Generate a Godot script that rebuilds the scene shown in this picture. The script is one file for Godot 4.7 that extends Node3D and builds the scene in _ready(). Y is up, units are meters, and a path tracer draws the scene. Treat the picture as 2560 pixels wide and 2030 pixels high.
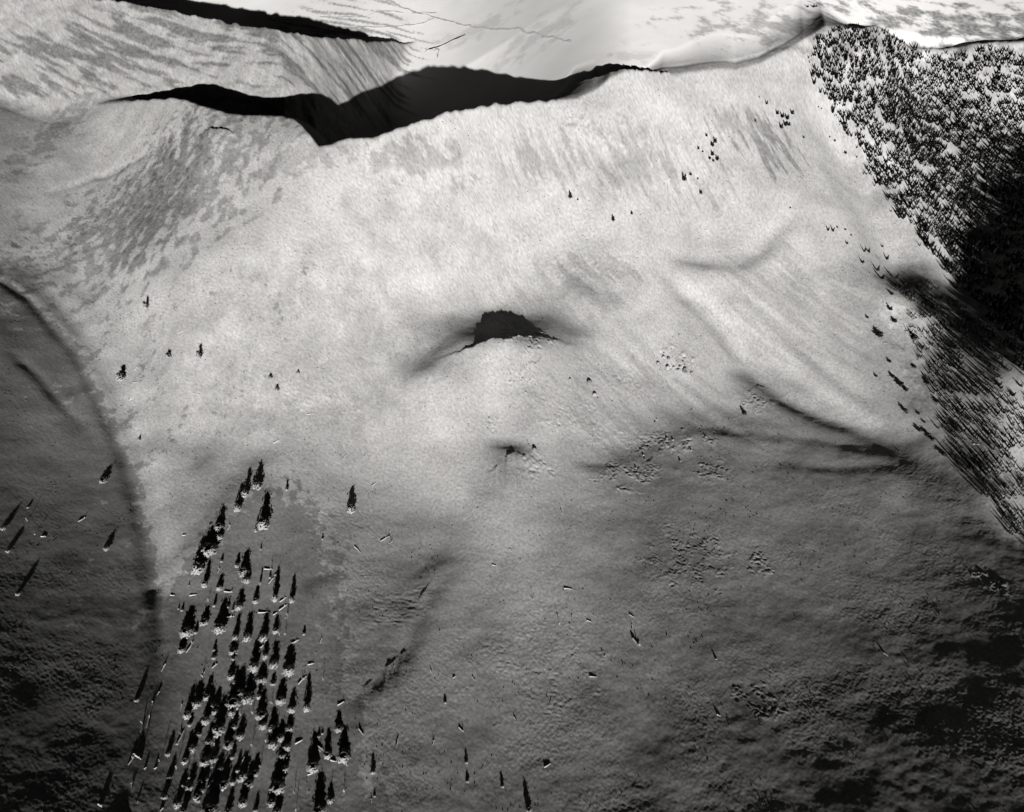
extends Node3D
# Pale pumice upland seen from a small aircraft, low sun behind the camera and a little to its right.
# x to the right, -z away from the camera, metres.

const CAM_Y := 520.0
const SUN_HEIGHT := 17.0
const SUN_TURN := 7.7

# survey grid of the near upland: columns run along s = x / (520 - z), rows along the dip angle of a point at level zero seen from the camera post, heights in decimetres
const GRID_COLUMNS := 126
const GRID_ROWS := 150
const GRID_S := 0.62
const DIP_FIRST := 82.0
const DIP_LAST := 20.5
const SURVEY: Array = [
	[703,700,696,691,685,678,670,662,652,641,629,616,602,586,570,554,537,522,507,494,482,471,460,448,434,418,399,379,357,335,313,293,275,258,242,227,212,199,187,177,168,161,156,153,153,155,160,169,180,193,207,219,229,234,234,232,227,221,215,209,203,199,195,193,193,194,197,201,208,215,223,232,242,253,264,276,288,302,316,330,344,359,374,388,403,417,431,443,455,464,473,480,486,491,495,499,503,507,511,515,519,523,527,532,537,542,548,554,560,566,572,579,586,593,599,606,612,618,624,628,632,635,638,639,641,642],
	[698,695,691,686,680,674,666,658,648,637,625,612,598,583,566,550,533,517,502,489,477,465,455,443,429,413,395,375,353,331,309,289,270,253,237,222,208,194,182,172,163,156,151,148,147,150,155,163,174,188,201,213,222,227,228,225,220,214,208,202,196,192,188,186,186,187,190,195,201,209,217,226,236,247,258,270,283,296,310,325,339,354,369,383,398,412,425,438,448,458,466,473,478,483,488,492,495,499,503,507,511,515,520,524,530,535,541,547,553,559,566,572,579,586,593,600,606,612,617,621,625,628,630,632,633,634],
	[693,690,686,681,675,669,661,653,643,632,621,608,593,578,562,545,528,512,497,483,470,459,448,437,423,408,390,370,348,326,304,284,265,248,232,216,202,189,176,166,157,150,145,142,141,143,149,157,168,181,195,207,216,220,220,217,212,206,200,194,188,184,180,178,178,179,182,187,194,202,210,219,229,240,251,264,277,290,304,318,333,348,363,377,392,406,419,431,441,450,458,464,470,474,479,483,486,490,494,498,502,506,511,516,521,527,532,538,545,551,558,565,572,579,586,593,599,604,609,614,617,620,622,624,625,626],
	[688,685,681,676,670,663,656,648,638,628,616,603,589,574,557,540,523,507,491,477,464,452,441,430,417,402,385,365,343,321,299,278,259,242,226,211,196,183,171,160,151,144,139,136,135,137,142,150,161,174,188,200,209,213,213,209,204,198,191,185,180,175,172,170,170,171,175,180,187,194,203,212,222,233,245,257,270,284,298,312,327,342,356,371,385,399,412,424,434,443,450,456,461,466,470,473,477,481,485,489,493,497,502,507,512,518,524,530,537,543,550,557,564,572,579,585,591,597,601,605,609,611,613,615,616,617],
	[682,679,675,670,665,658,651,642,633,622,611,598,584,569,552,535,518,501,485,470,457,445,435,423,411,396,379,359,338,315,293,273,254,236,220,205,190,177,165,154,145,138,133,130,129,131,136,144,155,168,181,193,202,205,205,201,196,190,183,177,172,167,164,162,162,163,167,172,179,187,196,205,215,226,238,250,264,277,292,306,321,335,350,365,379,393,405,417,426,435,442,447,452,456,460,464,468,472,475,479,483,488,493,498,504,509,516,522,528,535,542,550,557,564,571,578,584,589,593,597,600,603,605,606,608,608],
	[677,674,670,665,659,653,645,637,627,617,605,593,579,564,547,530,513,495,479,464,450,438,427,416,404,390,373,354,332,310,288,267,248,230,214,199,184,171,159,148,139,132,126,123,123,125,130,138,149,161,175,187,195,198,197,193,188,181,175,169,163,159,155,154,154,155,159,165,172,180,189,198,208,219,231,244,257,271,285,300,314,329,344,358,373,386,398,409,419,427,433,438,443,447,451,455,458,462,466,470,474,479,484,489,495,501,507,513,520,527,534,542,549,556,563,570,576,581,585,589,591,594,596,597,599,600],
	[671,668,664,659,653,647,639,631,622,611,600,587,573,558,542,525,507,489,473,457,443,431,420,409,397,384,367,348,327,304,282,261,241,224,208,193,178,165,152,141,132,125,120,117,116,118,123,131,142,155,168,180,188,191,190,185,180,173,166,160,155,150,147,145,145,147,151,157,164,172,181,191,201,212,224,237,250,264,279,293,308,323,337,352,366,379,391,402,411,418,424,429,434,438,441,445,449,452,456,460,465,469,475,480,486,492,498,505,512,519,526,534,541,549,556,562,568,572,577,580,583,585,587,588,590,591],
	[665,662,658,653,647,641,634,625,616,606,594,582,568,553,536,519,501,483,466,450,436,423,412,401,390,377,361,342,321,298,276,255,235,217,201,186,172,158,146,135,126,119,114,111,110,112,117,125,136,149,162,173,181,183,182,177,171,165,158,152,146,142,139,137,137,139,143,149,157,165,174,184,194,205,217,230,244,258,272,287,301,316,331,345,359,372,384,394,403,410,415,420,424,428,432,435,439,443,446,451,455,460,465,471,477,483,490,496,503,511,518,526,533,541,548,554,559,564,568,571,574,576,578,579,581,582],
	[660,657,652,647,641,635,628,619,610,600,588,576,562,547,531,513,495,477,459,443,428,415,404,394,383,370,354,336,315,292,270,248,228,211,195,180,165,152,139,128,119,112,107,104,103,105,110,119,129,142,156,167,174,176,174,169,163,156,149,143,138,133,130,128,129,131,135,141,149,157,166,176,187,198,210,223,237,251,265,280,295,309,324,338,352,365,376,386,394,401,406,411,415,418,422,425,429,433,437,441,445,450,456,462,468,474,481,488,495,502,510,518,525,533,539,545,551,555,559,562,564,567,568,570,572,573],
	[654,651,646,641,635,629,621,613,604,593,582,569,556,541,525,507,489,471,453,436,420,407,396,385,375,363,348,329,309,286,263,241,222,204,188,173,159,145,133,122,113,105,100,97,97,99,104,112,123,136,149,160,167,168,166,161,154,148,141,135,129,125,121,120,120,123,127,134,141,150,159,169,179,191,203,216,230,244,258,273,288,302,317,331,345,358,369,378,385,392,397,401,405,408,412,415,419,423,427,431,436,441,446,452,458,465,472,479,486,494,502,510,517,524,531,537,542,546,550,553,555,557,559,561,563,564],
	[648,645,640,635,629,622,615,607,597,587,576,563,549,535,518,501,483,464,446,428,412,399,387,377,367,355,341,323,302,280,257,235,214,197,181,166,152,138,126,115,106,99,94,91,90,92,97,105,117,130,143,153,159,161,158,153,146,139,132,126,120,116,113,111,112,114,119,126,133,142,151,161,172,183,195,209,223,237,251,266,281,295,310,324,338,350,361,370,377,382,387,391,395,398,402,405,409,413,417,421,426,431,437,443,449,456,463,470,477,485,493,501,509,516,523,528,533,537,541,543,546,548,550,552,554,555],
	[642,638,634,629,623,616,609,600,591,580,569,557,543,528,512,495,476,457,439,421,404,390,378,368,358,347,333,316,296,273,250,227,207,189,174,159,145,131,119,108,99,92,87,84,83,85,90,99,110,123,136,147,152,153,150,144,137,130,123,117,112,107,104,102,103,106,111,117,125,134,143,153,164,175,188,201,215,230,244,259,274,288,303,317,330,342,353,361,368,373,377,381,385,388,392,395,399,402,406,411,416,421,427,433,440,447,454,461,469,477,485,493,500,507,514,519,524,528,531,534,536,538,541,543,545,546],
	[635,632,627,622,616,609,602,594,584,574,562,550,536,521,505,488,470,450,431,413,396,382,369,359,350,339,326,309,289,266,243,220,200,182,167,152,138,124,112,101,92,85,80,77,76,78,83,92,103,117,130,140,145,145,142,136,129,122,115,108,103,98,95,93,94,97,102,109,117,126,136,146,156,168,180,194,208,222,237,252,266,281,295,310,323,334,344,352,358,363,367,371,375,378,381,385,388,392,396,401,406,412,418,424,430,437,445,452,460,468,476,484,492,499,505,510,515,518,521,524,527,529,531,533,536,537],
	[629,626,621,616,610,603,595,587,577,567,555,543,529,514,499,481,463,443,424,405,388,373,360,350,341,331,318,302,282,259,236,213,192,174,159,145,131,117,104,93,84,78,73,70,69,71,76,85,96,110,123,133,138,138,134,127,120,113,106,99,94,89,86,84,85,89,94,101,109,118,128,138,148,160,173,186,201,215,230,244,259,273,288,302,315,326,336,343,349,353,357,361,364,368,371,374,378,382,386,391,396,402,408,414,421,428,435,443,451,460,468,476,483,490,496,501,505,509,512,514,517,519,522,524,526,528],
	[623,619,615,609,603,596,588,580,570,560,548,536,522,507,491,474,456,436,416,397,379,364,351,340,331,322,310,294,274,252,229,205,184,166,151,138,124,110,97,86,77,70,66,62,61,63,69,77,89,103,117,126,130,130,125,119,111,104,97,90,85,80,77,75,76,80,86,93,101,110,120,129,140,152,165,179,193,208,222,237,251,266,280,294,307,318,327,334,339,343,347,351,354,357,360,364,367,371,376,381,386,392,398,405,412,419,426,434,443,451,459,467,474,481,487,491,496,499,502,505,507,510,512,515,517,519],
	[616,613,608,602,596,589,581,573,563,553,541,529,515,500,484,467,448,429,409,389,371,355,342,331,322,312,301,286,267,245,221,198,176,158,144,130,117,103,90,79,70,63,58,55,54,56,61,70,82,96,110,119,123,122,117,110,102,95,88,81,76,71,68,66,67,71,77,84,93,102,111,121,132,144,157,171,185,200,215,229,244,258,273,287,299,309,318,324,329,333,337,340,343,347,350,353,357,361,365,370,376,382,389,395,402,410,417,426,434,442,451,458,465,472,477,482,486,489,492,495,497,500,503,505,508,510],
	[610,606,601,596,589,582,574,566,556,545,534,521,507,493,477,459,441,421,401,381,363,346,332,321,312,303,292,277,259,237,214,190,168,150,136,123,110,96,82,71,62,56,51,48,47,48,54,63,75,90,103,112,116,114,109,101,94,86,79,72,66,62,58,57,58,62,68,76,85,94,103,113,124,136,149,163,178,192,207,221,236,250,265,278,290,300,308,314,319,323,326,330,333,336,339,342,346,350,355,360,366,372,379,386,393,401,408,417,425,434,442,449,456,462,468,472,476,479,482,485,487,490,493,496,499,500],
	[603,599,594,589,582,575,567,559,549,538,526,514,500,485,469,452,433,413,393,373,354,337,323,311,302,293,282,269,251,230,207,183,161,142,128,115,102,89,75,64,55,49,44,41,40,42,47,56,69,83,96,104,107,105,100,93,85,77,70,63,57,53,49,48,49,53,60,68,76,85,95,105,116,128,141,155,170,184,199,214,228,243,257,270,282,291,299,304,308,312,316,319,322,325,328,332,335,340,345,350,356,363,369,376,384,391,399,408,416,425,433,440,447,453,458,462,466,469,472,475,478,481,484,487,489,491],
	[596,593,588,582,575,568,560,551,541,531,519,506,492,477,461,444,425,406,385,365,346,328,314,302,292,283,273,259,242,221,199,175,153,134,120,108,95,81,68,57,48,42,37,34,33,35,40,49,62,77,89,96,98,97,91,84,76,68,61,54,48,43,40,39,40,45,51,59,68,77,86,96,107,120,133,147,162,177,191,206,220,235,249,262,273,282,289,294,298,301,305,308,311,314,317,321,325,329,334,340,346,353,360,367,374,382,391,399,408,416,424,431,438,443,448,452,455,458,461,465,468,471,474,477,480,481],
	[589,586,581,575,568,561,553,544,534,523,511,498,485,470,454,436,417,398,377,357,337,319,304,292,282,272,263,250,233,213,191,167,145,127,112,100,87,74,61,50,41,35,30,27,26,28,33,43,56,70,81,87,89,88,82,74,66,59,51,45,39,34,31,30,32,36,43,51,59,68,78,88,99,112,125,139,154,169,183,198,212,226,240,253,264,272,279,284,287,291,294,297,300,303,306,310,314,319,324,330,336,343,350,357,365,373,382,390,399,407,415,422,428,433,438,441,445,448,451,455,458,461,465,468,470,471],
	[583,579,574,568,561,554,546,536,526,515,503,491,477,462,446,428,410,390,369,349,329,310,295,282,271,262,253,240,224,205,183,159,137,119,104,92,80,67,54,43,34,28,23,20,19,21,26,36,49,64,74,79,81,79,73,65,57,50,42,36,30,25,22,21,23,27,34,42,51,60,69,79,91,103,117,131,146,160,175,189,204,218,232,244,255,263,269,273,277,280,283,286,289,292,296,299,303,308,314,320,327,333,340,348,356,364,373,381,390,398,406,413,418,423,427,431,434,438,441,445,448,452,455,458,460,461],
	[576,572,567,561,554,547,538,529,519,508,496,483,469,454,438,420,402,382,361,341,320,301,285,272,261,252,242,231,215,196,174,151,129,111,97,85,73,60,47,36,27,21,16,13,12,14,19,29,43,57,67,71,72,70,64,56,48,40,33,26,21,16,13,12,13,18,25,33,42,51,61,71,82,95,108,123,137,152,167,181,196,210,223,235,245,253,258,262,266,269,272,275,278,281,285,288,293,298,304,310,317,324,331,338,346,355,364,372,381,389,396,403,408,413,417,420,424,427,431,435,438,442,445,448,450,451],
	[569,565,560,554,547,539,531,522,511,500,488,475,461,446,430,412,393,374,353,332,312,292,276,262,251,241,232,221,206,187,166,143,121,103,89,77,65,53,40,29,20,14,9,6,5,6,12,22,36,50,59,63,63,61,55,47,39,31,24,17,11,7,3,2,4,9,16,24,33,43,52,62,74,86,100,114,129,144,159,173,187,201,214,226,236,243,248,252,255,258,261,264,267,270,274,277,282,287,293,300,307,314,321,329,337,346,355,363,372,380,387,393,398,403,406,410,413,417,421,425,429,432,436,438,440,440],
	[562,558,553,547,540,532,524,514,504,492,480,467,453,438,422,404,385,365,345,324,303,284,266,252,240,231,221,210,196,178,157,135,113,96,82,70,58,45,33,22,13,7,2,-1,-3,-1,5,15,29,43,52,55,55,51,45,38,30,22,14,8,2,-3,-6,-7,-5,0,7,15,24,34,44,54,65,77,91,106,121,136,151,165,179,192,205,217,226,233,238,241,244,247,250,253,256,259,263,267,271,277,283,290,297,304,311,319,328,337,345,354,363,370,377,383,388,392,396,399,403,406,410,415,419,423,426,428,429,429],
	[555,551,546,540,533,525,516,507,496,485,472,459,445,430,414,396,377,357,337,316,295,275,257,242,230,220,211,200,187,169,149,126,105,88,75,63,51,38,26,15,6,0,-5,-9,-10,-8,-2,8,22,36,45,48,46,42,36,28,20,12,5,-2,-7,-12,-15,-16,-14,-9,-2,6,16,25,35,45,56,69,83,97,112,128,142,156,170,184,197,207,216,222,227,230,233,236,239,242,245,248,252,256,261,267,273,280,287,294,302,310,319,327,336,345,353,361,368,373,378,382,385,388,392,396,400,405,409,413,416,417,418,417],
	[547,544,538,532,525,517,509,499,488,477,464,451,437,422,405,388,369,349,328,307,286,266,247,232,220,209,200,190,177,160,140,118,97,81,67,55,43,31,19,8,-1,-7,-12,-16,-17,-16,-9,1,15,29,38,40,38,33,27,19,11,3,-4,-11,-17,-21,-24,-25,-23,-18,-11,-3,7,16,26,36,47,60,74,89,104,119,134,148,162,175,187,198,206,212,216,219,222,224,227,230,234,237,241,245,250,256,263,269,277,284,292,300,309,318,327,336,344,351,358,363,367,371,374,378,381,386,390,395,399,403,405,407,406,405],
	[540,537,531,525,518,510,501,491,481,469,456,443,429,413,397,380,361,341,320,299,278,257,238,222,209,199,189,179,167,151,131,109,89,73,60,48,36,24,12,1,-8,-14,-20,-23,-25,-23,-17,-6,8,22,30,32,29,24,17,10,2,-6,-14,-21,-26,-31,-34,-35,-33,-28,-20,-12,-2,8,17,28,39,51,65,80,96,111,125,139,153,166,178,188,196,201,205,208,211,213,216,219,222,226,230,234,239,246,252,259,267,274,282,291,300,309,318,326,334,341,347,353,356,360,363,367,371,375,380,385,389,393,395,395,394,392],
	[533,529,524,518,511,503,494,484,473,461,448,435,420,405,389,371,352,333,312,291,269,248,229,213,199,188,178,169,157,142,123,101,81,65,52,41,29,16,5,-6,-15,-22,-27,-31,-32,-30,-24,-12,2,15,23,24,20,14,8,0,-8,-16,-23,-30,-36,-40,-43,-44,-42,-37,-29,-21,-11,-1,9,19,30,43,57,72,87,102,117,131,144,157,169,179,186,191,194,197,199,202,205,208,211,215,219,223,229,235,242,249,257,264,273,281,291,300,308,317,324,331,337,342,346,349,352,356,360,365,370,375,379,382,384,384,382,379],
	[526,522,517,510,503,495,486,476,465,453,441,427,412,397,381,363,344,324,304,282,261,239,220,203,189,178,168,158,147,133,114,93,73,57,45,33,21,9,-2,-13,-22,-29,-34,-38,-39,-37,-31,-19,-5,8,16,16,12,5,-1,-9,-17,-25,-33,-39,-45,-50,-53,-53,-51,-46,-38,-29,-20,-10,0,10,21,34,48,63,79,94,109,123,136,148,160,169,176,180,184,186,188,191,194,197,200,204,208,213,218,225,232,239,246,254,263,272,281,290,299,307,315,321,327,331,334,338,341,345,350,355,360,365,369,372,373,372,369,366],
	[518,515,509,503,496,488,479,469,458,446,433,419,404,389,372,354,335,316,295,274,252,231,211,193,179,167,157,148,137,124,105,85,65,50,38,26,15,3,-9,-19,-28,-35,-41,-44,-46,-44,-37,-26,-11,2,9,8,3,-4,-10,-18,-26,-35,-42,-49,-54,-59,-62,-63,-60,-55,-47,-38,-28,-18,-8,2,13,25,40,55,71,86,100,114,127,140,150,159,165,170,173,175,177,180,183,186,189,193,197,202,208,214,221,229,236,245,253,262,272,281,289,297,305,311,316,320,323,327,330,335,339,345,350,355,359,361,361,359,356,352],
	[511,507,502,496,489,480,471,461,450,438,425,411,396,380,364,346,327,307,287,265,244,222,202,184,169,156,146,137,127,114,96,76,57,43,31,20,8,-4,-16,-26,-34,-41,-47,-51,-53,-51,-44,-32,-18,-5,2,0,-6,-13,-19,-27,-35,-44,-51,-58,-64,-68,-71,-72,-69,-64,-56,-47,-37,-27,-17,-7,4,17,32,47,63,78,92,106,119,130,141,149,155,159,162,164,166,168,171,174,178,182,186,191,197,204,211,218,226,235,244,253,262,271,280,287,294,300,305,309,312,315,319,324,329,335,340,345,348,349,349,346,342,338],
	[504,500,495,488,481,473,464,453,442,430,417,403,388,372,355,337,318,299,278,257,235,213,193,174,158,146,135,126,117,104,87,68,50,36,25,13,2,-10,-22,-32,-40,-47,-53,-57,-59,-57,-50,-38,-24,-12,-6,-9,-15,-21,-28,-36,-44,-53,-60,-67,-73,-77,-80,-81,-78,-72,-64,-55,-45,-35,-25,-15,-4,9,23,39,55,70,84,97,110,121,131,139,144,148,150,153,155,157,160,163,167,171,175,181,187,193,200,208,216,225,234,243,253,261,270,277,284,289,294,297,301,304,308,313,319,325,330,334,337,338,336,333,328,323],
	[496,493,487,481,474,466,456,446,435,422,409,395,380,364,347,329,310,290,269,248,226,204,184,165,148,135,124,115,106,95,78,59,42,29,18,7,-5,-17,-28,-38,-46,-53,-59,-63,-65,-64,-56,-44,-30,-19,-14,-17,-24,-30,-37,-45,-54,-62,-69,-76,-82,-86,-89,-90,-87,-81,-73,-63,-53,-43,-34,-24,-13,0,15,31,46,61,76,89,101,112,121,128,133,137,139,141,143,146,149,152,156,160,165,170,176,183,190,198,206,215,224,234,243,252,260,267,273,278,283,286,289,293,297,303,309,314,320,324,326,326,324,319,313,308],
	[489,485,480,474,466,458,449,438,427,414,401,387,371,355,338,320,301,281,261,239,218,196,175,155,138,125,114,104,95,85,69,50,34,22,12,0,-11,-23,-34,-44,-52,-59,-64,-69,-71,-70,-63,-50,-37,-26,-23,-26,-32,-39,-46,-54,-63,-71,-79,-85,-91,-95,-98,-98,-96,-90,-81,-72,-62,-52,-42,-32,-21,-8,7,22,38,53,67,80,92,103,111,118,123,126,128,130,132,135,137,141,144,149,154,159,165,172,179,187,196,205,214,224,233,242,250,257,263,267,271,274,278,282,287,292,298,304,309,313,314,313,310,305,298,293],
	[482,478,473,466,459,451,441,431,419,407,393,379,363,347,330,311,292,273,252,231,209,187,166,146,128,114,103,93,85,75,59,42,27,15,5,-6,-18,-30,-41,-50,-58,-65,-70,-75,-77,-76,-69,-56,-43,-34,-32,-35,-41,-48,-55,-63,-72,-80,-88,-94,-100,-104,-107,-107,-104,-98,-90,-80,-70,-60,-50,-40,-29,-16,-2,14,30,45,59,72,83,93,101,107,112,115,117,119,121,123,126,129,133,138,143,148,155,162,169,177,186,195,205,214,223,232,239,246,252,256,259,263,266,271,276,282,288,294,299,302,302,300,296,290,283,278],
	[474,471,465,459,452,443,434,423,412,399,385,371,355,339,321,303,283,264,243,222,200,178,157,137,119,104,92,82,74,65,50,33,19,8,-2,-13,-24,-36,-47,-56,-64,-71,-76,-81,-83,-82,-75,-62,-49,-41,-40,-44,-50,-57,-64,-72,-80,-89,-97,-104,-109,-113,-116,-116,-113,-107,-99,-89,-79,-68,-59,-48,-37,-24,-10,6,21,36,50,63,74,84,91,97,101,103,106,108,110,112,115,118,122,127,132,138,144,151,159,167,176,185,195,204,213,221,229,235,240,244,248,251,255,260,265,272,278,284,288,290,290,287,282,275,268,263],
	[467,463,458,452,444,436,426,416,404,391,377,363,347,330,313,294,275,255,234,213,191,169,148,127,109,93,81,72,64,55,41,25,11,1,-9,-19,-31,-42,-53,-62,-70,-76,-82,-86,-89,-88,-80,-67,-54,-48,-49,-53,-59,-66,-73,-80,-89,-98,-106,-113,-118,-122,-124,-124,-121,-115,-107,-97,-87,-77,-67,-56,-45,-32,-17,-2,13,28,41,54,65,75,82,86,90,92,94,97,99,101,104,107,111,116,121,127,134,141,148,157,166,175,185,194,203,211,218,224,229,233,236,239,243,249,255,261,268,273,277,278,277,273,267,260,253,248],
	[459,456,451,444,437,428,419,408,396,384,370,355,339,322,304,285,266,246,225,204,182,160,139,118,99,83,71,61,53,45,32,17,4,-6,-15,-25,-37,-48,-58,-67,-75,-82,-87,-92,-94,-93,-86,-73,-60,-55,-57,-62,-68,-74,-81,-89,-98,-107,-115,-122,-127,-131,-132,-132,-128,-122,-115,-105,-95,-85,-75,-64,-53,-39,-25,-10,5,19,33,45,56,65,72,76,79,81,83,85,87,90,93,96,100,105,110,116,123,130,138,146,156,165,175,184,193,201,207,213,217,221,224,228,232,238,244,251,258,263,265,266,263,258,252,245,238,233],
	[452,448,443,437,430,421,412,401,389,376,362,347,331,314,296,276,257,237,216,195,173,151,130,109,90,73,60,50,43,34,22,8,-4,-13,-21,-31,-42,-54,-64,-73,-80,-86,-92,-97,-99,-98,-92,-79,-67,-63,-66,-70,-76,-82,-89,-97,-106,-116,-124,-131,-136,-139,-140,-139,-135,-129,-122,-113,-103,-93,-83,-72,-60,-47,-32,-17,-3,11,24,36,47,55,61,65,68,70,72,74,76,79,82,85,89,94,99,105,112,120,128,136,145,155,165,174,182,190,196,201,205,209,212,216,221,227,234,241,247,252,254,253,249,243,237,230,223,219],
	[444,441,436,429,422,414,404,393,381,368,354,339,323,306,287,268,248,228,207,186,164,142,121,100,80,63,49,39,32,24,13,-1,-11,-20,-27,-37,-48,-60,-70,-78,-85,-91,-97,-102,-104,-104,-97,-84,-73,-70,-74,-79,-84,-91,-97,-105,-115,-124,-133,-139,-144,-147,-148,-146,-142,-136,-129,-120,-111,-101,-91,-80,-68,-54,-39,-24,-11,2,15,27,38,46,51,55,57,59,60,63,65,68,71,74,78,82,88,94,102,109,117,126,135,145,154,163,172,179,185,190,193,197,200,204,210,216,224,231,237,240,241,239,234,228,221,214,209,205],
	[437,434,428,422,415,406,397,386,374,361,346,331,315,297,279,259,239,219,198,177,155,133,112,91,71,52,38,28,21,14,3,-10,-19,-26,-33,-43,-54,-65,-75,-83,-90,-96,-102,-106,-109,-109,-102,-90,-80,-78,-82,-87,-93,-99,-106,-113,-123,-133,-141,-147,-152,-155,-155,-153,-149,-143,-136,-127,-118,-109,-99,-88,-75,-61,-46,-32,-19,-6,6,18,28,36,41,44,46,47,49,51,53,56,59,63,67,71,77,84,91,99,107,116,125,135,144,153,161,168,173,178,181,185,188,193,199,206,213,221,226,229,228,225,219,213,206,199,195,192],
	[430,426,421,415,407,399,389,379,366,353,339,323,307,289,270,250,230,209,189,168,146,124,103,82,61,42,27,17,10,3,-7,-20,-28,-33,-39,-49,-60,-71,-81,-88,-95,-101,-107,-111,-114,-114,-107,-96,-87,-87,-91,-96,-101,-107,-114,-122,-132,-141,-149,-156,-160,-162,-163,-161,-156,-150,-142,-134,-126,-117,-107,-96,-83,-68,-53,-39,-27,-15,-2,9,19,26,30,33,35,36,38,40,42,45,48,52,56,61,66,73,80,88,97,105,115,124,134,142,150,156,162,166,169,172,176,182,188,195,203,210,215,216,215,210,204,197,190,185,181,179],
	[422,419,414,407,400,392,382,371,359,346,331,315,299,281,261,241,221,200,180,159,137,115,94,73,52,32,16,6,-1,-7,-17,-29,-36,-40,-46,-55,-66,-77,-86,-94,-100,-106,-111,-116,-119,-119,-113,-103,-95,-95,-99,-104,-110,-116,-122,-130,-140,-150,-158,-164,-168,-170,-170,-168,-163,-156,-149,-141,-133,-124,-115,-104,-90,-75,-60,-47,-35,-23,-11,0,9,15,20,22,24,25,26,28,31,34,37,41,45,50,55,62,70,78,86,95,105,114,123,131,139,145,150,153,157,160,165,170,177,185,193,199,203,204,201,195,188,181,175,170,168,167],
	[415,411,406,400,393,384,375,364,352,338,323,308,291,273,253,232,212,191,171,149,128,106,85,64,42,23,6,-5,-12,-17,-27,-39,-45,-48,-53,-61,-72,-83,-92,-99,-105,-111,-116,-121,-124,-124,-119,-110,-104,-104,-108,-113,-119,-125,-131,-139,-149,-158,-166,-172,-176,-178,-178,-175,-170,-163,-156,-148,-140,-132,-122,-111,-98,-82,-67,-54,-42,-31,-20,-9,-1,5,9,11,13,14,15,17,20,23,26,30,34,39,45,52,59,67,76,85,94,104,112,120,127,133,137,141,144,148,153,159,167,175,183,188,191,190,186,179,172,165,160,157,156,156],
	[407,404,399,393,385,377,367,357,344,331,316,300,283,264,244,224,203,182,161,140,119,97,76,54,33,13,-4,-16,-23,-28,-37,-49,-54,-56,-60,-67,-77,-88,-97,-104,-110,-116,-121,-126,-129,-130,-126,-118,-113,-114,-118,-123,-128,-133,-139,-147,-157,-167,-174,-180,-183,-185,-185,-182,-177,-170,-162,-155,-147,-139,-129,-118,-104,-89,-74,-61,-50,-39,-28,-18,-10,-5,-1,1,1,2,4,6,9,12,15,19,23,28,34,41,49,57,65,75,84,93,102,109,116,121,125,128,132,136,141,148,156,165,172,177,178,176,170,163,156,150,145,143,144,146],
	[400,396,391,385,378,370,360,349,337,323,308,292,275,256,236,215,194,173,152,131,110,88,67,45,24,3,-14,-27,-34,-39,-48,-59,-64,-64,-67,-73,-83,-94,-103,-110,-115,-120,-126,-131,-135,-136,-133,-126,-123,-126,-130,-133,-138,-142,-148,-156,-165,-175,-182,-187,-191,-193,-192,-189,-183,-176,-168,-161,-153,-145,-136,-124,-111,-96,-81,-69,-58,-47,-37,-27,-20,-15,-12,-10,-10,-9,-7,-5,-2,1,5,8,12,17,24,31,39,47,55,64,74,83,91,98,104,109,112,116,119,124,130,137,146,154,161,165,165,161,155,147,140,134,131,131,133,136],
	[392,389,384,378,371,363,353,342,330,316,301,285,267,248,227,206,185,164,142,121,100,79,58,36,14,-7,-25,-38,-46,-50,-58,-69,-73,-73,-74,-79,-89,-99,-108,-115,-120,-125,-131,-136,-140,-141,-139,-134,-132,-138,-142,-144,-147,-151,-156,-164,-173,-182,-190,-195,-198,-200,-199,-195,-189,-182,-175,-167,-160,-151,-142,-130,-117,-102,-88,-76,-66,-56,-46,-36,-29,-25,-22,-21,-21,-20,-18,-16,-13,-10,-6,-3,1,6,13,21,28,36,45,54,63,72,80,86,92,96,100,103,107,112,119,126,135,144,150,153,151,146,138,130,124,120,118,119,123,127],
	[385,382,377,371,364,355,346,335,322,309,293,277,259,240,219,197,175,154,133,112,91,70,48,27,5,-16,-35,-49,-57,-62,-69,-79,-83,-81,-81,-85,-94,-105,-114,-120,-125,-130,-135,-140,-145,-147,-145,-142,-142,-149,-155,-156,-157,-160,-165,-172,-181,-190,-197,-202,-206,-207,-205,-201,-195,-188,-180,-173,-166,-157,-148,-136,-123,-109,-95,-84,-73,-64,-54,-46,-39,-35,-33,-32,-32,-31,-30,-27,-24,-21,-17,-14,-10,-4,3,10,18,26,34,43,52,61,68,74,79,83,87,90,95,100,107,116,125,134,139,140,136,130,121,114,108,105,105,108,114,119],
	[377,374,369,363,356,348,339,328,315,301,286,269,252,232,210,188,166,145,124,102,81,60,39,17,-5,-26,-45,-60,-69,-73,-79,-89,-93,-90,-89,-92,-100,-110,-119,-125,-130,-135,-140,-145,-150,-152,-151,-150,-152,-159,-167,-169,-167,-168,-173,-180,-189,-198,-205,-210,-213,-214,-212,-207,-200,-193,-186,-180,-172,-164,-154,-142,-129,-116,-103,-91,-81,-72,-63,-55,-49,-46,-44,-43,-43,-42,-41,-38,-35,-32,-28,-25,-21,-15,-8,0,7,15,24,32,41,50,57,62,67,70,74,78,82,89,96,105,115,123,127,126,121,113,104,98,93,92,93,98,105,111],
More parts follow.
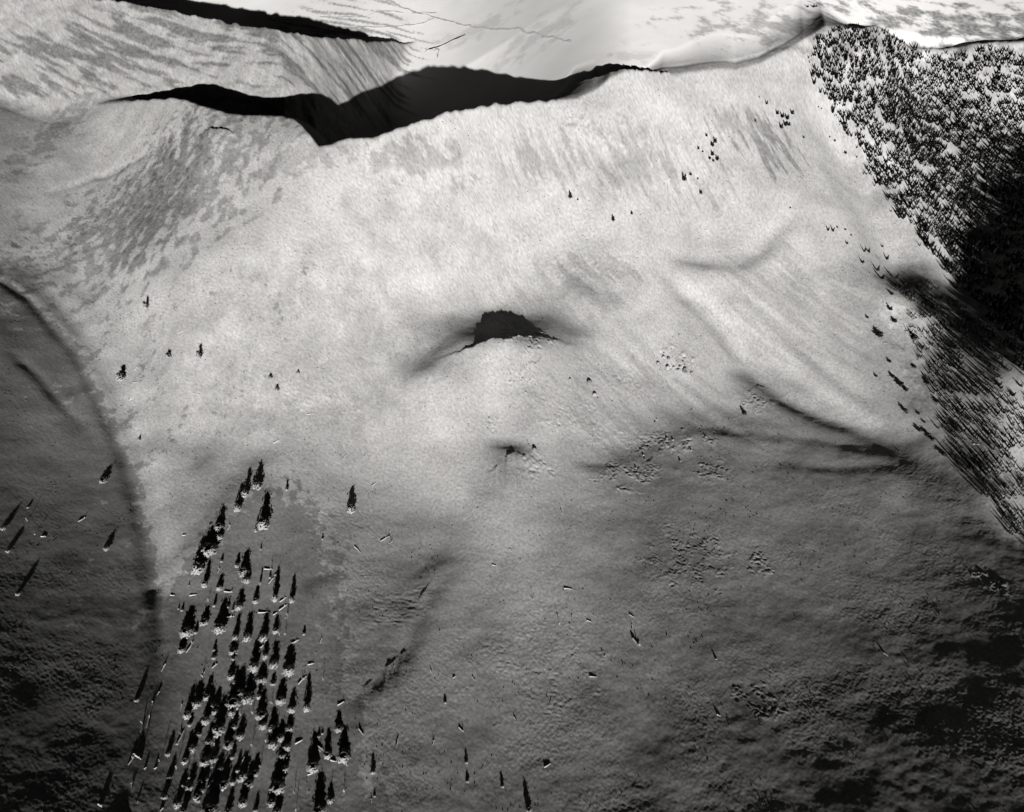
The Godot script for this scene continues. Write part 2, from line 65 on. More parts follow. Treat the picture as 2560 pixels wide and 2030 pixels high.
	[370,367,362,356,349,341,331,320,308,294,279,262,244,224,202,180,157,136,114,93,72,51,30,8,-14,-36,-55,-71,-81,-85,-90,-100,-103,-99,-96,-98,-105,-116,-125,-131,-135,-140,-145,-150,-155,-158,-158,-158,-162,-170,-179,-182,-179,-178,-181,-188,-197,-205,-212,-217,-220,-220,-218,-213,-206,-199,-192,-186,-178,-170,-160,-148,-136,-123,-110,-99,-89,-80,-72,-65,-59,-56,-55,-54,-54,-54,-52,-49,-46,-43,-39,-36,-32,-26,-19,-11,-3,5,13,22,30,38,45,50,54,57,61,65,70,77,85,94,104,112,114,111,104,96,87,82,79,79,82,88,97,105],
	[363,359,355,349,342,334,324,313,301,287,272,255,236,216,194,171,149,127,105,83,62,42,21,-1,-24,-45,-65,-81,-92,-96,-101,-110,-113,-108,-103,-104,-111,-121,-130,-136,-140,-144,-149,-155,-160,-163,-164,-166,-171,-180,-190,-195,-192,-189,-190,-196,-205,-213,-220,-225,-227,-227,-224,-219,-212,-205,-198,-192,-185,-176,-166,-154,-142,-130,-118,-107,-97,-89,-81,-75,-70,-67,-66,-65,-65,-65,-63,-60,-57,-54,-51,-47,-43,-37,-29,-21,-14,-6,2,11,19,27,33,37,41,44,48,52,58,65,74,84,93,100,101,96,87,78,71,66,65,67,72,80,90,98],
	[355,352,347,341,335,326,317,306,294,280,265,247,229,208,186,162,140,117,95,74,53,33,12,-10,-33,-55,-75,-91,-103,-108,-112,-120,-122,-117,-111,-111,-117,-127,-136,-141,-145,-149,-154,-160,-165,-169,-171,-174,-181,-191,-201,-206,-205,-200,-199,-205,-213,-221,-228,-232,-234,-234,-231,-225,-218,-210,-204,-198,-191,-182,-172,-160,-149,-137,-125,-115,-105,-98,-90,-84,-80,-78,-77,-76,-76,-76,-74,-71,-68,-65,-62,-58,-54,-47,-40,-32,-24,-16,-8,0,8,15,21,25,28,31,35,40,46,54,63,73,82,88,86,79,70,60,54,51,52,56,62,72,83,93],
	[348,345,340,334,327,319,310,299,287,273,258,240,221,201,178,154,131,108,86,64,43,23,2,-20,-42,-64,-84,-101,-114,-119,-123,-131,-132,-125,-118,-117,-122,-132,-141,-146,-150,-154,-159,-164,-170,-174,-177,-182,-191,-201,-211,-216,-215,-210,-208,-213,-221,-229,-235,-240,-241,-241,-237,-231,-223,-216,-210,-203,-196,-188,-178,-167,-155,-144,-133,-122,-114,-106,-100,-94,-90,-88,-87,-87,-88,-87,-85,-82,-79,-76,-73,-69,-64,-58,-50,-42,-35,-27,-19,-11,-3,4,8,12,15,18,22,27,34,43,52,62,71,75,71,62,51,43,38,37,40,45,54,64,78,89],
	[341,338,333,327,320,312,303,292,280,266,251,233,214,193,169,145,122,99,76,55,34,14,-7,-29,-51,-73,-94,-112,-125,-130,-134,-141,-142,-134,-125,-122,-127,-137,-145,-151,-155,-159,-164,-169,-174,-179,-184,-190,-200,-211,-221,-227,-225,-219,-217,-222,-229,-236,-243,-247,-248,-247,-243,-236,-228,-221,-215,-209,-202,-193,-184,-173,-162,-151,-140,-130,-122,-115,-109,-104,-101,-99,-98,-99,-99,-98,-96,-93,-90,-87,-84,-80,-75,-68,-61,-53,-45,-37,-30,-22,-14,-8,-4,-1,1,5,9,15,23,32,42,51,59,60,54,43,33,26,23,24,29,36,46,58,73,85],
	[333,330,326,320,313,305,296,285,273,259,244,226,207,185,161,137,113,89,67,45,24,4,-16,-38,-61,-83,-103,-122,-136,-142,-145,-151,-151,-142,-132,-127,-132,-141,-150,-156,-159,-163,-168,-173,-179,-184,-190,-198,-208,-221,-231,-237,-235,-229,-226,-230,-237,-244,-250,-254,-255,-253,-249,-241,-233,-226,-220,-214,-206,-199,-190,-180,-169,-157,-147,-137,-130,-124,-118,-114,-111,-110,-109,-110,-110,-109,-107,-104,-101,-98,-95,-91,-86,-79,-71,-63,-55,-48,-40,-33,-26,-21,-17,-15,-12,-9,-4,3,11,20,31,40,46,45,36,24,14,9,9,12,18,27,38,52,69,82],
	[326,323,318,313,306,298,289,278,266,252,237,219,200,178,153,128,104,80,57,35,14,-5,-26,-47,-70,-92,-113,-132,-147,-153,-156,-162,-160,-150,-138,-133,-136,-145,-155,-161,-164,-168,-173,-178,-183,-189,-196,-205,-217,-230,-241,-247,-246,-239,-235,-238,-244,-251,-257,-260,-261,-259,-254,-246,-238,-231,-225,-218,-211,-204,-196,-186,-175,-164,-154,-145,-138,-133,-128,-124,-122,-121,-121,-121,-121,-120,-118,-116,-112,-109,-106,-102,-96,-89,-82,-74,-66,-59,-51,-44,-38,-33,-30,-28,-26,-22,-16,-9,-1,9,20,28,32,28,17,5,-3,-6,-5,0,8,19,32,48,65,80],
	[319,316,311,306,299,291,282,271,259,245,230,213,193,171,146,120,95,71,48,26,5,-15,-35,-57,-80,-102,-123,-142,-158,-165,-168,-173,-170,-158,-145,-138,-141,-150,-159,-165,-169,-173,-178,-182,-187,-193,-202,-212,-226,-240,-251,-257,-256,-250,-245,-246,-252,-258,-264,-267,-268,-266,-260,-251,-243,-236,-229,-223,-216,-209,-202,-193,-182,-171,-161,-153,-147,-142,-138,-135,-133,-132,-132,-132,-132,-131,-130,-127,-124,-121,-117,-113,-107,-100,-92,-85,-77,-69,-63,-56,-50,-46,-44,-42,-39,-35,-29,-21,-12,-2,8,16,17,10,-3,-15,-21,-21,-17,-10,0,12,26,44,63,78],
	[312,309,304,298,292,284,275,264,252,239,223,206,186,163,138,112,86,62,38,16,-5,-25,-45,-66,-89,-111,-132,-152,-170,-177,-180,-183,-180,-166,-151,-143,-146,-154,-164,-170,-173,-177,-182,-187,-191,-198,-207,-220,-234,-250,-262,-267,-267,-262,-255,-254,-258,-265,-271,-274,-275,-272,-265,-256,-247,-240,-234,-227,-220,-214,-208,-200,-189,-178,-168,-161,-155,-151,-148,-146,-144,-143,-143,-143,-143,-142,-141,-138,-135,-132,-128,-123,-118,-111,-103,-95,-88,-80,-74,-68,-63,-60,-57,-56,-53,-48,-42,-33,-24,-13,-3,2,1,-9,-24,-34,-37,-34,-28,-20,-8,5,22,40,61,78],
	[305,302,297,291,285,277,268,257,245,232,217,199,180,156,131,104,78,53,29,6,-15,-35,-55,-76,-98,-121,-142,-162,-180,-189,-192,-194,-189,-174,-158,-149,-150,-159,-168,-175,-178,-182,-187,-191,-195,-202,-213,-227,-243,-259,-272,-278,-278,-274,-266,-261,-265,-272,-277,-281,-281,-278,-270,-261,-252,-245,-239,-232,-225,-219,-215,-207,-196,-185,-176,-169,-164,-161,-158,-156,-155,-155,-155,-155,-154,-153,-152,-149,-147,-143,-139,-134,-128,-121,-114,-106,-99,-91,-85,-80,-76,-73,-71,-69,-66,-61,-54,-45,-35,-24,-15,-12,-17,-30,-45,-52,-51,-47,-39,-28,-16,0,18,38,60,78],
	[298,295,290,284,278,270,261,250,238,225,210,193,173,149,123,96,70,44,20,-3,-24,-44,-64,-85,-107,-130,-151,-171,-190,-201,-204,-204,-197,-181,-163,-153,-155,-163,-173,-179,-183,-187,-192,-196,-199,-206,-218,-234,-252,-269,-282,-288,-289,-286,-277,-270,-273,-279,-284,-288,-288,-284,-275,-265,-257,-250,-244,-237,-230,-225,-221,-214,-203,-192,-183,-177,-173,-170,-168,-167,-166,-166,-166,-166,-165,-164,-162,-160,-158,-155,-150,-145,-139,-132,-124,-117,-109,-103,-97,-92,-88,-86,-85,-83,-79,-74,-66,-57,-46,-36,-28,-28,-36,-52,-65,-68,-65,-58,-48,-37,-22,-5,15,37,60,79],
	[291,288,283,277,271,263,254,244,232,218,203,186,167,143,116,88,61,35,11,-12,-34,-54,-74,-95,-116,-138,-159,-179,-199,-211,-216,-214,-203,-185,-168,-158,-159,-167,-177,-183,-187,-191,-197,-201,-204,-210,-222,-241,-261,-279,-292,-299,-300,-297,-287,-279,-281,-287,-291,-294,-294,-289,-280,-270,-261,-255,-248,-241,-235,-231,-228,-221,-210,-200,-191,-185,-182,-180,-179,-178,-177,-177,-177,-176,-176,-174,-173,-171,-169,-166,-161,-156,-149,-142,-134,-127,-120,-114,-108,-104,-101,-100,-99,-96,-92,-86,-78,-68,-57,-47,-42,-45,-57,-73,-83,-83,-77,-68,-57,-44,-27,-8,13,36,61,80],
	[284,281,276,271,264,256,247,237,225,211,196,180,160,135,108,80,53,26,1,-22,-43,-63,-84,-104,-126,-147,-167,-187,-206,-220,-226,-220,-205,-188,-171,-162,-162,-171,-181,-188,-192,-196,-202,-209,-212,-214,-226,-247,-269,-288,-302,-309,-310,-307,-298,-289,-289,-294,-298,-301,-300,-294,-284,-274,-265,-259,-253,-246,-240,-238,-235,-227,-217,-207,-199,-194,-191,-190,-189,-188,-188,-188,-188,-187,-186,-185,-183,-182,-180,-177,-172,-166,-159,-152,-144,-137,-131,-125,-120,-116,-114,-113,-113,-110,-105,-98,-90,-80,-69,-60,-57,-64,-79,-93,-100,-96,-88,-78,-65,-50,-32,-11,12,37,63,82],
	[277,274,269,264,257,249,240,230,218,205,190,173,153,128,101,73,44,18,-8,-32,-53,-73,-93,-114,-135,-156,-176,-195,-213,-228,-234,-225,-207,-189,-174,-166,-166,-175,-185,-192,-197,-200,-207,-217,-223,-222,-230,-253,-277,-297,-311,-319,-320,-317,-310,-301,-298,-302,-305,-307,-305,-298,-288,-277,-268,-262,-257,-251,-246,-244,-241,-234,-224,-214,-207,-203,-201,-200,-199,-199,-199,-199,-198,-197,-196,-195,-194,-192,-191,-187,-183,-176,-169,-162,-154,-147,-142,-137,-132,-129,-128,-127,-126,-123,-118,-110,-101,-91,-80,-73,-74,-85,-101,-112,-114,-108,-98,-86,-72,-55,-35,-13,12,38,65,85],
	[270,267,262,257,250,243,234,223,211,198,183,166,146,121,94,65,36,9,-17,-41,-63,-83,-103,-124,-145,-165,-185,-205,-221,-236,-241,-230,-209,-191,-177,-170,-171,-178,-189,-197,-202,-206,-212,-223,-232,-233,-238,-259,-284,-305,-320,-328,-330,-327,-321,-312,-307,-309,-311,-312,-309,-301,-290,-279,-270,-265,-261,-255,-251,-250,-248,-241,-231,-222,-216,-213,-211,-210,-209,-209,-210,-210,-209,-208,-206,-205,-204,-203,-201,-198,-193,-186,-179,-172,-164,-158,-152,-148,-145,-142,-141,-141,-140,-137,-131,-122,-113,-102,-92,-87,-92,-107,-122,-129,-127,-118,-107,-94,-79,-59,-37,-13,13,40,68,88],
	[263,260,255,250,243,236,227,217,205,191,176,159,139,114,87,57,28,0,-26,-51,-73,-93,-114,-134,-155,-175,-194,-214,-230,-244,-249,-235,-212,-192,-180,-174,-175,-182,-193,-201,-207,-211,-217,-227,-237,-241,-247,-266,-291,-313,-328,-336,-339,-337,-332,-324,-317,-317,-318,-317,-312,-304,-292,-281,-273,-268,-265,-260,-257,-257,-255,-248,-238,-230,-225,-222,-221,-220,-220,-220,-220,-220,-219,-218,-217,-215,-214,-213,-211,-208,-203,-197,-189,-182,-174,-168,-164,-160,-157,-156,-155,-155,-154,-150,-143,-134,-125,-114,-105,-103,-113,-129,-142,-144,-138,-128,-116,-101,-84,-62,-39,-12,15,43,71,92],
	[257,253,249,243,237,229,220,210,198,185,170,153,132,108,80,50,20,-8,-35,-60,-82,-103,-124,-145,-165,-184,-204,-224,-240,-252,-258,-242,-216,-195,-183,-178,-180,-186,-197,-206,-212,-216,-222,-232,-241,-245,-252,-271,-298,-321,-336,-345,-348,-348,-344,-336,-328,-325,-324,-321,-315,-306,-293,-282,-275,-271,-269,-265,-263,-263,-262,-255,-246,-238,-234,-232,-231,-231,-230,-231,-231,-231,-230,-228,-227,-226,-225,-224,-222,-219,-213,-207,-199,-192,-185,-179,-175,-172,-170,-169,-169,-169,-168,-163,-155,-146,-136,-126,-119,-121,-135,-151,-159,-157,-149,-137,-124,-107,-87,-64,-38,-11,18,46,74,95],
	[250,247,242,237,230,223,214,203,192,178,163,146,126,101,73,43,13,-16,-44,-69,-91,-113,-134,-155,-175,-193,-212,-234,-249,-261,-266,-250,-223,-200,-186,-182,-184,-190,-200,-210,-216,-221,-228,-236,-244,-248,-256,-276,-305,-329,-345,-354,-358,-358,-356,-348,-339,-334,-331,-326,-318,-307,-295,-284,-277,-274,-273,-271,-269,-270,-269,-263,-253,-246,-243,-242,-242,-241,-241,-241,-241,-241,-240,-239,-238,-236,-235,-234,-232,-229,-223,-217,-209,-202,-195,-190,-186,-185,-183,-183,-183,-183,-181,-176,-168,-158,-147,-138,-133,-141,-158,-171,-174,-168,-158,-146,-131,-112,-90,-65,-37,-8,21,50,78,99],
	[244,240,236,230,224,216,207,197,185,172,157,140,119,94,66,36,6,-24,-53,-78,-101,-122,-143,-164,-184,-202,-221,-242,-258,-270,-274,-257,-231,-207,-189,-185,-187,-193,-203,-213,-221,-226,-232,-241,-247,-251,-260,-281,-312,-337,-353,-363,-368,-369,-367,-361,-351,-343,-337,-330,-320,-309,-296,-285,-279,-277,-277,-276,-275,-277,-276,-270,-261,-254,-252,-253,-252,-252,-252,-252,-252,-252,-251,-249,-248,-247,-246,-245,-243,-239,-234,-227,-219,-212,-205,-201,-198,-197,-197,-197,-198,-197,-194,-188,-180,-170,-159,-150,-150,-162,-180,-189,-187,-178,-167,-153,-137,-116,-91,-64,-34,-4,25,55,82,102],
	[237,234,229,223,217,209,201,191,179,166,151,134,113,87,59,29,-2,-32,-61,-87,-110,-131,-152,-173,-193,-211,-229,-249,-266,-277,-279,-261,-239,-216,-196,-189,-190,-196,-206,-217,-224,-230,-236,-244,-251,-255,-264,-287,-318,-345,-362,-372,-378,-380,-378,-373,-363,-353,-344,-334,-323,-310,-297,-286,-281,-281,-282,-281,-281,-283,-283,-277,-268,-263,-262,-263,-263,-263,-263,-263,-263,-262,-261,-260,-259,-257,-257,-255,-253,-249,-244,-237,-229,-222,-216,-212,-210,-210,-210,-211,-212,-211,-207,-201,-192,-181,-171,-164,-166,-182,-199,-203,-197,-187,-175,-160,-141,-118,-91,-61,-31,0,30,59,86,105],
	[231,227,223,217,211,203,194,184,173,159,144,127,107,81,52,22,-9,-40,-69,-96,-119,-140,-161,-182,-203,-220,-237,-257,-273,-285,-283,-263,-245,-227,-205,-195,-194,-199,-209,-220,-228,-233,-240,-247,-254,-259,-270,-294,-325,-352,-370,-381,-387,-389,-389,-384,-374,-361,-349,-337,-325,-311,-297,-286,-282,-284,-286,-286,-288,-290,-290,-284,-276,-272,-272,-273,-274,-274,-274,-274,-273,-272,-271,-270,-269,-268,-267,-265,-263,-259,-253,-247,-239,-232,-226,-223,-222,-223,-224,-225,-226,-224,-220,-213,-204,-193,-184,-178,-184,-200,-213,-212,-204,-194,-181,-165,-144,-118,-89,-58,-26,5,35,64,90,108],
	[225,221,216,211,204,197,188,178,166,153,138,121,100,74,45,15,-17,-48,-78,-104,-128,-149,-170,-191,-212,-230,-246,-264,-281,-292,-288,-265,-250,-237,-215,-201,-198,-203,-213,-223,-231,-236,-242,-250,-257,-263,-276,-301,-332,-360,-378,-389,-395,-398,-397,-393,-383,-368,-353,-339,-325,-310,-295,-285,-283,-286,-290,-292,-294,-297,-297,-292,-284,-281,-282,-284,-285,-285,-285,-285,-284,-283,-282,-280,-279,-278,-277,-276,-273,-269,-263,-257,-249,-242,-237,-234,-234,-236,-238,-239,-239,-237,-233,-225,-216,-206,-196,-191,-199,-214,-221,-218,-210,-200,-187,-169,-145,-116,-85,-53,-20,11,41,68,93,111],
	[218,215,210,204,198,190,182,172,160,147,132,115,94,68,39,8,-24,-56,-86,-113,-137,-158,-179,-201,-221,-239,-256,-273,-289,-300,-292,-267,-254,-245,-226,-209,-203,-206,-216,-226,-234,-239,-245,-253,-260,-268,-283,-308,-339,-367,-386,-397,-403,-406,-405,-400,-389,-373,-356,-340,-324,-308,-293,-284,-283,-289,-294,-297,-300,-304,-305,-299,-293,-290,-292,-295,-296,-297,-296,-296,-295,-294,-292,-291,-289,-288,-287,-286,-283,-279,-273,-266,-259,-252,-247,-246,-247,-249,-252,-254,-253,-250,-245,-238,-228,-219,-208,-204,-211,-221,-224,-221,-214,-205,-191,-171,-144,-113,-80,-46,-14,17,46,72,96,113],
	[212,209,204,198,192,184,175,165,154,141,126,109,88,62,33,2,-31,-63,-94,-122,-145,-167,-189,-210,-230,-249,-266,-282,-297,-308,-296,-269,-258,-253,-236,-218,-209,-210,-219,-229,-236,-242,-248,-256,-263,-273,-290,-315,-346,-374,-393,-404,-410,-413,-412,-406,-394,-377,-359,-341,-322,-305,-291,-282,-283,-291,-299,-303,-306,-310,-312,-307,-301,-300,-302,-306,-308,-308,-308,-307,-306,-304,-303,-301,-300,-299,-298,-296,-293,-289,-283,-276,-269,-262,-258,-258,-260,-263,-266,-268,-266,-263,-257,-250,-241,-231,-219,-214,-219,-225,-225,-222,-217,-208,-194,-171,-141,-108,-73,-39,-6,24,51,76,98,114],
	[206,203,198,192,185,178,169,159,148,135,120,103,82,56,26,-5,-37,-70,-101,-130,-154,-176,-198,-219,-239,-258,-276,-291,-306,-315,-300,-271,-261,-259,-246,-228,-217,-215,-222,-231,-239,-244,-251,-258,-266,-278,-297,-323,-353,-381,-400,-412,-418,-420,-418,-412,-399,-381,-361,-341,-320,-303,-288,-281,-283,-293,-303,-308,-312,-317,-319,-316,-310,-309,-313,-317,-319,-320,-319,-318,-317,-315,-313,-311,-310,-310,-308,-307,-303,-299,-293,-286,-279,-273,-270,-270,-273,-277,-281,-282,-280,-276,-270,-263,-254,-243,-229,-223,-225,-226,-226,-224,-220,-211,-195,-169,-136,-101,-65,-31,1,30,56,79,100,115],
	[200,197,192,186,179,172,163,153,142,129,114,97,76,50,20,-11,-43,-76,-108,-137,-162,-184,-206,-228,-248,-267,-285,-299,-314,-322,-305,-275,-265,-264,-254,-240,-227,-222,-225,-233,-240,-247,-253,-260,-268,-281,-303,-330,-360,-388,-407,-419,-425,-427,-425,-417,-403,-385,-364,-340,-318,-300,-286,-280,-284,-296,-308,-314,-319,-324,-327,-324,-319,-319,-324,-329,-331,-331,-331,-329,-327,-326,-324,-322,-321,-320,-319,-317,-314,-309,-303,-296,-289,-284,-281,-282,-286,-291,-294,-295,-293,-288,-282,-275,-267,-252,-236,-229,-228,-227,-227,-226,-223,-213,-194,-164,-129,-92,-56,-22,9,36,60,82,101,115],
	[195,191,186,180,173,166,157,147,136,123,108,91,70,44,14,-17,-50,-83,-115,-145,-170,-192,-214,-236,-256,-275,-293,-307,-321,-330,-311,-280,-269,-268,-261,-250,-238,-230,-229,-234,-241,-248,-255,-262,-270,-284,-308,-336,-367,-395,-414,-426,-433,-434,-431,-422,-407,-388,-365,-340,-317,-298,-284,-279,-285,-299,-312,-319,-325,-331,-334,-332,-328,-330,-335,-340,-343,-343,-342,-340,-339,-337,-335,-333,-332,-331,-330,-328,-324,-320,-314,-306,-299,-295,-294,-295,-299,-304,-308,-309,-306,-300,-294,-287,-277,-259,-241,-232,-229,-228,-229,-229,-225,-213,-190,-157,-120,-82,-46,-13,16,42,64,84,102,115],
	[189,185,180,174,167,160,151,142,130,117,102,85,64,38,8,-24,-56,-90,-123,-152,-178,-200,-222,-244,-264,-282,-300,-314,-328,-336,-316,-286,-273,-271,-267,-259,-249,-238,-233,-234,-240,-248,-256,-263,-271,-286,-312,-342,-373,-401,-421,-433,-439,-440,-436,-425,-410,-389,-364,-338,-316,-297,-282,-277,-285,-302,-315,-324,-330,-338,-342,-339,-337,-340,-346,-352,-355,-355,-354,-352,-350,-348,-346,-344,-343,-342,-341,-339,-335,-330,-324,-317,-310,-306,-306,-308,-312,-317,-320,-321,-318,-312,-306,-299,-286,-264,-243,-233,-229,-229,-231,-232,-226,-211,-184,-148,-108,-70,-35,-4,23,47,67,86,102,114],
	[183,179,174,168,161,154,145,136,125,112,97,80,59,32,2,-30,-63,-97,-130,-160,-185,-208,-230,-252,-272,-289,-307,-321,-336,-342,-318,-289,-278,-275,-271,-266,-259,-248,-238,-235,-240,-248,-257,-263,-271,-288,-315,-346,-378,-406,-425,-437,-443,-444,-438,-426,-408,-385,-360,-336,-314,-295,-280,-275,-285,-304,-319,-327,-335,-344,-349,-348,-347,-351,-358,-364,-367,-367,-365,-363,-361,-359,-357,-355,-354,-354,-353,-350,-346,-341,-334,-327,-321,-319,-319,-321,-325,-329,-332,-333,-330,-324,-318,-311,-294,-268,-245,-232,-228,-231,-235,-235,-226,-206,-175,-136,-95,-57,-24,5,29,51,69,86,102,114],
	[178,174,168,162,156,148,140,130,119,106,91,74,53,26,-4,-36,-69,-103,-136,-167,-193,-216,-238,-260,-280,-297,-314,-329,-344,-346,-319,-291,-282,-278,-275,-272,-269,-258,-244,-237,-242,-250,-257,-262,-271,-290,-318,-349,-381,-409,-428,-439,-444,-444,-437,-423,-402,-378,-354,-333,-314,-294,-278,-273,-285,-305,-322,-331,-340,-350,-356,-356,-357,-362,-370,-376,-379,-379,-377,-375,-373,-371,-368,-367,-366,-366,-364,-362,-358,-352,-345,-338,-333,-331,-332,-335,-338,-341,-344,-345,-342,-337,-332,-322,-300,-272,-247,-233,-229,-234,-238,-236,-223,-198,-163,-121,-80,-44,-13,13,35,54,71,87,102,113],
	[173,168,163,157,150,142,134,124,113,101,86,69,47,21,-9,-42,-75,-109,-143,-174,-200,-224,-246,-268,-289,-306,-322,-338,-353,-350,-319,-293,-286,-282,-278,-277,-277,-269,-254,-244,-247,-254,-258,-262,-272,-293,-321,-352,-384,-411,-429,-438,-443,-443,-435,-418,-394,-368,-347,-330,-313,-293,-275,-272,-286,-307,-324,-335,-344,-355,-363,-366,-368,-374,-382,-388,-391,-391,-389,-387,-385,-382,-380,-378,-378,-378,-376,-373,-369,-363,-355,-349,-345,-344,-346,-348,-350,-353,-355,-357,-354,-350,-345,-331,-305,-276,-250,-235,-233,-238,-241,-235,-218,-187,-147,-104,-64,-31,-3,20,39,56,72,87,102,113],
	[167,163,157,151,144,137,128,119,108,95,81,64,42,15,-15,-47,-81,-115,-149,-180,-207,-231,-254,-276,-296,-314,-330,-346,-361,-355,-320,-295,-289,-286,-282,-281,-284,-279,-265,-253,-254,-259,-260,-263,-274,-296,-324,-355,-386,-412,-428,-437,-442,-441,-431,-411,-385,-359,-340,-327,-312,-291,-273,-271,-286,-309,-327,-338,-349,-361,-370,-375,-379,-385,-394,-401,-404,-403,-401,-399,-396,-394,-392,-390,-390,-390,-388,-385,-380,-374,-366,-360,-357,-357,-359,-362,-363,-365,-367,-369,-367,-364,-357,-338,-310,-279,-253,-239,-237,-242,-242,-231,-208,-172,-128,-85,-48,-18,6,25,42,58,72,87,102,113],
	[162,158,152,145,139,131,123,113,102,90,76,58,37,10,-21,-53,-87,-121,-155,-187,-214,-238,-261,-283,-304,-321,-336,-354,-370,-360,-322,-298,-293,-290,-287,-286,-289,-288,-276,-262,-260,-262,-262,-264,-276,-299,-326,-356,-386,-410,-427,-436,-440,-439,-427,-404,-375,-350,-333,-323,-310,-291,-274,-272,-287,-310,-329,-342,-353,-366,-377,-384,-390,-397,-406,-413,-416,-415,-413,-411,-408,-406,-404,-402,-402,-402,-400,-397,-391,-385,-378,-372,-370,-371,-374,-376,-377,-378,-380,-382,-381,-379,-368,-344,-312,-281,-255,-241,-240,-242,-238,-222,-194,-153,-106,-64,-32,-7,13,30,45,59,73,87,102,114],
	[157,153,147,140,133,126,117,108,97,85,70,54,32,5,-26,-59,-93,-127,-161,-193,-220,-245,-268,-290,-310,-328,-343,-360,-376,-363,-324,-300,-296,-295,-293,-292,-294,-295,-286,-272,-265,-264,-263,-265,-277,-299,-327,-355,-383,-407,-424,-434,-438,-435,-420,-394,-364,-339,-324,-316,-307,-292,-277,-274,-287,-309,-329,-343,-357,-370,-383,-393,-401,-409,-418,-426,-429,-427,-425,-423,-420,-418,-416,-414,-414,-414,-412,-408,-403,-396,-389,-385,-384,-386,-389,-392,-392,-393,-395,-396,-396,-393,-377,-347,-312,-280,-255,-242,-239,-238,-229,-209,-175,-130,-82,-44,-17,3,19,33,46,59,73,87,103,115],
	[153,148,141,135,128,120,112,102,92,80,65,49,27,0,-32,-64,-98,-133,-167,-199,-227,-252,-275,-297,-317,-335,-350,-367,-381,-364,-324,-300,-298,-299,-299,-299,-298,-299,-295,-282,-270,-265,-263,-266,-277,-298,-324,-351,-377,-402,-420,-430,-434,-429,-409,-380,-351,-328,-314,-308,-304,-295,-282,-277,-287,-308,-328,-343,-359,-374,-389,-401,-411,-420,-430,-438,-441,-439,-437,-434,-432,-430,-428,-426,-426,-425,-423,-420,-415,-408,-402,-398,-398,-402,-406,-408,-409,-410,-412,-413,-413,-406,-384,-348,-310,-278,-254,-240,-235,-230,-217,-192,-153,-104,-58,-25,-5,10,23,34,46,59,73,88,104,117],
	[148,143,136,129,122,115,106,97,87,75,61,44,22,-5,-37,-70,-104,-139,-173,-205,-233,-258,-282,-305,-323,-341,-357,-374,-384,-361,-322,-301,-299,-303,-305,-305,-302,-303,-303,-293,-278,-268,-264,-266,-277,-296,-320,-345,-371,-396,-414,-425,-428,-418,-395,-364,-336,-315,-303,-299,-301,-298,-288,-280,-287,-307,-326,-343,-362,-383,-401,-414,-423,-432,-442,-450,-452,-451,-448,-446,-444,-442,-440,-439,-438,-437,-434,-431,-427,-421,-416,-413,-414,-419,-423,-425,-427,-429,-431,-432,-430,-417,-387,-346,-307,-276,-252,-236,-227,-219,-201,-171,-128,-78,-35,-9,5,15,25,35,46,59,73,89,106,120],
	[144,139,132,124,117,109,101,92,81,70,56,39,18,-10,-41,-75,-109,-144,-178,-210,-238,-264,-289,-312,-330,-347,-365,-382,-386,-357,-320,-302,-300,-306,-311,-312,-307,-306,-308,-302,-285,-270,-264,-266,-275,-292,-314,-339,-364,-389,-408,-418,-418,-405,-379,-348,-321,-302,-292,-292,-299,-301,-293,-286,-290,-305,-324,-342,-365,-392,-415,-429,-438,-445,-455,-462,-464,-462,-460,-458,-456,-454,-452,-451,-450,-448,-446,-444,-440,-435,-430,-429,-432,-437,-440,-443,-445,-448,-450,-451,-446,-425,-387,-343,-304,-273,-248,-229,-217,-206,-183,-147,-100,-52,-16,2,11,18,26,35,46,59,74,91,109,124],
	[139,134,127,119,112,104,95,86,76,65,51,35,13,-14,-46,-80,-114,-149,-183,-215,-243,-270,-295,-318,-336,-352,-371,-391,-390,-356,-320,-303,-302,-309,-316,-317,-311,-308,-310,-306,-289,-271,-263,-264,-271,-286,-308,-332,-357,-382,-401,-410,-407,-391,-363,-332,-305,-288,-281,-284,-297,-305,-303,-301,-299,-304,-321,-342,-367,-395,-420,-438,-451,-460,-468,-474,-476,-474,-472,-470,-468,-466,-465,-463,-462,-460,-458,-457,-455,-450,-445,-445,-449,-454,-458,-460,-463,-467,-470,-471,-459,-428,-383,-339,-301,-269,-241,-220,-207,-191,-162,-120,-72,-29,-2,9,14,19,25,34,46,60,76,94,113,128],
	[135,130,122,114,107,99,90,81,71,59,46,30,9,-19,-51,-85,-119,-154,-188,-220,-248,-275,-301,-324,-342,-356,-375,-398,-396,-359,-323,-304,-301,-309,-318,-319,-314,-309,-309,-302,-285,-267,-259,-259,-265,-278,-298,-323,-350,-374,-392,-399,-394,-375,-346,-314,-286,-271,-267,-275,-294,-314,-321,-314,-302,-301,-317,-341,-368,-397,-423,-445,-462,-475,-483,-487,-487,-485,-483,-482,-481,-479,-477,-475,-473,-471,-470,-470,-468,-463,-459,-460,-466,-472,-475,-478,-482,-488,-492,-488,-466,-426,-378,-333,-296,-264,-234,-212,-195,-173,-136,-90,-43,-7,11,15,16,18,24,33,46,61,78,97,117,133],
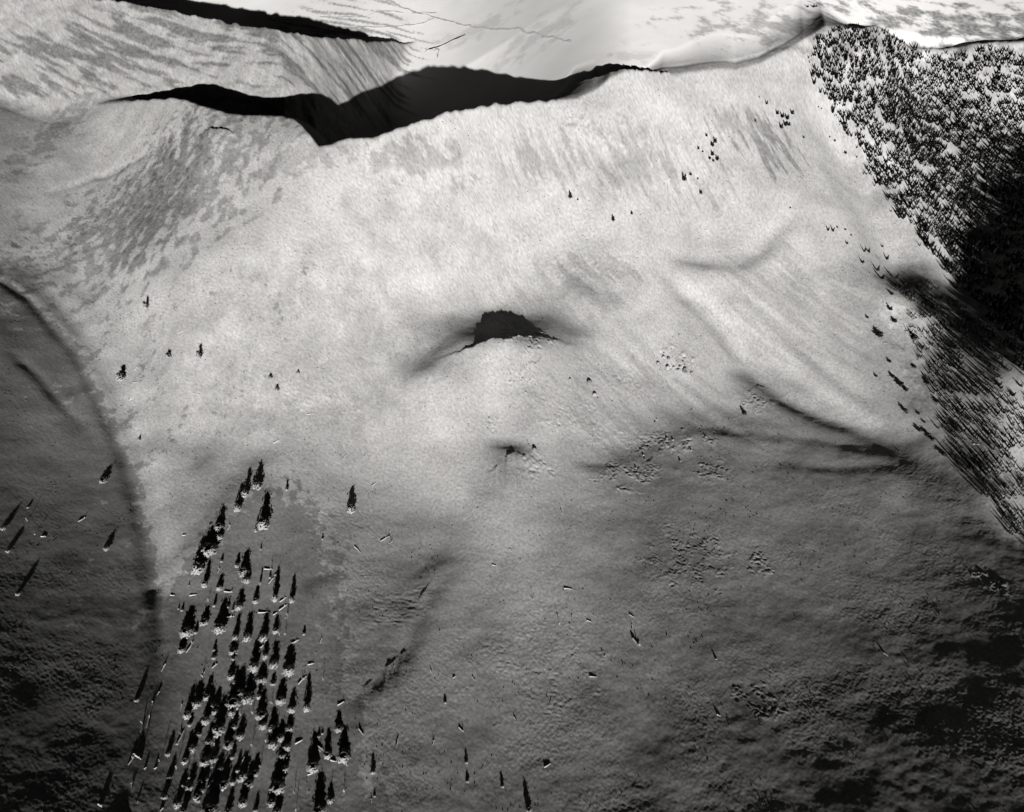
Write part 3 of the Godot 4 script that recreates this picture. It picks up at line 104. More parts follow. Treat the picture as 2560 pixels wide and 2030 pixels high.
	[131,125,118,110,102,93,85,76,66,54,41,26,5,-23,-56,-90,-124,-159,-193,-225,-253,-281,-306,-328,-346,-358,-377,-402,-400,-362,-324,-302,-294,-300,-311,-317,-313,-307,-302,-293,-276,-259,-252,-252,-255,-267,-286,-312,-339,-364,-380,-386,-379,-359,-328,-292,-263,-248,-249,-261,-286,-315,-325,-311,-295,-294,-311,-338,-368,-398,-425,-450,-471,-487,-498,-501,-499,-497,-494,-493,-492,-491,-489,-487,-485,-483,-482,-482,-480,-476,-473,-476,-483,-490,-493,-497,-503,-509,-512,-500,-468,-421,-371,-327,-291,-258,-226,-201,-178,-148,-106,-59,-17,10,18,16,15,16,22,32,46,62,81,101,122,139],
	[127,121,113,105,97,88,79,70,60,49,37,21,0,-28,-60,-95,-130,-165,-198,-229,-258,-286,-312,-333,-349,-362,-380,-403,-398,-362,-322,-296,-284,-286,-298,-307,-307,-301,-293,-281,-264,-249,-242,-241,-244,-254,-274,-299,-327,-351,-366,-370,-362,-340,-306,-267,-237,-224,-230,-246,-273,-301,-310,-298,-284,-285,-304,-333,-367,-398,-426,-452,-476,-496,-510,-515,-512,-507,-504,-503,-503,-503,-501,-498,-495,-494,-494,-494,-491,-488,-487,-492,-500,-508,-513,-517,-523,-530,-528,-506,-464,-411,-361,-320,-286,-252,-217,-186,-155,-117,-72,-30,3,20,20,15,11,13,20,32,47,65,85,106,128,145],
	[124,117,109,100,92,83,74,65,55,44,32,17,-4,-32,-65,-99,-135,-170,-204,-234,-263,-291,-318,-338,-353,-366,-386,-403,-392,-356,-318,-288,-272,-269,-280,-293,-297,-291,-282,-269,-252,-238,-231,-230,-232,-242,-260,-286,-313,-336,-350,-353,-344,-321,-283,-241,-209,-200,-209,-230,-257,-284,-292,-283,-272,-276,-296,-327,-363,-396,-425,-451,-476,-499,-516,-525,-524,-518,-512,-511,-512,-512,-511,-508,-505,-505,-506,-506,-502,-500,-502,-509,-519,-528,-534,-539,-545,-549,-538,-504,-452,-399,-353,-314,-281,-245,-206,-166,-127,-84,-41,-6,16,23,18,10,7,10,19,32,49,68,89,111,134,152],
	[120,114,105,96,87,78,69,59,49,39,27,12,-8,-36,-69,-104,-139,-175,-209,-239,-268,-297,-323,-343,-356,-371,-393,-404,-383,-348,-311,-280,-260,-253,-262,-276,-283,-279,-270,-256,-240,-225,-218,-216,-219,-228,-247,-272,-298,-320,-333,-335,-325,-300,-258,-213,-182,-176,-189,-213,-241,-266,-274,-268,-261,-266,-288,-321,-358,-392,-421,-448,-474,-499,-519,-530,-534,-530,-523,-520,-521,-522,-520,-518,-517,-518,-520,-520,-516,-515,-519,-528,-538,-547,-554,-560,-565,-564,-540,-491,-436,-387,-345,-309,-275,-236,-190,-143,-97,-53,-15,10,22,21,12,4,2,7,17,33,51,72,94,117,141,158],
	[117,110,101,92,82,73,64,54,44,33,21,7,-13,-40,-73,-108,-144,-180,-214,-244,-273,-302,-328,-348,-360,-375,-399,-405,-378,-341,-306,-273,-248,-237,-244,-258,-267,-265,-256,-242,-225,-210,-202,-201,-204,-213,-231,-257,-283,-304,-316,-317,-306,-278,-233,-185,-155,-150,-166,-192,-222,-247,-256,-252,-248,-256,-279,-315,-353,-388,-417,-443,-470,-497,-521,-534,-540,-540,-537,-535,-534,-534,-534,-532,-533,-535,-536,-534,-529,-528,-534,-544,-554,-563,-570,-578,-583,-571,-530,-473,-421,-377,-338,-304,-269,-225,-172,-118,-69,-27,3,19,21,15,4,-4,-4,4,17,34,55,77,100,124,147,165],
	[113,106,97,87,78,68,58,48,38,28,16,2,-17,-44,-77,-112,-149,-185,-219,-249,-278,-307,-333,-352,-362,-378,-404,-407,-378,-339,-301,-266,-236,-220,-224,-238,-249,-248,-238,-222,-205,-191,-184,-183,-186,-195,-213,-239,-266,-287,-299,-299,-286,-254,-205,-156,-126,-122,-140,-169,-201,-226,-237,-236,-235,-245,-271,-308,-347,-382,-411,-438,-466,-496,-522,-537,-544,-546,-547,-548,-549,-550,-549,-547,-547,-549,-548,-544,-539,-540,-548,-560,-570,-580,-589,-595,-590,-561,-509,-454,-408,-367,-332,-298,-260,-209,-149,-91,-43,-7,14,20,16,5,-6,-12,-9,1,17,37,59,82,106,130,154,171],
	[110,103,93,83,73,63,53,43,32,22,11,-3,-22,-49,-81,-117,-153,-189,-224,-255,-283,-312,-338,-355,-364,-380,-405,-407,-378,-337,-295,-256,-221,-200,-201,-215,-228,-228,-217,-200,-182,-169,-163,-164,-167,-176,-193,-219,-247,-269,-281,-281,-266,-230,-176,-127,-98,-94,-112,-144,-177,-203,-216,-218,-221,-233,-262,-300,-340,-374,-405,-433,-463,-494,-523,-541,-548,-551,-554,-557,-559,-560,-559,-557,-558,-559,-558,-553,-548,-552,-563,-577,-589,-600,-607,-601,-576,-537,-489,-440,-396,-359,-326,-292,-248,-189,-123,-64,-20,6,17,16,7,-6,-17,-20,-14,0,19,41,64,89,113,137,160,177],
	[107,100,89,79,69,58,48,37,26,15,4,-9,-28,-54,-85,-121,-158,-194,-229,-261,-290,-320,-343,-359,-367,-383,-404,-401,-374,-332,-287,-244,-205,-180,-178,-192,-205,-206,-194,-176,-158,-146,-141,-143,-147,-156,-173,-198,-227,-251,-262,-261,-244,-204,-148,-99,-73,-69,-87,-119,-153,-180,-195,-201,-206,-222,-252,-293,-332,-367,-397,-427,-458,-492,-523,-542,-551,-555,-559,-563,-566,-567,-567,-566,-567,-568,-566,-561,-558,-566,-582,-598,-611,-618,-610,-586,-556,-520,-474,-426,-385,-352,-320,-283,-234,-169,-99,-42,-6,11,13,7,-6,-20,-29,-28,-17,0,22,45,70,95,119,143,166,182],
	[104,96,86,75,65,54,43,32,21,9,-2,-16,-34,-59,-89,-125,-162,-200,-234,-266,-299,-330,-351,-362,-370,-388,-404,-393,-364,-323,-277,-232,-189,-160,-155,-167,-181,-183,-171,-152,-135,-122,-118,-120,-125,-135,-152,-177,-207,-231,-244,-242,-223,-181,-126,-81,-57,-53,-69,-97,-129,-157,-174,-182,-191,-210,-243,-284,-324,-358,-388,-419,-452,-487,-519,-540,-550,-556,-561,-566,-570,-571,-572,-573,-575,-575,-571,-567,-571,-586,-605,-620,-626,-617,-594,-569,-543,-505,-458,-412,-375,-344,-312,-272,-217,-150,-81,-30,-3,6,4,-6,-20,-34,-40,-34,-19,2,25,51,76,101,126,149,171,187],
	[101,93,82,72,60,49,38,26,15,3,-9,-23,-41,-64,-94,-129,-167,-204,-239,-272,-307,-339,-359,-367,-374,-394,-404,-385,-353,-313,-267,-220,-173,-140,-133,-143,-157,-159,-148,-129,-110,-97,-92,-94,-101,-112,-130,-155,-185,-211,-224,-222,-203,-167,-121,-78,-52,-45,-55,-78,-105,-131,-151,-162,-174,-197,-233,-276,-316,-349,-380,-411,-444,-479,-509,-530,-543,-551,-557,-562,-567,-571,-573,-576,-579,-578,-575,-576,-590,-611,-627,-631,-620,-598,-577,-558,-529,-488,-442,-400,-366,-336,-303,-259,-200,-132,-71,-30,-9,-5,-10,-22,-37,-48,-50,-39,-20,4,30,56,83,108,132,154,175,190],
	[98,90,79,68,56,45,33,21,9,-3,-16,-30,-48,-70,-99,-133,-171,-209,-244,-280,-316,-346,-366,-372,-379,-400,-405,-381,-345,-304,-259,-208,-156,-119,-108,-117,-131,-135,-124,-104,-85,-71,-65,-66,-74,-88,-106,-130,-160,-188,-203,-202,-187,-162,-128,-87,-54,-39,-43,-58,-79,-102,-123,-138,-154,-181,-221,-266,-307,-340,-371,-403,-436,-468,-496,-517,-532,-541,-548,-554,-561,-568,-572,-576,-580,-580,-581,-592,-614,-631,-634,-620,-598,-581,-567,-546,-513,-470,-427,-388,-357,-328,-293,-245,-184,-120,-68,-36,-21,-19,-27,-41,-54,-62,-58,-42,-19,8,35,63,89,114,137,159,179,193],
	[95,87,76,64,52,40,28,15,3,-10,-23,-37,-55,-77,-104,-137,-175,-213,-250,-288,-324,-352,-370,-376,-384,-403,-403,-379,-342,-298,-250,-195,-137,-96,-83,-91,-105,-110,-100,-79,-58,-43,-37,-38,-47,-61,-80,-104,-133,-161,-180,-182,-171,-157,-135,-99,-61,-37,-32,-40,-53,-72,-93,-111,-132,-163,-207,-255,-296,-330,-361,-394,-426,-456,-482,-502,-518,-530,-537,-544,-553,-563,-571,-576,-580,-584,-594,-614,-633,-638,-622,-596,-578,-569,-556,-531,-494,-453,-413,-377,-348,-319,-281,-230,-170,-114,-71,-46,-36,-38,-47,-61,-72,-74,-64,-43,-16,13,41,69,95,119,142,163,182,195],
	[93,84,73,61,49,36,23,10,-3,-16,-30,-45,-63,-84,-110,-142,-179,-218,-258,-296,-330,-357,-374,-380,-391,-404,-398,-375,-340,-293,-242,-180,-117,-73,-57,-64,-78,-84,-73,-52,-31,-15,-9,-10,-18,-32,-52,-76,-105,-134,-156,-162,-156,-148,-136,-109,-72,-41,-28,-28,-35,-48,-66,-87,-111,-145,-191,-242,-285,-319,-352,-385,-416,-444,-468,-487,-504,-517,-526,-535,-546,-558,-568,-576,-583,-594,-613,-633,-640,-628,-601,-577,-566,-558,-543,-515,-476,-436,-398,-366,-337,-307,-267,-216,-160,-111,-77,-59,-54,-58,-69,-82,-89,-85,-68,-42,-12,18,47,75,101,125,147,166,184,196],
	[90,82,70,57,45,32,18,4,-10,-23,-37,-52,-70,-92,-117,-148,-184,-224,-267,-304,-336,-364,-379,-386,-399,-403,-389,-368,-335,-288,-232,-165,-98,-50,-32,-37,-50,-55,-45,-24,-2,13,20,20,12,-1,-21,-46,-75,-106,-131,-142,-141,-136,-130,-114,-85,-54,-36,-34,-36,-40,-53,-74,-100,-131,-177,-229,-273,-309,-342,-375,-404,-429,-452,-472,-489,-503,-514,-525,-537,-552,-565,-577,-592,-612,-633,-642,-633,-611,-585,-566,-555,-547,-529,-497,-458,-419,-383,-352,-324,-293,-253,-205,-154,-113,-88,-75,-74,-81,-93,-103,-104,-93,-70,-40,-8,23,53,80,106,129,150,168,184,195],
	[88,79,67,54,41,28,14,-1,-16,-30,-44,-60,-78,-100,-125,-154,-189,-231,-275,-311,-343,-370,-385,-395,-407,-401,-380,-359,-328,-281,-222,-150,-80,-30,-9,-10,-20,-24,-14,7,27,42,49,50,45,32,14,-12,-44,-78,-106,-121,-123,-122,-120,-112,-94,-70,-54,-53,-54,-52,-61,-83,-106,-131,-170,-219,-263,-298,-333,-365,-390,-411,-433,-453,-471,-486,-499,-513,-527,-543,-560,-582,-609,-633,-645,-636,-615,-592,-571,-553,-543,-533,-512,-478,-439,-401,-367,-338,-311,-280,-242,-198,-154,-120,-101,-94,-97,-106,-118,-123,-117,-98,-69,-36,-3,29,58,85,110,132,152,170,184,193],
	[85,76,64,51,38,24,9,-6,-22,-37,-52,-68,-86,-108,-133,-161,-196,-238,-281,-317,-349,-377,-392,-403,-413,-399,-372,-350,-320,-273,-209,-134,-63,-12,13,16,9,8,19,38,58,73,81,83,78,67,49,24,-9,-47,-79,-98,-102,-105,-108,-107,-98,-84,-75,-78,-79,-76,-84,-106,-127,-145,-176,-218,-256,-288,-323,-354,-375,-391,-412,-434,-452,-468,-483,-499,-515,-531,-553,-589,-626,-643,-636,-613,-588,-570,-552,-536,-527,-516,-493,-459,-420,-383,-352,-325,-299,-270,-235,-196,-159,-132,-118,-115,-122,-133,-142,-142,-128,-101,-67,-31,2,34,63,90,114,135,154,169,182,190],
	[83,74,61,48,34,20,5,-11,-28,-44,-60,-76,-95,-117,-142,-170,-205,-246,-288,-324,-355,-382,-398,-411,-414,-392,-365,-343,-311,-261,-193,-116,-45,7,34,41,39,40,51,71,90,105,115,118,114,103,85,61,28,-12,-49,-71,-78,-84,-94,-101,-100,-95,-97,-105,-106,-103,-113,-136,-154,-168,-193,-226,-255,-281,-314,-343,-358,-371,-392,-414,-433,-449,-466,-484,-502,-520,-546,-589,-626,-631,-608,-578,-556,-542,-528,-517,-508,-496,-473,-439,-401,-365,-336,-312,-289,-263,-233,-199,-168,-147,-138,-140,-150,-161,-166,-158,-136,-102,-64,-27,7,39,67,93,117,137,154,168,179,186],
	[80,71,58,45,31,17,1,-16,-33,-51,-68,-86,-104,-126,-152,-180,-215,-256,-295,-330,-361,-385,-403,-420,-417,-387,-360,-337,-299,-243,-172,-96,-26,26,56,66,67,71,84,104,124,140,151,154,150,139,122,99,67,28,-12,-39,-52,-62,-80,-94,-101,-105,-117,-131,-133,-131,-144,-166,-183,-194,-213,-239,-262,-282,-306,-328,-338,-350,-371,-394,-413,-431,-449,-469,-488,-508,-540,-581,-607,-600,-570,-540,-522,-513,-505,-497,-489,-476,-452,-419,-382,-346,-318,-297,-278,-258,-234,-205,-180,-165,-161,-167,-180,-189,-188,-171,-141,-102,-61,-23,11,43,71,96,118,138,153,166,175,180],
	[78,69,56,42,28,13,-3,-20,-38,-57,-77,-95,-114,-136,-162,-191,-227,-267,-303,-336,-366,-389,-410,-429,-420,-386,-356,-328,-284,-223,-150,-74,-5,47,78,90,95,102,116,137,159,176,187,191,188,178,162,139,110,74,35,2,-19,-38,-64,-87,-100,-113,-133,-155,-161,-160,-175,-198,-212,-220,-235,-257,-277,-290,-300,-307,-314,-329,-351,-373,-393,-412,-432,-453,-473,-497,-531,-566,-580,-563,-531,-505,-492,-487,-484,-478,-469,-454,-431,-398,-360,-325,-297,-277,-264,-252,-236,-215,-196,-186,-187,-198,-211,-216,-206,-181,-144,-100,-58,-19,15,46,74,98,120,137,151,162,169,173],
	[76,66,53,40,25,10,-6,-24,-43,-63,-84,-105,-125,-146,-172,-203,-238,-276,-312,-344,-373,-396,-420,-436,-421,-384,-350,-316,-266,-201,-127,-52,17,69,100,115,122,132,149,172,194,212,224,229,227,219,204,184,157,123,86,51,22,-8,-43,-73,-91,-111,-140,-171,-185,-190,-206,-229,-241,-245,-257,-276,-292,-294,-287,-281,-287,-307,-331,-352,-372,-394,-415,-436,-457,-483,-517,-544,-546,-524,-495,-473,-464,-463,-462,-458,-449,-432,-407,-375,-339,-304,-274,-255,-250,-249,-241,-227,-214,-209,-216,-230,-241,-240,-221,-188,-145,-98,-54,-16,18,49,76,100,119,136,148,156,162,164],
	[74,64,51,37,23,7,-9,-28,-47,-69,-91,-114,-135,-157,-182,-213,-249,-286,-320,-352,-380,-407,-433,-440,-416,-381,-344,-304,-249,-180,-105,-29,40,91,122,139,150,164,184,207,229,247,260,267,268,262,250,231,204,173,138,103,69,30,-12,-44,-62,-84,-124,-171,-204,-220,-237,-257,-267,-269,-277,-292,-298,-286,-264,-252,-260,-285,-310,-330,-351,-374,-397,-417,-438,-464,-494,-513,-507,-484,-459,-442,-437,-438,-440,-438,-427,-407,-382,-352,-317,-280,-250,-238,-243,-253,-252,-243,-234,-236,-248,-264,-270,-260,-232,-191,-144,-96,-51,-12,21,51,78,100,118,133,143,150,153,154],
	[72,62,49,35,20,4,-12,-31,-51,-73,-97,-122,-146,-168,-192,-222,-257,-294,-329,-360,-388,-419,-445,-441,-411,-377,-339,-294,-235,-162,-83,-6,62,111,143,163,179,197,219,243,265,283,298,307,310,307,296,278,253,222,188,154,118,78,33,-1,-21,-46,-91,-152,-210,-244,-260,-275,-284,-286,-291,-298,-291,-264,-235,-223,-236,-264,-288,-306,-329,-354,-377,-397,-417,-441,-466,-476,-466,-444,-423,-411,-410,-414,-418,-416,-403,-382,-357,-327,-290,-253,-232,-235,-254,-268,-268,-260,-257,-265,-282,-297,-296,-276,-240,-193,-143,-93,-48,-10,24,53,78,99,116,128,137,141,143,142],
	[70,60,46,32,18,2,-15,-33,-54,-77,-102,-129,-156,-179,-203,-231,-265,-301,-337,-369,-400,-432,-454,-444,-413,-376,-334,-286,-224,-146,-63,15,81,129,162,185,206,229,254,279,302,321,337,348,353,351,343,326,302,273,239,205,170,131,89,54,28,-3,-52,-120,-191,-239,-260,-273,-283,-289,-292,-290,-268,-231,-205,-207,-224,-245,-263,-281,-304,-330,-354,-373,-393,-415,-434,-437,-424,-405,-389,-382,-383,-389,-394,-392,-379,-357,-330,-297,-256,-223,-220,-247,-277,-290,-287,-280,-283,-298,-318,-327,-317,-287,-243,-193,-141,-91,-46,-7,26,54,78,98,112,123,129,132,131,129],
	[68,58,44,30,15,0,-17,-36,-56,-79,-106,-135,-164,-190,-214,-241,-273,-309,-346,-380,-413,-444,-455,-442,-416,-376,-329,-279,-214,-131,-45,34,97,145,178,203,229,257,287,314,339,360,379,391,396,395,388,374,353,326,295,261,225,188,149,114,83,45,-10,-82,-156,-211,-241,-257,-269,-278,-281,-270,-237,-199,-188,-202,-214,-223,-235,-253,-277,-303,-325,-343,-363,-385,-399,-397,-384,-368,-357,-354,-358,-364,-369,-367,-354,-331,-301,-264,-224,-204,-222,-268,-304,-313,-307,-303,-313,-334,-352,-354,-333,-294,-245,-191,-138,-88,-43,-5,28,55,77,94,107,115,119,120,118,115],
	[66,56,42,28,13,-3,-20,-38,-58,-81,-108,-138,-171,-200,-225,-251,-282,-316,-355,-392,-427,-454,-456,-440,-415,-373,-323,-271,-201,-114,-26,51,113,159,192,220,248,280,314,345,373,399,421,435,440,439,433,422,405,382,353,320,284,246,208,173,140,98,38,-36,-112,-172,-211,-234,-249,-260,-263,-244,-206,-180,-183,-193,-194,-197,-206,-223,-248,-274,-295,-312,-333,-353,-362,-358,-345,-333,-327,-327,-333,-339,-343,-341,-328,-303,-271,-236,-211,-211,-245,-297,-329,-334,-327,-329,-347,-371,-384,-375,-344,-298,-244,-189,-135,-86,-41,-3,29,55,75,90,100,106,109,108,104,100],
	[64,54,40,26,11,-5,-22,-40,-60,-83,-109,-140,-176,-209,-236,-262,-292,-325,-365,-407,-441,-458,-455,-443,-416,-369,-318,-262,-186,-96,-7,68,127,172,207,236,266,300,336,370,402,434,461,477,484,484,480,471,456,436,411,380,344,306,267,232,197,154,94,18,-58,-121,-168,-201,-221,-233,-233,-211,-181,-170,-174,-171,-166,-168,-175,-191,-215,-243,-264,-281,-300,-317,-324,-319,-308,-299,-296,-300,-307,-313,-317,-315,-301,-275,-244,-221,-217,-239,-283,-330,-354,-354,-350,-360,-385,-408,-411,-390,-350,-298,-242,-186,-133,-83,-38,-1,29,53,71,84,92,96,96,94,89,84],
	[63,53,39,24,9,-7,-23,-41,-61,-83,-108,-140,-178,-215,-247,-274,-302,-335,-375,-420,-453,-461,-456,-448,-418,-367,-313,-251,-170,-77,10,82,139,185,221,252,283,319,355,390,425,462,495,517,528,531,529,520,506,489,467,439,405,367,328,292,257,214,156,80,1,-65,-117,-157,-183,-196,-194,-178,-164,-159,-152,-142,-136,-137,-143,-156,-180,-209,-231,-249,-268,-282,-285,-279,-270,-264,-265,-272,-279,-286,-290,-288,-274,-248,-224,-217,-237,-277,-325,-364,-377,-373,-375,-395,-424,-442,-433,-401,-353,-297,-239,-183,-130,-80,-36,1,29,50,65,76,82,84,82,78,72,67],
	[61,51,37,22,7,-9,-25,-43,-62,-83,-108,-138,-177,-219,-255,-285,-314,-348,-389,-430,-455,-461,-461,-452,-419,-368,-309,-240,-155,-63,22,93,151,198,236,268,300,337,374,410,446,486,525,554,571,579,579,571,557,540,520,496,465,429,392,356,319,277,221,148,67,-5,-63,-109,-140,-156,-160,-157,-150,-138,-121,-108,-103,-104,-108,-120,-145,-175,-198,-218,-236,-246,-246,-239,-233,-230,-234,-242,-250,-257,-262,-261,-247,-224,-210,-223,-265,-319,-367,-397,-401,-394,-402,-432,-462,-470,-449,-407,-353,-295,-237,-181,-128,-77,-33,1,27,45,58,66,70,70,67,62,55,49],
	[60,49,35,21,5,-10,-27,-44,-63,-83,-106,-136,-174,-218,-259,-294,-327,-364,-403,-437,-452,-457,-462,-451,-417,-367,-305,-232,-145,-55,29,100,159,209,250,283,317,355,393,429,468,510,554,590,615,628,631,624,610,593,574,552,524,493,458,422,385,342,287,216,136,59,-4,-54,-90,-115,-134,-139,-126,-103,-83,-69,-63,-64,-68,-81,-113,-153,-179,-196,-207,-212,-210,-203,-197,-196,-201,-211,-220,-227,-233,-232,-220,-204,-203,-236,-297,-361,-407,-428,-425,-416,-429,-466,-494,-491,-459,-410,-353,-293,-234,-178,-125,-74,-31,0,23,39,49,55,57,55,51,45,37,31],
	[59,48,34,19,4,-12,-28,-46,-64,-83,-105,-133,-170,-212,-257,-299,-339,-379,-418,-446,-457,-459,-460,-447,-414,-365,-302,-227,-140,-50,32,103,164,218,261,298,335,374,413,451,492,537,584,627,659,680,686,680,665,647,628,608,585,556,524,490,452,408,354,285,205,126,59,6,-34,-69,-97,-104,-87,-62,-40,-26,-21,-21,-25,-40,-80,-135,-174,-190,-196,-196,-191,-182,-170,-160,-163,-175,-186,-194,-200,-199,-192,-186,-201,-253,-330,-401,-442,-456,-447,-437,-453,-491,-515,-504,-464,-410,-351,-291,-232,-176,-121,-72,-31,-2,17,30,38,42,42,39,34,28,19,13],
	[57,47,32,17,2,-14,-30,-47,-65,-84,-104,-131,-165,-204,-248,-295,-343,-390,-431,-458,-466,-465,-459,-443,-411,-364,-300,-223,-136,-48,32,102,166,222,271,312,353,395,436,477,520,566,616,665,705,732,742,738,723,704,684,666,646,621,592,558,520,476,421,355,277,198,126,68,23,-18,-51,-59,-41,-16,6,19,24,24,20,1,-43,-103,-153,-178,-187,-186,-177,-164,-150,-132,-125,-136,-149,-157,-162,-163,-163,-171,-203,-270,-360,-435,-474,-480,-467,-455,-469,-503,-522,-507,-465,-409,-348,-289,-230,-173,-119,-70,-32,-7,10,20,26,27,26,22,17,10,1,-5],
	[56,45,31,16,0,-15,-32,-48,-66,-84,-104,-129,-161,-197,-237,-282,-335,-393,-440,-468,-475,-471,-460,-441,-410,-362,-298,-219,-133,-48,29,100,165,225,279,326,372,419,464,507,549,597,649,703,750,784,801,800,785,764,743,726,709,688,660,627,590,545,490,424,350,271,196,132,81,36,2,-6,12,40,61,71,74,73,66,43,-4,-66,-119,-151,-163,-160,-144,-124,-112,-102,-94,-98,-110,-118,-121,-126,-136,-160,-208,-288,-383,-460,-498,-499,-479,-465,-476,-506,-522,-504,-460,-405,-346,-287,-228,-170,-116,-70,-36,-13,0,8,11,12,9,5,-1,-9,-17,-23],
	[54,44,29,14,-1,-17,-33,-50,-67,-85,-104,-128,-159,-193,-230,-271,-323,-384,-439,-470,-479,-475,-463,-442,-409,-361,-295,-216,-132,-51,25,96,164,228,286,341,393,445,493,537,580,628,682,740,793,833,855,859,847,826,805,789,775,756,731,699,661,616,560,495,421,343,267,198,141,95,64,60,78,104,122,129,129,126,115,87,37,-27,-82,-117,-129,-120,-98,-77,-69,-71,-64,-58,-68,-77,-81,-89,-111,-152,-217,-304,-398,-474,-509,-503,-476,-461,-477,-509,-521,-498,-453,-400,-344,-285,-225,-167,-115,-72,-41,-22,-12,-6,-4,-5,-8,-13,-20,-27,-35,-41],
	[53,42,28,13,-3,-19,-35,-52,-69,-87,-105,-128,-158,-191,-226,-265,-312,-370,-427,-463,-476,-475,-465,-443,-409,-359,-293,-215,-134,-55,20,93,162,230,294,356,415,471,522,568,611,659,715,777,834,876,900,909,903,887,870,857,844,827,804,773,735,689,633,567,493,415,338,265,203,157,131,130,148,170,184,190,190,184,167,132,79,15,-40,-72,-79,-66,-45,-29,-25,-31,-32,-24,-26,-33,-39,-54,-88,-147,-226,-318,-407,-473,-499,-483,-451,-442,-471,-511,-521,-494,-448,-398,-343,-282,-221,-164,-115,-76,-49,-33,-25,-22,-21,-23,-26,-32,-38,-45,-52,-57],
	[51,41,26,11,-5,-21,-37,-54,-71,-89,-107,-129,-158,-190,-224,-261,-305,-358,-412,-451,-469,-473,-465,-445,-410,-358,-292,-216,-138,-61,15,89,161,232,302,372,438,499,553,600,643,689,746,812,874,919,943,952,952,945,936,928,918,901,877,848,811,765,708,641,566,488,409,334,268,222,200,203,220,238,250,256,256,246,222,180,123,60,8,-21,-23,-9,9,19,21,14,8,13,15,10,0,-23,-69,-144,-236,-330,-409,-459,-468,-443,-416,-419,-459,-506,-519,-492,-447,-397,-341,-278,-217,-162,-117,-82,-59,-46,-41,-38,-38,-41,-45,-50,-56,-62,-68,-73],
	[50,39,24,9,-7,-23,-39,-56,-74,-91,-109,-131,-158,-189,-222,-257,-299,-348,-399,-438,-461,-469,-465,-446,-411,-359,-293,-220,-143,-66,11,87,161,235,311,388,461,527,584,631,673,719,777,845,908,954,979,990,995,999,1002,1000,992,976,953,924,888,843,786,718,641,561,479,402,335,289,271,276,291,304,314,321,321,308,278,231,173,113,65,39,38,51,65,72,72,65,60,58,55,45,30,0,-57,-144,-246,-338,-404,-433,-425,-399,-385,-403,-449,-500,-517,-492,-448,-396,-336,-273,-213,-162,-121,-91,-72,-62,-57,-56,-56,-59,-63,-68,-73,-78,-83,-87],
	[48,37,22,7,-9,-25,-42,-59,-76,-94,-112,-133,-159,-188,-220,-254,-293,-339,-387,-427,-452,-464,-463,-447,-414,-362,-297,-225,-148,-71,8,84,161,239,322,405,484,553,612,661,703,748,805,869,924,966,996,1015,1030,1047,1062,1070,1066,1053,1031,1002,967,923,868,799,721,637,552,472,404,358,341,345,356,366,372,377,375,362,331,283,226,170,128,107,105,114,124,129,127,119,111,103,91,73,49,11,-55,-150,-255,-340,-390,-398,-378,-358,-361,-394,-448,-500,-518,-494,-447,-391,-329,-267,-211,-164,-128,-102,-87,-78,-75,-73,-75,-77,-81,-85,-89,-93,-97,-99],
	[45,35,20,5,-11,-27,-44,-62,-79,-97,-115,-135,-160,-188,-219,-252,-289,-332,-377,-416,-442,-457,-459,-447,-416,-367,-303,-230,-153,-74,4,83,161,245,334,423,505,576,637,686,729,775,828,882,928,968,1002,1031,1058,1088,1117,1135,1138,1129,1110,1083,1049,1006,951,883,805,720,632,547,477,430,411,413,421,428,431,433,430,415,384,336,281,230,193,175,173,178,183,184,179,169,157,141,121,96,64,15,-61,-161,-263,-336,-366,-358,-334,-323,-343,-390,-450,-501,-516,-490,-440,-381,-320,-262,-211,-169,-138,-116,-103,-96,-92,-91,-92,-95,-98,-101,-104,-107,-108,-110],
	[43,32,18,3,-13,-30,-47,-65,-83,-100,-118,-138,-162,-190,-219,-250,-286,-326,-369,-405,-432,-449,-455,-446,-419,-372,-309,-236,-158,-78,2,82,163,252,348,442,525,596,656,704,747,792,841,887,929,969,1007,1044,1083,1127,1167,1195,1207,1204,1188,1164,1131,1089,1036,970,892,806,718,632,558,509,487,487,494,500,501,498,491,474,442,394,340,292,260,244,240,240,238,233,225,212,195,173,148,117,76,16,-70,-175,-271,-326,-337,-318,-297,-299,-331,-386,-448,-492,-502,-475,-425,-369,-315,-262,-216,-178,-150,-132,-120,-113,-109,-109,-110,-112,-114,-116,-117,-118,-118,-118],
	[40,29,15,0,-16,-33,-50,-68,-86,-104,-122,-142,-166,-192,-220,-251,-285,-322,-362,-396,-422,-440,-449,-444,-421,-377,-315,-241,-162,-81,0,82,167,262,365,462,544,614,670,714,754,798,845,889,929,970,1012,1058,1109,1165,1216,1253,1272,1275,1265,1244,1214,1174,1122,1058,981,895,806,720,646,596,573,571,577,582,582,576,564,543,508,460,406,358,328,314,307,301,293,282,269,253,231,203,173,137,86,14,-82,-189,-276,-314,-308,-284,-270,-282,-323,-381,-436,-470,-475,-450,-407,-361,-314,-266,-223,-190,-165,-147,-135,-129,-126,-126,-127,-128,-128,-129,-128,-127,-125,-123],
	[36,26,12,-3,-20,-36,-54,-72,-90,-108,-126,-146,-170,-195,-222,-252,-285,-321,-357,-387,-412,-431,-442,-441,-423,-382,-321,-247,-166,-83,0,84,173,276,384,483,564,629,681,720,757,801,848,891,931,972,1020,1074,1138,1205,1266,1310,1335,1344,1338,1321,1294,1257,1208,1146,1070,986,896,809,736,685,661,656,660,663,661,654,639,615,578,531,477,431,400,383,373,362,349,332,313,292,265,232,197,154,94,9,-95,-200,-275,-298,-282,-255,-245,-266,-315,-373,-419,-444,-449,-430,-396,-358,-316,-272,-234,-203,-179,-162,-151,-145,-143,-143,-142,-142,-141,-139,-137,-133,-129,-126],
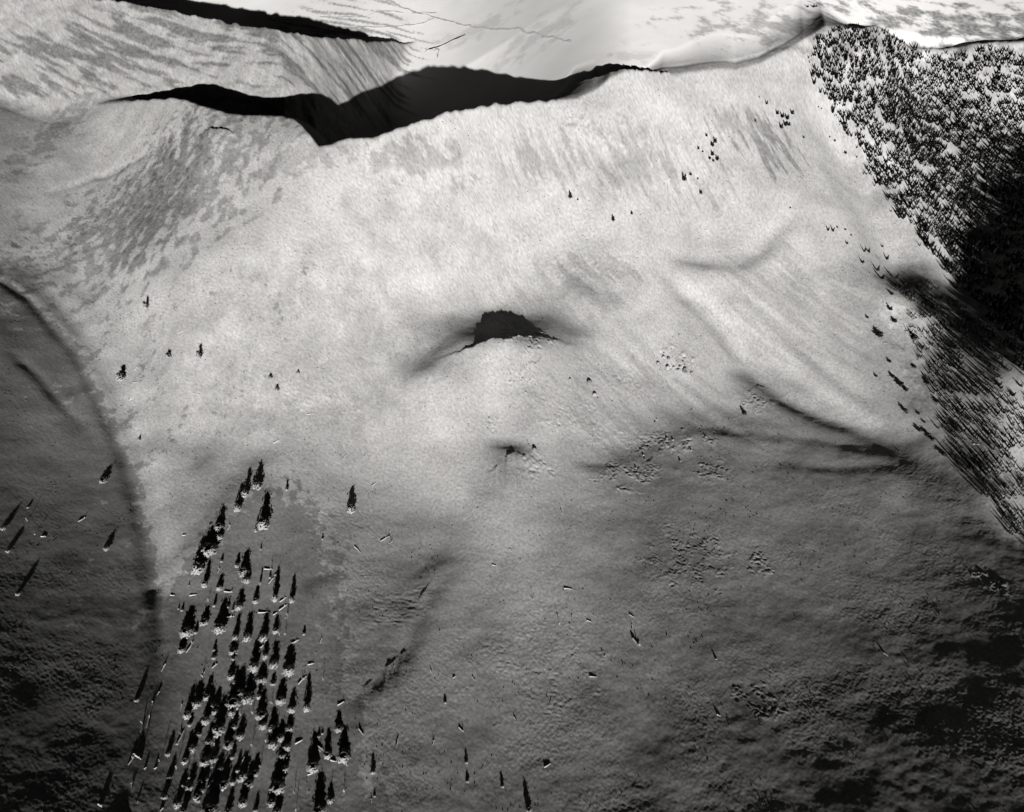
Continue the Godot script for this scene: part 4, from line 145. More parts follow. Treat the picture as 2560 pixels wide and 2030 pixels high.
	[33,22,8,-7,-23,-40,-58,-76,-94,-113,-131,-151,-174,-200,-226,-255,-286,-320,-354,-381,-402,-421,-435,-438,-423,-386,-327,-252,-169,-83,1,87,183,293,406,504,581,643,689,724,760,803,850,893,933,978,1031,1096,1171,1248,1317,1367,1396,1409,1407,1394,1371,1337,1291,1231,1158,1074,984,898,823,771,745,737,737,738,734,726,711,685,650,603,552,506,474,453,438,424,406,382,356,328,297,261,221,171,99,2,-108,-206,-265,-276,-252,-223,-216,-246,-302,-360,-399,-424,-433,-421,-392,-358,-320,-280,-244,-215,-191,-175,-166,-161,-160,-158,-156,-154,-151,-147,-142,-137,-130,-125],
	[28,18,4,-11,-27,-44,-62,-80,-99,-117,-136,-157,-180,-205,-231,-259,-289,-322,-352,-376,-394,-411,-426,-433,-423,-390,-332,-256,-171,-83,3,93,196,313,427,523,598,655,697,729,764,807,854,897,939,987,1048,1123,1209,1295,1369,1423,1456,1471,1473,1463,1443,1413,1370,1313,1242,1158,1067,977,899,846,819,810,808,804,796,786,774,754,722,679,628,583,549,525,506,487,464,434,399,364,328,289,243,185,103,-5,-118,-203,-243,-239,-210,-183,-185,-226,-287,-343,-383,-413,-428,-417,-391,-359,-324,-287,-252,-223,-201,-187,-181,-178,-175,-172,-168,-163,-157,-151,-144,-136,-128,-122],
	[23,13,-1,-16,-32,-49,-67,-85,-104,-122,-142,-163,-186,-212,-238,-266,-295,-325,-353,-373,-387,-402,-417,-427,-422,-392,-336,-259,-172,-82,7,103,213,333,447,541,614,668,705,735,769,812,859,904,948,1001,1070,1156,1253,1346,1424,1479,1514,1531,1536,1529,1513,1486,1446,1392,1323,1240,1147,1053,972,918,890,880,872,859,846,838,835,824,797,755,705,660,625,598,577,556,527,489,445,403,362,317,264,198,107,-8,-120,-190,-203,-179,-145,-132,-155,-209,-273,-328,-371,-407,-424,-414,-389,-358,-323,-287,-253,-227,-209,-200,-196,-193,-188,-182,-176,-168,-160,-151,-142,-133,-123,-115],
	[18,8,-6,-21,-37,-54,-72,-90,-109,-128,-147,-169,-193,-219,-245,-273,-302,-331,-357,-373,-383,-394,-409,-421,-419,-393,-338,-261,-172,-79,15,116,231,353,466,560,630,680,714,742,775,818,866,913,961,1020,1098,1196,1302,1400,1479,1533,1567,1585,1592,1588,1575,1552,1517,1467,1402,1321,1227,1131,1048,992,963,950,938,919,901,894,898,894,870,828,778,734,699,672,649,624,590,545,494,445,399,348,286,209,112,-2,-106,-154,-139,-97,-70,-82,-130,-196,-261,-315,-359,-394,-411,-405,-381,-350,-315,-280,-250,-229,-217,-212,-210,-206,-198,-189,-179,-169,-158,-148,-137,-125,-114,-105],
	[11,2,-12,-27,-43,-60,-78,-96,-115,-134,-154,-176,-200,-227,-253,-281,-310,-338,-362,-375,-380,-388,-401,-414,-416,-392,-338,-259,-167,-70,28,133,250,373,486,578,646,693,725,751,783,826,875,925,978,1044,1133,1242,1355,1453,1524,1568,1595,1612,1619,1617,1607,1590,1564,1528,1474,1400,1308,1210,1126,1069,1039,1025,1011,992,972,962,960,952,929,889,842,800,770,745,720,690,650,599,543,490,439,382,311,223,122,19,-60,-79,-48,-11,-5,-43,-111,-186,-251,-302,-343,-373,-388,-383,-364,-336,-304,-272,-248,-233,-226,-224,-222,-214,-203,-190,-177,-165,-152,-139,-127,-114,-101,-91],
	[4,-5,-19,-33,-49,-67,-84,-103,-122,-141,-161,-183,-208,-235,-262,-289,-318,-346,-368,-379,-380,-384,-395,-408,-411,-388,-334,-252,-157,-57,44,151,270,393,505,595,661,706,736,762,794,837,888,941,1000,1075,1174,1292,1407,1495,1554,1590,1615,1631,1639,1639,1631,1616,1595,1566,1524,1464,1384,1291,1206,1148,1117,1103,1088,1069,1049,1033,1021,1007,981,943,899,861,835,814,788,753,706,651,594,539,483,420,343,248,146,63,21,25,53,67,44,-17,-98,-176,-239,-287,-323,-349,-359,-355,-340,-320,-294,-268,-250,-241,-236,-234,-228,-216,-200,-185,-169,-155,-140,-126,-113,-99,-85,-75],
	[-3,-13,-26,-41,-57,-74,-92,-110,-129,-149,-169,-191,-217,-244,-271,-299,-326,-354,-376,-385,-384,-384,-391,-402,-404,-381,-324,-241,-143,-42,61,170,290,413,523,611,675,718,749,775,807,851,903,960,1026,1110,1217,1332,1435,1514,1569,1606,1632,1650,1659,1661,1654,1642,1622,1595,1559,1511,1446,1366,1286,1227,1197,1181,1167,1147,1124,1103,1084,1064,1036,999,958,923,899,878,851,812,761,704,647,591,531,464,385,290,194,129,112,123,136,124,76,-3,-90,-167,-226,-270,-302,-323,-331,-327,-317,-305,-287,-268,-256,-248,-243,-237,-226,-209,-190,-172,-155,-139,-123,-109,-94,-80,-66,-55],
	[-12,-21,-34,-49,-65,-82,-100,-119,-138,-157,-177,-200,-226,-253,-281,-309,-336,-363,-385,-394,-392,-389,-392,-398,-397,-370,-312,-228,-129,-26,79,189,309,431,540,626,688,731,762,789,822,866,921,983,1057,1149,1255,1361,1453,1527,1582,1621,1649,1668,1680,1683,1678,1666,1648,1622,1588,1544,1487,1420,1353,1303,1274,1257,1242,1222,1198,1173,1150,1126,1096,1061,1023,991,967,944,913,869,816,758,702,645,583,512,435,351,271,219,203,204,198,166,97,5,-86,-158,-211,-251,-281,-300,-306,-302,-296,-290,-281,-270,-261,-252,-242,-229,-212,-192,-171,-151,-133,-117,-101,-86,-72,-57,-43,-33],
	[-22,-30,-43,-58,-74,-91,-109,-128,-147,-167,-187,-210,-236,-264,-292,-320,-347,-374,-395,-404,-402,-397,-396,-397,-390,-359,-299,-214,-114,-10,96,208,327,448,555,639,700,744,775,804,838,884,942,1010,1092,1190,1292,1388,1472,1542,1597,1637,1667,1689,1701,1706,1702,1692,1675,1650,1617,1575,1524,1465,1409,1364,1335,1317,1301,1283,1264,1241,1216,1190,1161,1128,1093,1064,1039,1013,977,929,873,815,759,703,638,565,492,423,363,321,297,280,253,200,114,9,-83,-149,-197,-232,-259,-276,-282,-280,-277,-276,-273,-267,-257,-243,-225,-206,-184,-162,-141,-122,-105,-89,-74,-60,-46,-32,-18,-7],
	[-32,-41,-53,-68,-84,-101,-119,-138,-157,-177,-198,-221,-247,-276,-304,-332,-359,-385,-406,-415,-413,-407,-403,-399,-386,-349,-286,-200,-99,6,113,224,343,461,567,650,712,756,790,820,856,904,966,1039,1124,1218,1316,1407,1489,1558,1613,1656,1688,1710,1724,1730,1728,1719,1703,1680,1648,1609,1562,1511,1461,1421,1392,1371,1353,1335,1315,1292,1268,1244,1219,1192,1163,1136,1111,1082,1043,992,936,878,822,764,698,625,556,498,453,418,389,357,309,233,127,13,-79,-140,-181,-211,-234,-249,-255,-255,-253,-253,-251,-242,-225,-205,-183,-161,-141,-121,-102,-85,-70,-56,-42,-29,-16,-3,11,20],
	[-43,-52,-64,-79,-94,-112,-130,-149,-169,-189,-211,-234,-260,-288,-317,-345,-372,-398,-419,-428,-426,-419,-412,-405,-385,-341,-273,-186,-84,21,126,237,355,472,577,660,722,768,804,836,875,926,992,1067,1152,1244,1338,1427,1507,1576,1632,1676,1710,1734,1749,1757,1756,1749,1734,1712,1682,1646,1603,1557,1513,1476,1448,1425,1406,1386,1365,1342,1318,1294,1269,1244,1217,1191,1165,1138,1102,1054,1000,943,888,829,761,690,626,577,540,511,480,440,374,272,143,19,-71,-127,-161,-185,-202,-212,-215,-212,-206,-197,-185,-167,-148,-130,-114,-99,-84,-69,-55,-42,-30,-18,-6,5,17,29,41,50],
	[-55,-64,-76,-90,-106,-124,-142,-161,-182,-203,-224,-248,-275,-303,-332,-360,-388,-414,-433,-443,-442,-435,-427,-414,-386,-335,-262,-172,-73,31,136,247,364,481,584,668,731,780,818,854,895,950,1017,1094,1179,1270,1361,1449,1529,1597,1654,1699,1733,1759,1776,1785,1786,1780,1767,1746,1719,1685,1647,1606,1566,1532,1504,1481,1460,1439,1417,1393,1369,1345,1320,1295,1268,1242,1214,1184,1148,1104,1056,1006,954,896,829,761,705,664,637,612,581,532,450,323,170,34,-57,-108,-136,-153,-162,-164,-158,-144,-124,-102,-80,-60,-47,-39,-33,-27,-19,-11,-2,7,15,24,33,43,53,63,74,82],
	[-69,-77,-89,-103,-119,-137,-155,-175,-196,-217,-240,-264,-291,-319,-348,-377,-405,-431,-450,-460,-460,-455,-446,-428,-392,-333,-255,-166,-67,35,141,252,370,486,590,675,740,791,832,871,917,974,1043,1121,1207,1297,1387,1474,1552,1621,1678,1724,1760,1787,1806,1816,1818,1814,1802,1783,1758,1727,1692,1655,1620,1588,1561,1537,1515,1493,1470,1447,1422,1398,1373,1348,1321,1294,1265,1233,1196,1153,1108,1063,1016,962,901,840,792,762,742,723,690,631,531,384,213,65,-30,-78,-101,-110,-111,-102,-84,-55,-20,12,36,50,54,53,50,48,48,51,54,59,64,70,76,83,91,100,109,116],
	[-83,-91,-103,-117,-133,-151,-170,-190,-211,-233,-256,-281,-309,-337,-366,-395,-423,-450,-469,-478,-479,-474,-465,-443,-401,-338,-259,-168,-69,35,142,255,373,490,595,680,748,801,846,890,939,999,1070,1150,1235,1325,1415,1501,1579,1647,1705,1752,1790,1818,1837,1849,1853,1850,1839,1823,1800,1772,1741,1707,1675,1645,1618,1595,1572,1550,1527,1503,1478,1454,1429,1403,1376,1348,1318,1284,1247,1207,1164,1121,1078,1031,980,933,898,876,859,836,799,732,617,455,273,119,23,-24,-43,-46,-39,-19,15,57,99,129,146,151,148,140,130,122,117,114,113,113,114,117,121,126,131,138,145,151],
	[-98,-107,-119,-133,-148,-166,-185,-206,-227,-250,-274,-300,-328,-358,-387,-416,-445,-471,-491,-499,-499,-495,-485,-459,-412,-347,-268,-177,-76,30,139,254,373,491,597,683,751,808,858,907,962,1025,1098,1179,1266,1356,1445,1530,1608,1677,1735,1784,1822,1851,1872,1885,1890,1889,1880,1865,1845,1820,1791,1761,1731,1703,1678,1654,1632,1609,1585,1561,1537,1512,1487,1461,1434,1405,1374,1341,1304,1266,1226,1186,1146,1105,1064,1026,997,976,955,929,889,821,702,531,344,194,106,67,55,58,77,111,154,195,227,245,251,248,238,224,210,197,186,179,173,169,167,166,167,169,173,177,183,188],
	[-115,-123,-135,-149,-165,-183,-202,-223,-245,-269,-294,-321,-350,-380,-411,-441,-470,-496,-515,-523,-524,-519,-506,-474,-423,-358,-279,-188,-86,21,132,249,371,490,596,681,752,812,868,924,983,1051,1126,1210,1298,1389,1478,1563,1641,1710,1769,1818,1857,1887,1910,1924,1931,1931,1924,1911,1893,1871,1845,1818,1790,1764,1740,1716,1694,1671,1647,1623,1598,1574,1549,1523,1495,1466,1435,1402,1367,1330,1294,1257,1221,1185,1149,1118,1091,1066,1040,1006,958,886,770,603,420,280,206,179,177,193,223,263,303,333,350,355,352,341,325,306,287,270,255,243,233,225,220,216,214,214,215,218,222,226],
	[-132,-140,-152,-166,-182,-201,-220,-242,-265,-289,-315,-343,-373,-404,-435,-467,-496,-523,-541,-550,-550,-545,-528,-491,-436,-369,-292,-202,-100,8,123,242,366,485,589,676,751,817,878,940,1005,1077,1156,1242,1332,1424,1514,1599,1678,1747,1807,1856,1896,1927,1951,1966,1975,1976,1971,1961,1945,1925,1902,1877,1852,1828,1804,1782,1759,1736,1713,1688,1664,1639,1614,1588,1560,1531,1501,1468,1435,1400,1366,1333,1300,1267,1236,1207,1179,1150,1117,1073,1013,931,815,660,495,372,314,302,313,339,375,413,442,458,463,458,447,430,409,385,362,341,322,306,293,282,273,266,262,259,259,260,263,265],
	[-151,-159,-171,-185,-201,-220,-240,-262,-286,-311,-338,-367,-398,-430,-462,-494,-524,-551,-569,-577,-579,-573,-553,-510,-451,-384,-307,-219,-118,-8,109,232,358,478,582,671,750,822,889,957,1028,1104,1187,1276,1368,1462,1553,1639,1719,1789,1849,1899,1940,1972,1997,2013,2023,2026,2023,2015,2001,1984,1963,1941,1918,1895,1873,1851,1828,1806,1782,1758,1734,1709,1684,1658,1630,1602,1571,1540,1508,1475,1444,1412,1382,1352,1323,1294,1264,1231,1191,1139,1070,980,864,724,583,480,436,434,454,483,512,538,556,562,559,548,532,511,487,460,434,409,387,368,351,337,325,316,310,305,303,303,304,306],
	[-171,-179,-191,-205,-221,-240,-261,-284,-308,-335,-363,-393,-425,-458,-492,-524,-555,-581,-599,-607,-609,-603,-581,-535,-472,-403,-327,-241,-140,-28,92,219,347,467,573,667,751,828,902,975,1051,1133,1220,1312,1408,1504,1597,1685,1765,1837,1897,1948,1990,2023,2049,2066,2077,2082,2081,2074,2063,2048,2029,2009,1987,1966,1945,1923,1902,1879,1856,1832,1808,1783,1758,1732,1705,1677,1647,1617,1586,1556,1526,1497,1468,1440,1411,1382,1350,1313,1268,1210,1137,1044,933,809,693,610,574,573,589,612,634,651,660,659,650,634,613,587,559,530,502,475,450,428,409,392,378,366,358,352,348,346,346,347],
	[-191,-199,-211,-226,-243,-262,-284,-307,-332,-360,-389,-420,-454,-488,-523,-558,-589,-615,-632,-640,-642,-637,-615,-567,-500,-429,-353,-267,-167,-52,72,203,333,455,566,665,754,836,915,994,1076,1163,1255,1351,1451,1550,1646,1736,1818,1891,1953,2005,2047,2081,2107,2126,2138,2144,2145,2140,2131,2117,2101,2082,2062,2042,2021,2001,1979,1957,1935,1911,1887,1863,1839,1813,1786,1758,1730,1700,1671,1642,1613,1585,1558,1531,1503,1472,1438,1398,1349,1288,1211,1119,1012,900,800,732,703,702,716,734,750,760,761,753,738,717,691,662,630,598,567,538,511,486,465,446,430,417,407,399,394,391,390,390],
	[-210,-218,-231,-245,-263,-282,-304,-329,-355,-383,-413,-446,-480,-516,-553,-589,-622,-648,-664,-670,-673,-670,-649,-601,-532,-457,-381,-295,-193,-76,52,187,321,447,562,665,758,845,929,1013,1100,1192,1288,1389,1493,1595,1694,1787,1871,1944,2007,2060,2103,2138,2165,2184,2198,2205,2207,2204,2196,2184,2168,2150,2132,2112,2093,2073,2052,2031,2009,1986,1962,1939,1914,1889,1862,1835,1807,1778,1750,1722,1694,1667,1641,1614,1585,1554,1519,1476,1425,1361,1283,1190,1086,980,889,830,806,809,823,839,850,854,849,835,814,788,758,726,691,657,623,592,563,537,513,493,475,461,450,441,435,432,430,429],
]
# rim of the upland: s, distance, slope of its far side in degrees, height of the land beyond
const RIM: Array = [[-0.5310, 1236.7, 10.0, -34.9], [-0.4296, 1256.2, 10.0, -50.9], [-0.3860, 1243.0, 14.0, -42.2], [-0.3493, 1178.5, 20.0, -11.8], [-0.3144, 1104.9, 31.0, 18.7], [-0.2646, 996.6, 31.0, 45.4], [-0.2426, 964.9, 30.0, 67.0], [-0.1923, 914.3, 28.0, 82.6], [-0.1799, 896.5, 28.0, 88.6], [-0.1676, 858.7, 29.0, 93.4], [-0.1591, 835.1, 31.0, 94.2], [-0.1482, 839.3, 33.0, 95.1], [-0.1381, 845.1, 33.0, 95.7], [-0.1151, 850.9, 33.0, 97.9], [-0.0918, 864.2, 33.0, 99.9], [-0.0655, 882.0, 33.0, 100.7], [-0.0426, 903.8, 33.0, 99.5], [-0.0198, 925.1, 33.0, 96.6], [0.0066, 952.3, 32.0, 92.8], [0.0233, 966.0, 31.0, 88.1], [0.0400, 972.9, 22.0, 87.0], [0.0533, 975.6, 13.0, 87.3], [0.0699, 991.7, 11.0, 89.4], [0.0813, 1008.2, 19.0, 91.4], [0.0929, 1012.4, 23.0, 92.9], [0.1128, 1021.6, 21.0, 93.1], [0.1263, 1033.6, 11.0, 92.2], [0.1467, 1046.6, 8.0, 90.0], [0.1535, 1050.1, 7.0, 87.1], [0.1875, 1069.2, 6.0, 84.7], [0.2083, 1098.6, 5.0, 82.6], [0.2287, 1139.4, 5.0, 82.7], [0.2456, 1178.7, 5.0, 83.4], [0.2631, 1207.7, 10.0, 76.3], [0.2929, 1210.9, 22.0, 66.3], [0.3343, 1273.0, 24.0, 47.3], [0.3616, 1277.7, 26.0, 32.3], [0.3885, 1273.7, 22.0, 36.2], [0.4418, 1269.6, 20.0, 37.2], [0.5120, 1307.9, 18.0, 39.0]]
# crest of the far hill: s, distance, height
const FAR_CREST: Array = [[-0.5913, 1695.4, 10.0], [-0.4504, 1626.1, 10.0], [-0.3440, 1541.6, 15.0], [-0.2715, 1418.5, 30.0], [-0.2346, 1339.7, 45.0], [-0.1984, 1278.1, 58.0], [-0.1727, 1303.9, 42.0], [-0.1477, 1377.1, 10.0], [-0.1220, 1472.1, -30.0], [-0.0948, 1555.2, -64.0], [-0.0666, 1644.8, -100.0], [-0.0304, 1852.4, -180.0]]
# scarps facing away from the camera: drop, run of the near side, then points x, distance, share of the drop
const SCARPS: Array = [
	[10.0, 45.0, [[78.5, 1071.5, 0.00], [104.9, 1043.3, 0.50], [134.2, 1029.3, 1.00], [163.4, 1019.6, 0.90], [193.2, 1029.3, 0.45], [229.3, 1040.9, 0.00]]],
	[3.3, 30.0, [[-79.0, 589.5, 0.00], [-51.6, 598.7, 0.30], [-39.9, 605.7, 0.60], [-30.2, 613.1, 0.80], [-18.2, 619.1, 1.15], [-6.1, 620.5, 1.00], [8.2, 631.2, 0.75], [24.9, 636.6, 0.45], [50.1, 638.2, 0.15], [75.2, 631.9, 0.00]]],
	[1.4, 25.0, [[-25.1, 462.6, 0.00], [-14.5, 472.9, 0.50], [-4.4, 486.4, 1.00], [1.8, 487.9, 0.90], [18.2, 482.4, 0.35], [40.2, 478.9, 0.00]]],
	[0.8, 20.0, [[-104.2, 254.4, 0.00], [-99.7, 261.1, 0.70], [-92.9, 272.3, 1.00], [-85.2, 278.8, 1.00], [-78.7, 285.2, 0.90], [-74.6, 287.5, 0.00]]],
	[0.5, 12.0, [[-170.6, 337.1, 0.00], [-163.8, 340.9, 1.00], [-154.2, 347.1, 0.80], [-146.0, 353.5, 0.00]]],
	[4.0, 40.0, [[-382.7, 936.8, 0.00], [-368.1, 933.2, 1.00], [-350.1, 924.7, 1.00], [-331.0, 909.4, 0.00]]],
	[0.5, 10.0, [[107.3, 466.6, 0.00], [114.7, 481.3, 1.00], [124.5, 493.2, 0.80], [141.5, 511.2, 1.00], [162.0, 520.2, 1.00], [181.4, 530.9, 0.80], [194.4, 537.3, 0.00]]],
	[0.6, 12.0, [[-74.8, 332.8, 0.00], [-72.2, 338.7, 1.00], [-68.4, 348.9, 0.80], [-62.9, 359.2, 0.00]]],
	[1.3, 20.0, [[-4.6, 796.1, 0.00], [3.7, 801.4, 1.00], [13.9, 798.1, 0.80], [25.5, 793.2, 0.00]]],
	[0.6, 10.0, [[238.7, 596.0, 0.00], [248.7, 602.8, 1.00], [263.2, 616.8, 1.00], [273.8, 616.2, 0.00]]],
	[0.9, 25.0, [[-21.6, 581.2, 0.00], [-2.0, 584.3, 0.60], [15.9, 592.0, 0.90], [28.1, 600.8, 0.60], [36.5, 609.0, 0.00]]],
]
# broken ground: x, distance, half width, half depth, height of the lumps, size of the lumps, stretch
const BROKEN: Array = [
	[5.6, 578.7, 32.9, 24.1, 0.45, 6.0, 1.0],
	[108.5, 600.7, 50.7, 28.0, 0.45, 6.0, 1.0],
	[178.2, 639.1, 28.9, 25.3, 1.10, 6.0, 1.0],
	[148.1, 523.5, 50.8, 22.6, 0.60, 6.0, 1.2],
	[22.3, 472.0, 30.3, 22.3, 0.50, 6.0, 1.0],
	[109.7, 474.7, 48.3, 26.9, 0.50, 6.0, 1.2],
	[-17.1, 525.2, 13.4, 17.8, 0.60, 5.0, 1.0],
	[249.1, 582.0, 27.4, 20.9, 0.60, 5.0, 1.0],
	[15.5, 630.1, 34.3, 28.0, 0.90, 5.0, 1.0],
	[47.0, 547.9, 42.5, 35.6, 0.40, 6.0, 1.0],
	[79.1, 532.8, 56.9, 36.4, 0.35, 7.0, 1.5],
	[-104.2, 344.3, 47.4, 52.9, 0.14, 14.0, 2.2],
	[-144.1, 407.4, 54.1, 31.8, 0.12, 10.0, 2.0],
	[185.2, 481.2, 21.8, 20.4, 0.50, 5.0, 1.0],
	[198.4, 363.2, 11.3, 20.6, 0.40, 5.0, 1.0],
	[164.7, 237.1, 18.8, 21.9, 0.30, 5.0, 1.0],
	[142.6, 370.4, 42.1, 41.8, 0.30, 5.0, 1.0],
	[17.8, 280.0, 67.8, 58.7, 0.14, 6.0, 1.0],
	[-200.5, 552.8, 73.4, 31.4, 0.30, 8.0, 1.4],
	[123.3, 930.3, 96.1, 25.3, 1.20, 12.0, 1.0],
	[367.3, 336.3, 13.3, 19.5, 0.50, 5.0, 1.0],
	[1.1, 787.7, 32.7, 13.5, 0.80, 7.0, 1.0],
	[93.1, 756.5, 59.4, 26.8, 0.50, 8.0, 1.0],
]
const GULLIES: Array = [
	[2.4, 10.0, [[195.1, 739.0, 0.00], [225.9, 719.0, 0.80], [270.4, 658.9, 1.00], [317.0, 596.7, 1.00], [364.9, 550.2, 0.60], [392.0, 508.3, 0.00]]],
	[2.4, 10.0, [[240.7, 750.7, 0.00], [269.3, 724.2, 0.80], [319.5, 653.5, 1.00], [361.6, 587.2, 1.00], [390.0, 525.7, 0.40]]],
	[2.0, 10.0, [[330.5, 764.3, 0.00], [351.4, 731.4, 0.80], [376.8, 665.8, 1.00], [395.3, 584.6, 0.80], [401.0, 536.3, 0.00]]],
	[1.8, 9.0, [[89.0, 687.3, 0.00], [126.8, 640.4, 0.80], [172.3, 591.5, 1.00], [207.8, 545.0, 0.60], [237.6, 514.8, 0.00]]],
	[5.5, 14.0, [[148.3, 774.8, 0.00], [174.5, 754.4, 0.50], [199.3, 727.1, 1.00], [233.2, 689.8, 1.00], [267.2, 636.7, 0.90], [278.5, 597.1, 0.50], [308.5, 563.8, 0.28], [341.3, 546.2, 0.24], [368.5, 521.2, 0.20], [387.7, 495.8, 0.15], [399.1, 466.0, 0.05]]],
	[3.4, 14.0, [[351.9, 853.4, 0.00], [325.2, 831.8, 0.80], [290.1, 789.5, 1.00], [260.1, 773.2, 0.80], [222.4, 778.1, 0.80], [188.7, 780.0, 0.00]]],
	[1.0, 10.0, [[319.7, 832.3, 0.00], [345.6, 785.6, 0.80], [371.5, 728.5, 1.00], [388.2, 655.3, 1.00], [395.3, 584.6, 0.80], [399.0, 518.0, 0.00]]],
	[1.3, 12.0, [[28.6, 784.3, 0.00], [65.7, 746.2, 0.80], [114.8, 687.3, 1.00], [161.5, 627.4, 1.00], [205.2, 580.8, 0.80], [254.7, 544.6, 0.00]]],
	[1.0, 10.0, [[36.0, 650.0, 0.00], [86.0, 639.8, 0.80], [134.0, 605.9, 1.00], [172.5, 559.2, 0.80], [193.8, 522.5, 0.00]]],
	[0.9, 8.0, [[-45.8, 370.1, 0.00], [-61.3, 345.2, 0.80], [-71.3, 313.0, 1.00], [-78.6, 282.6, 1.00], [-92.9, 262.1, 1.00], [-109.6, 242.8, 0.40]]],
	[0.6, 9.0, [[170.1, 544.6, 0.00], [197.5, 540.9, 0.60], [242.5, 533.5, 0.80], [286.3, 525.3, 1.00], [321.8, 519.4, 1.00], [352.5, 514.8, 0.80], [376.4, 497.6, 0.00]]],
	[0.6, 9.0, [[224.2, 497.2, 0.00], [253.3, 489.7, 0.80], [294.4, 481.5, 1.00], [341.5, 488.4, 1.00], [365.1, 491.3, 0.50]]],
	[1.6, 7.0, [[-591.7, 756.6, 1.00], [-549.4, 728.6, 1.00], [-495.2, 672.2, 1.00], [-462.1, 638.6, 1.00], [-427.3, 588.4, 1.00], [-393.8, 541.6, 1.00], [-359.9, 489.7, 1.00], [-327.3, 433.3, 1.00], [-302.5, 384.9, 0.80], [-281.1, 340.7, 0.50]]],
	[1.8, 9.0, [[-630.0, 960.0, 0.00], [-579.9, 1012.1, 1.00], [-513.4, 1001.3, 1.00], [-457.9, 980.3, 1.00], [-379.0, 934.4, 0.00]]],
	[1.0, 6.0, [[-519.3, 626.2, 0.00], [-498.0, 607.8, 1.00], [-478.9, 593.5, 1.00], [-447.4, 561.1, 1.00], [-399.2, 516.3, 0.30]]],
	[1.2, 7.0, [[-277.6, 341.0, 1.00], [-255.7, 290.6, 1.00], [-243.0, 250.2, 1.00], [-239.4, 217.5, 1.00], [-234.6, 184.6, 1.00], [-230.1, 160.9, 1.00]]],
]
# patches of darker ground: x, distance, half width, half depth, strength, streak direction (degrees), kind
const PATCHES: Array = [
	[154.3, 561.1, 125.6, 72.6, 0.30, 40.0, 1],
	[319.1, 708.3, 106.2, 89.7, 0.28, 40.0, 1],
	[38.0, 697.0, 83.3, 57.9, 0.25, 30.0, 1],
	[-217.1, 610.5, 166.7, 105.6, 0.22, 0.0, 0],
	[-92.9, 760.1, 102.1, 41.2, 0.20, 10.0, 0],
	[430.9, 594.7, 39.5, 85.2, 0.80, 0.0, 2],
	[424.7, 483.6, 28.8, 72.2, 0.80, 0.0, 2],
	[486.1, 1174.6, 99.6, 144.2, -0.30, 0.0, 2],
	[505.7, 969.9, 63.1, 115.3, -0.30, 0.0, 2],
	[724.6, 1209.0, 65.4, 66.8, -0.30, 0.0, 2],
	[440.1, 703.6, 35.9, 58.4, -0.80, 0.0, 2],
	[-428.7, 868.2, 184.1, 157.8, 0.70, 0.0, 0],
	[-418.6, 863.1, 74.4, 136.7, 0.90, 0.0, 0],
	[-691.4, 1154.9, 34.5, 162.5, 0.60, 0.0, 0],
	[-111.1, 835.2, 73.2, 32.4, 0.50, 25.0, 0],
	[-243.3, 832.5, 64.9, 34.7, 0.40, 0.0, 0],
	[139.0, 892.4, 142.2, 48.1, 0.42, 22.0, 1],
	[29.8, 895.7, 57.1, 40.6, 0.40, 22.0, 1],
	[327.1, 952.7, 47.0, 50.6, 0.80, 18.0, 1],
	[292.2, 972.8, 59.5, 30.0, 0.50, 18.0, 1],
	[87.5, 749.5, 59.2, 28.4, 0.45, 35.0, 1],
	[65.1, 733.1, 31.8, 20.9, 0.40, 35.0, 1],
	[-372.4, 1478.9, 197.5, 334.5, 0.95, 52.0, 3],
	[-663.3, 1384.2, 273.1, 128.6, 0.90, 52.0, 3],
	[-263.8, 1490.6, 69.4, 162.3, 0.80, 52.0, 3],
	[40.1, 1345.0, 81.5, 73.3, 0.35, 0.0, 2],
	[-59.5, 1536.0, 108.5, 58.6, 0.30, 0.0, 2],
	[163.9, 1118.9, 37.8, 49.3, 0.35, 0.0, 2],
	[135.9, 355.2, 44.9, 40.2, 0.40, 30.0, 2],
	[107.8, 396.1, 39.6, 27.7, 0.35, 20.0, 2],
	[163.8, 233.3, 18.6, 18.1, 0.50, 0.0, 2],
	[201.6, 208.8, 43.8, 26.7, 0.35, 0.0, 2],
	[57.5, 262.7, 26.3, 18.8, 0.30, 0.0, 2],
	[-393.0, 660.6, 21.0, 15.0, 0.50, 0.0, 2],
	[-282.9, 474.3, 15.0, 15.3, 0.35, 0.0, 2],
	[-342.8, 306.4, 7.3, 7.7, 0.60, 0.0, 2],
	[103.0, 240.0, 18.5, 17.9, 0.35, 0.0, 2],
	[253.6, 229.6, 34.9, 42.3, 0.35, 0.0, 2],
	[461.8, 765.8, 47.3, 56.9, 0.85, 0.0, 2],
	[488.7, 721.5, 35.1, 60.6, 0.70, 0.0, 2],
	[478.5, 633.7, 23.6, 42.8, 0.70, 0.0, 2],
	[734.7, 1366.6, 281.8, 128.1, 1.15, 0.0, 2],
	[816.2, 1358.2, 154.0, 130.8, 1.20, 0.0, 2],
	[435.4, 1238.3, 220.0, 115.3, 0.75, 0.0, 2],
]
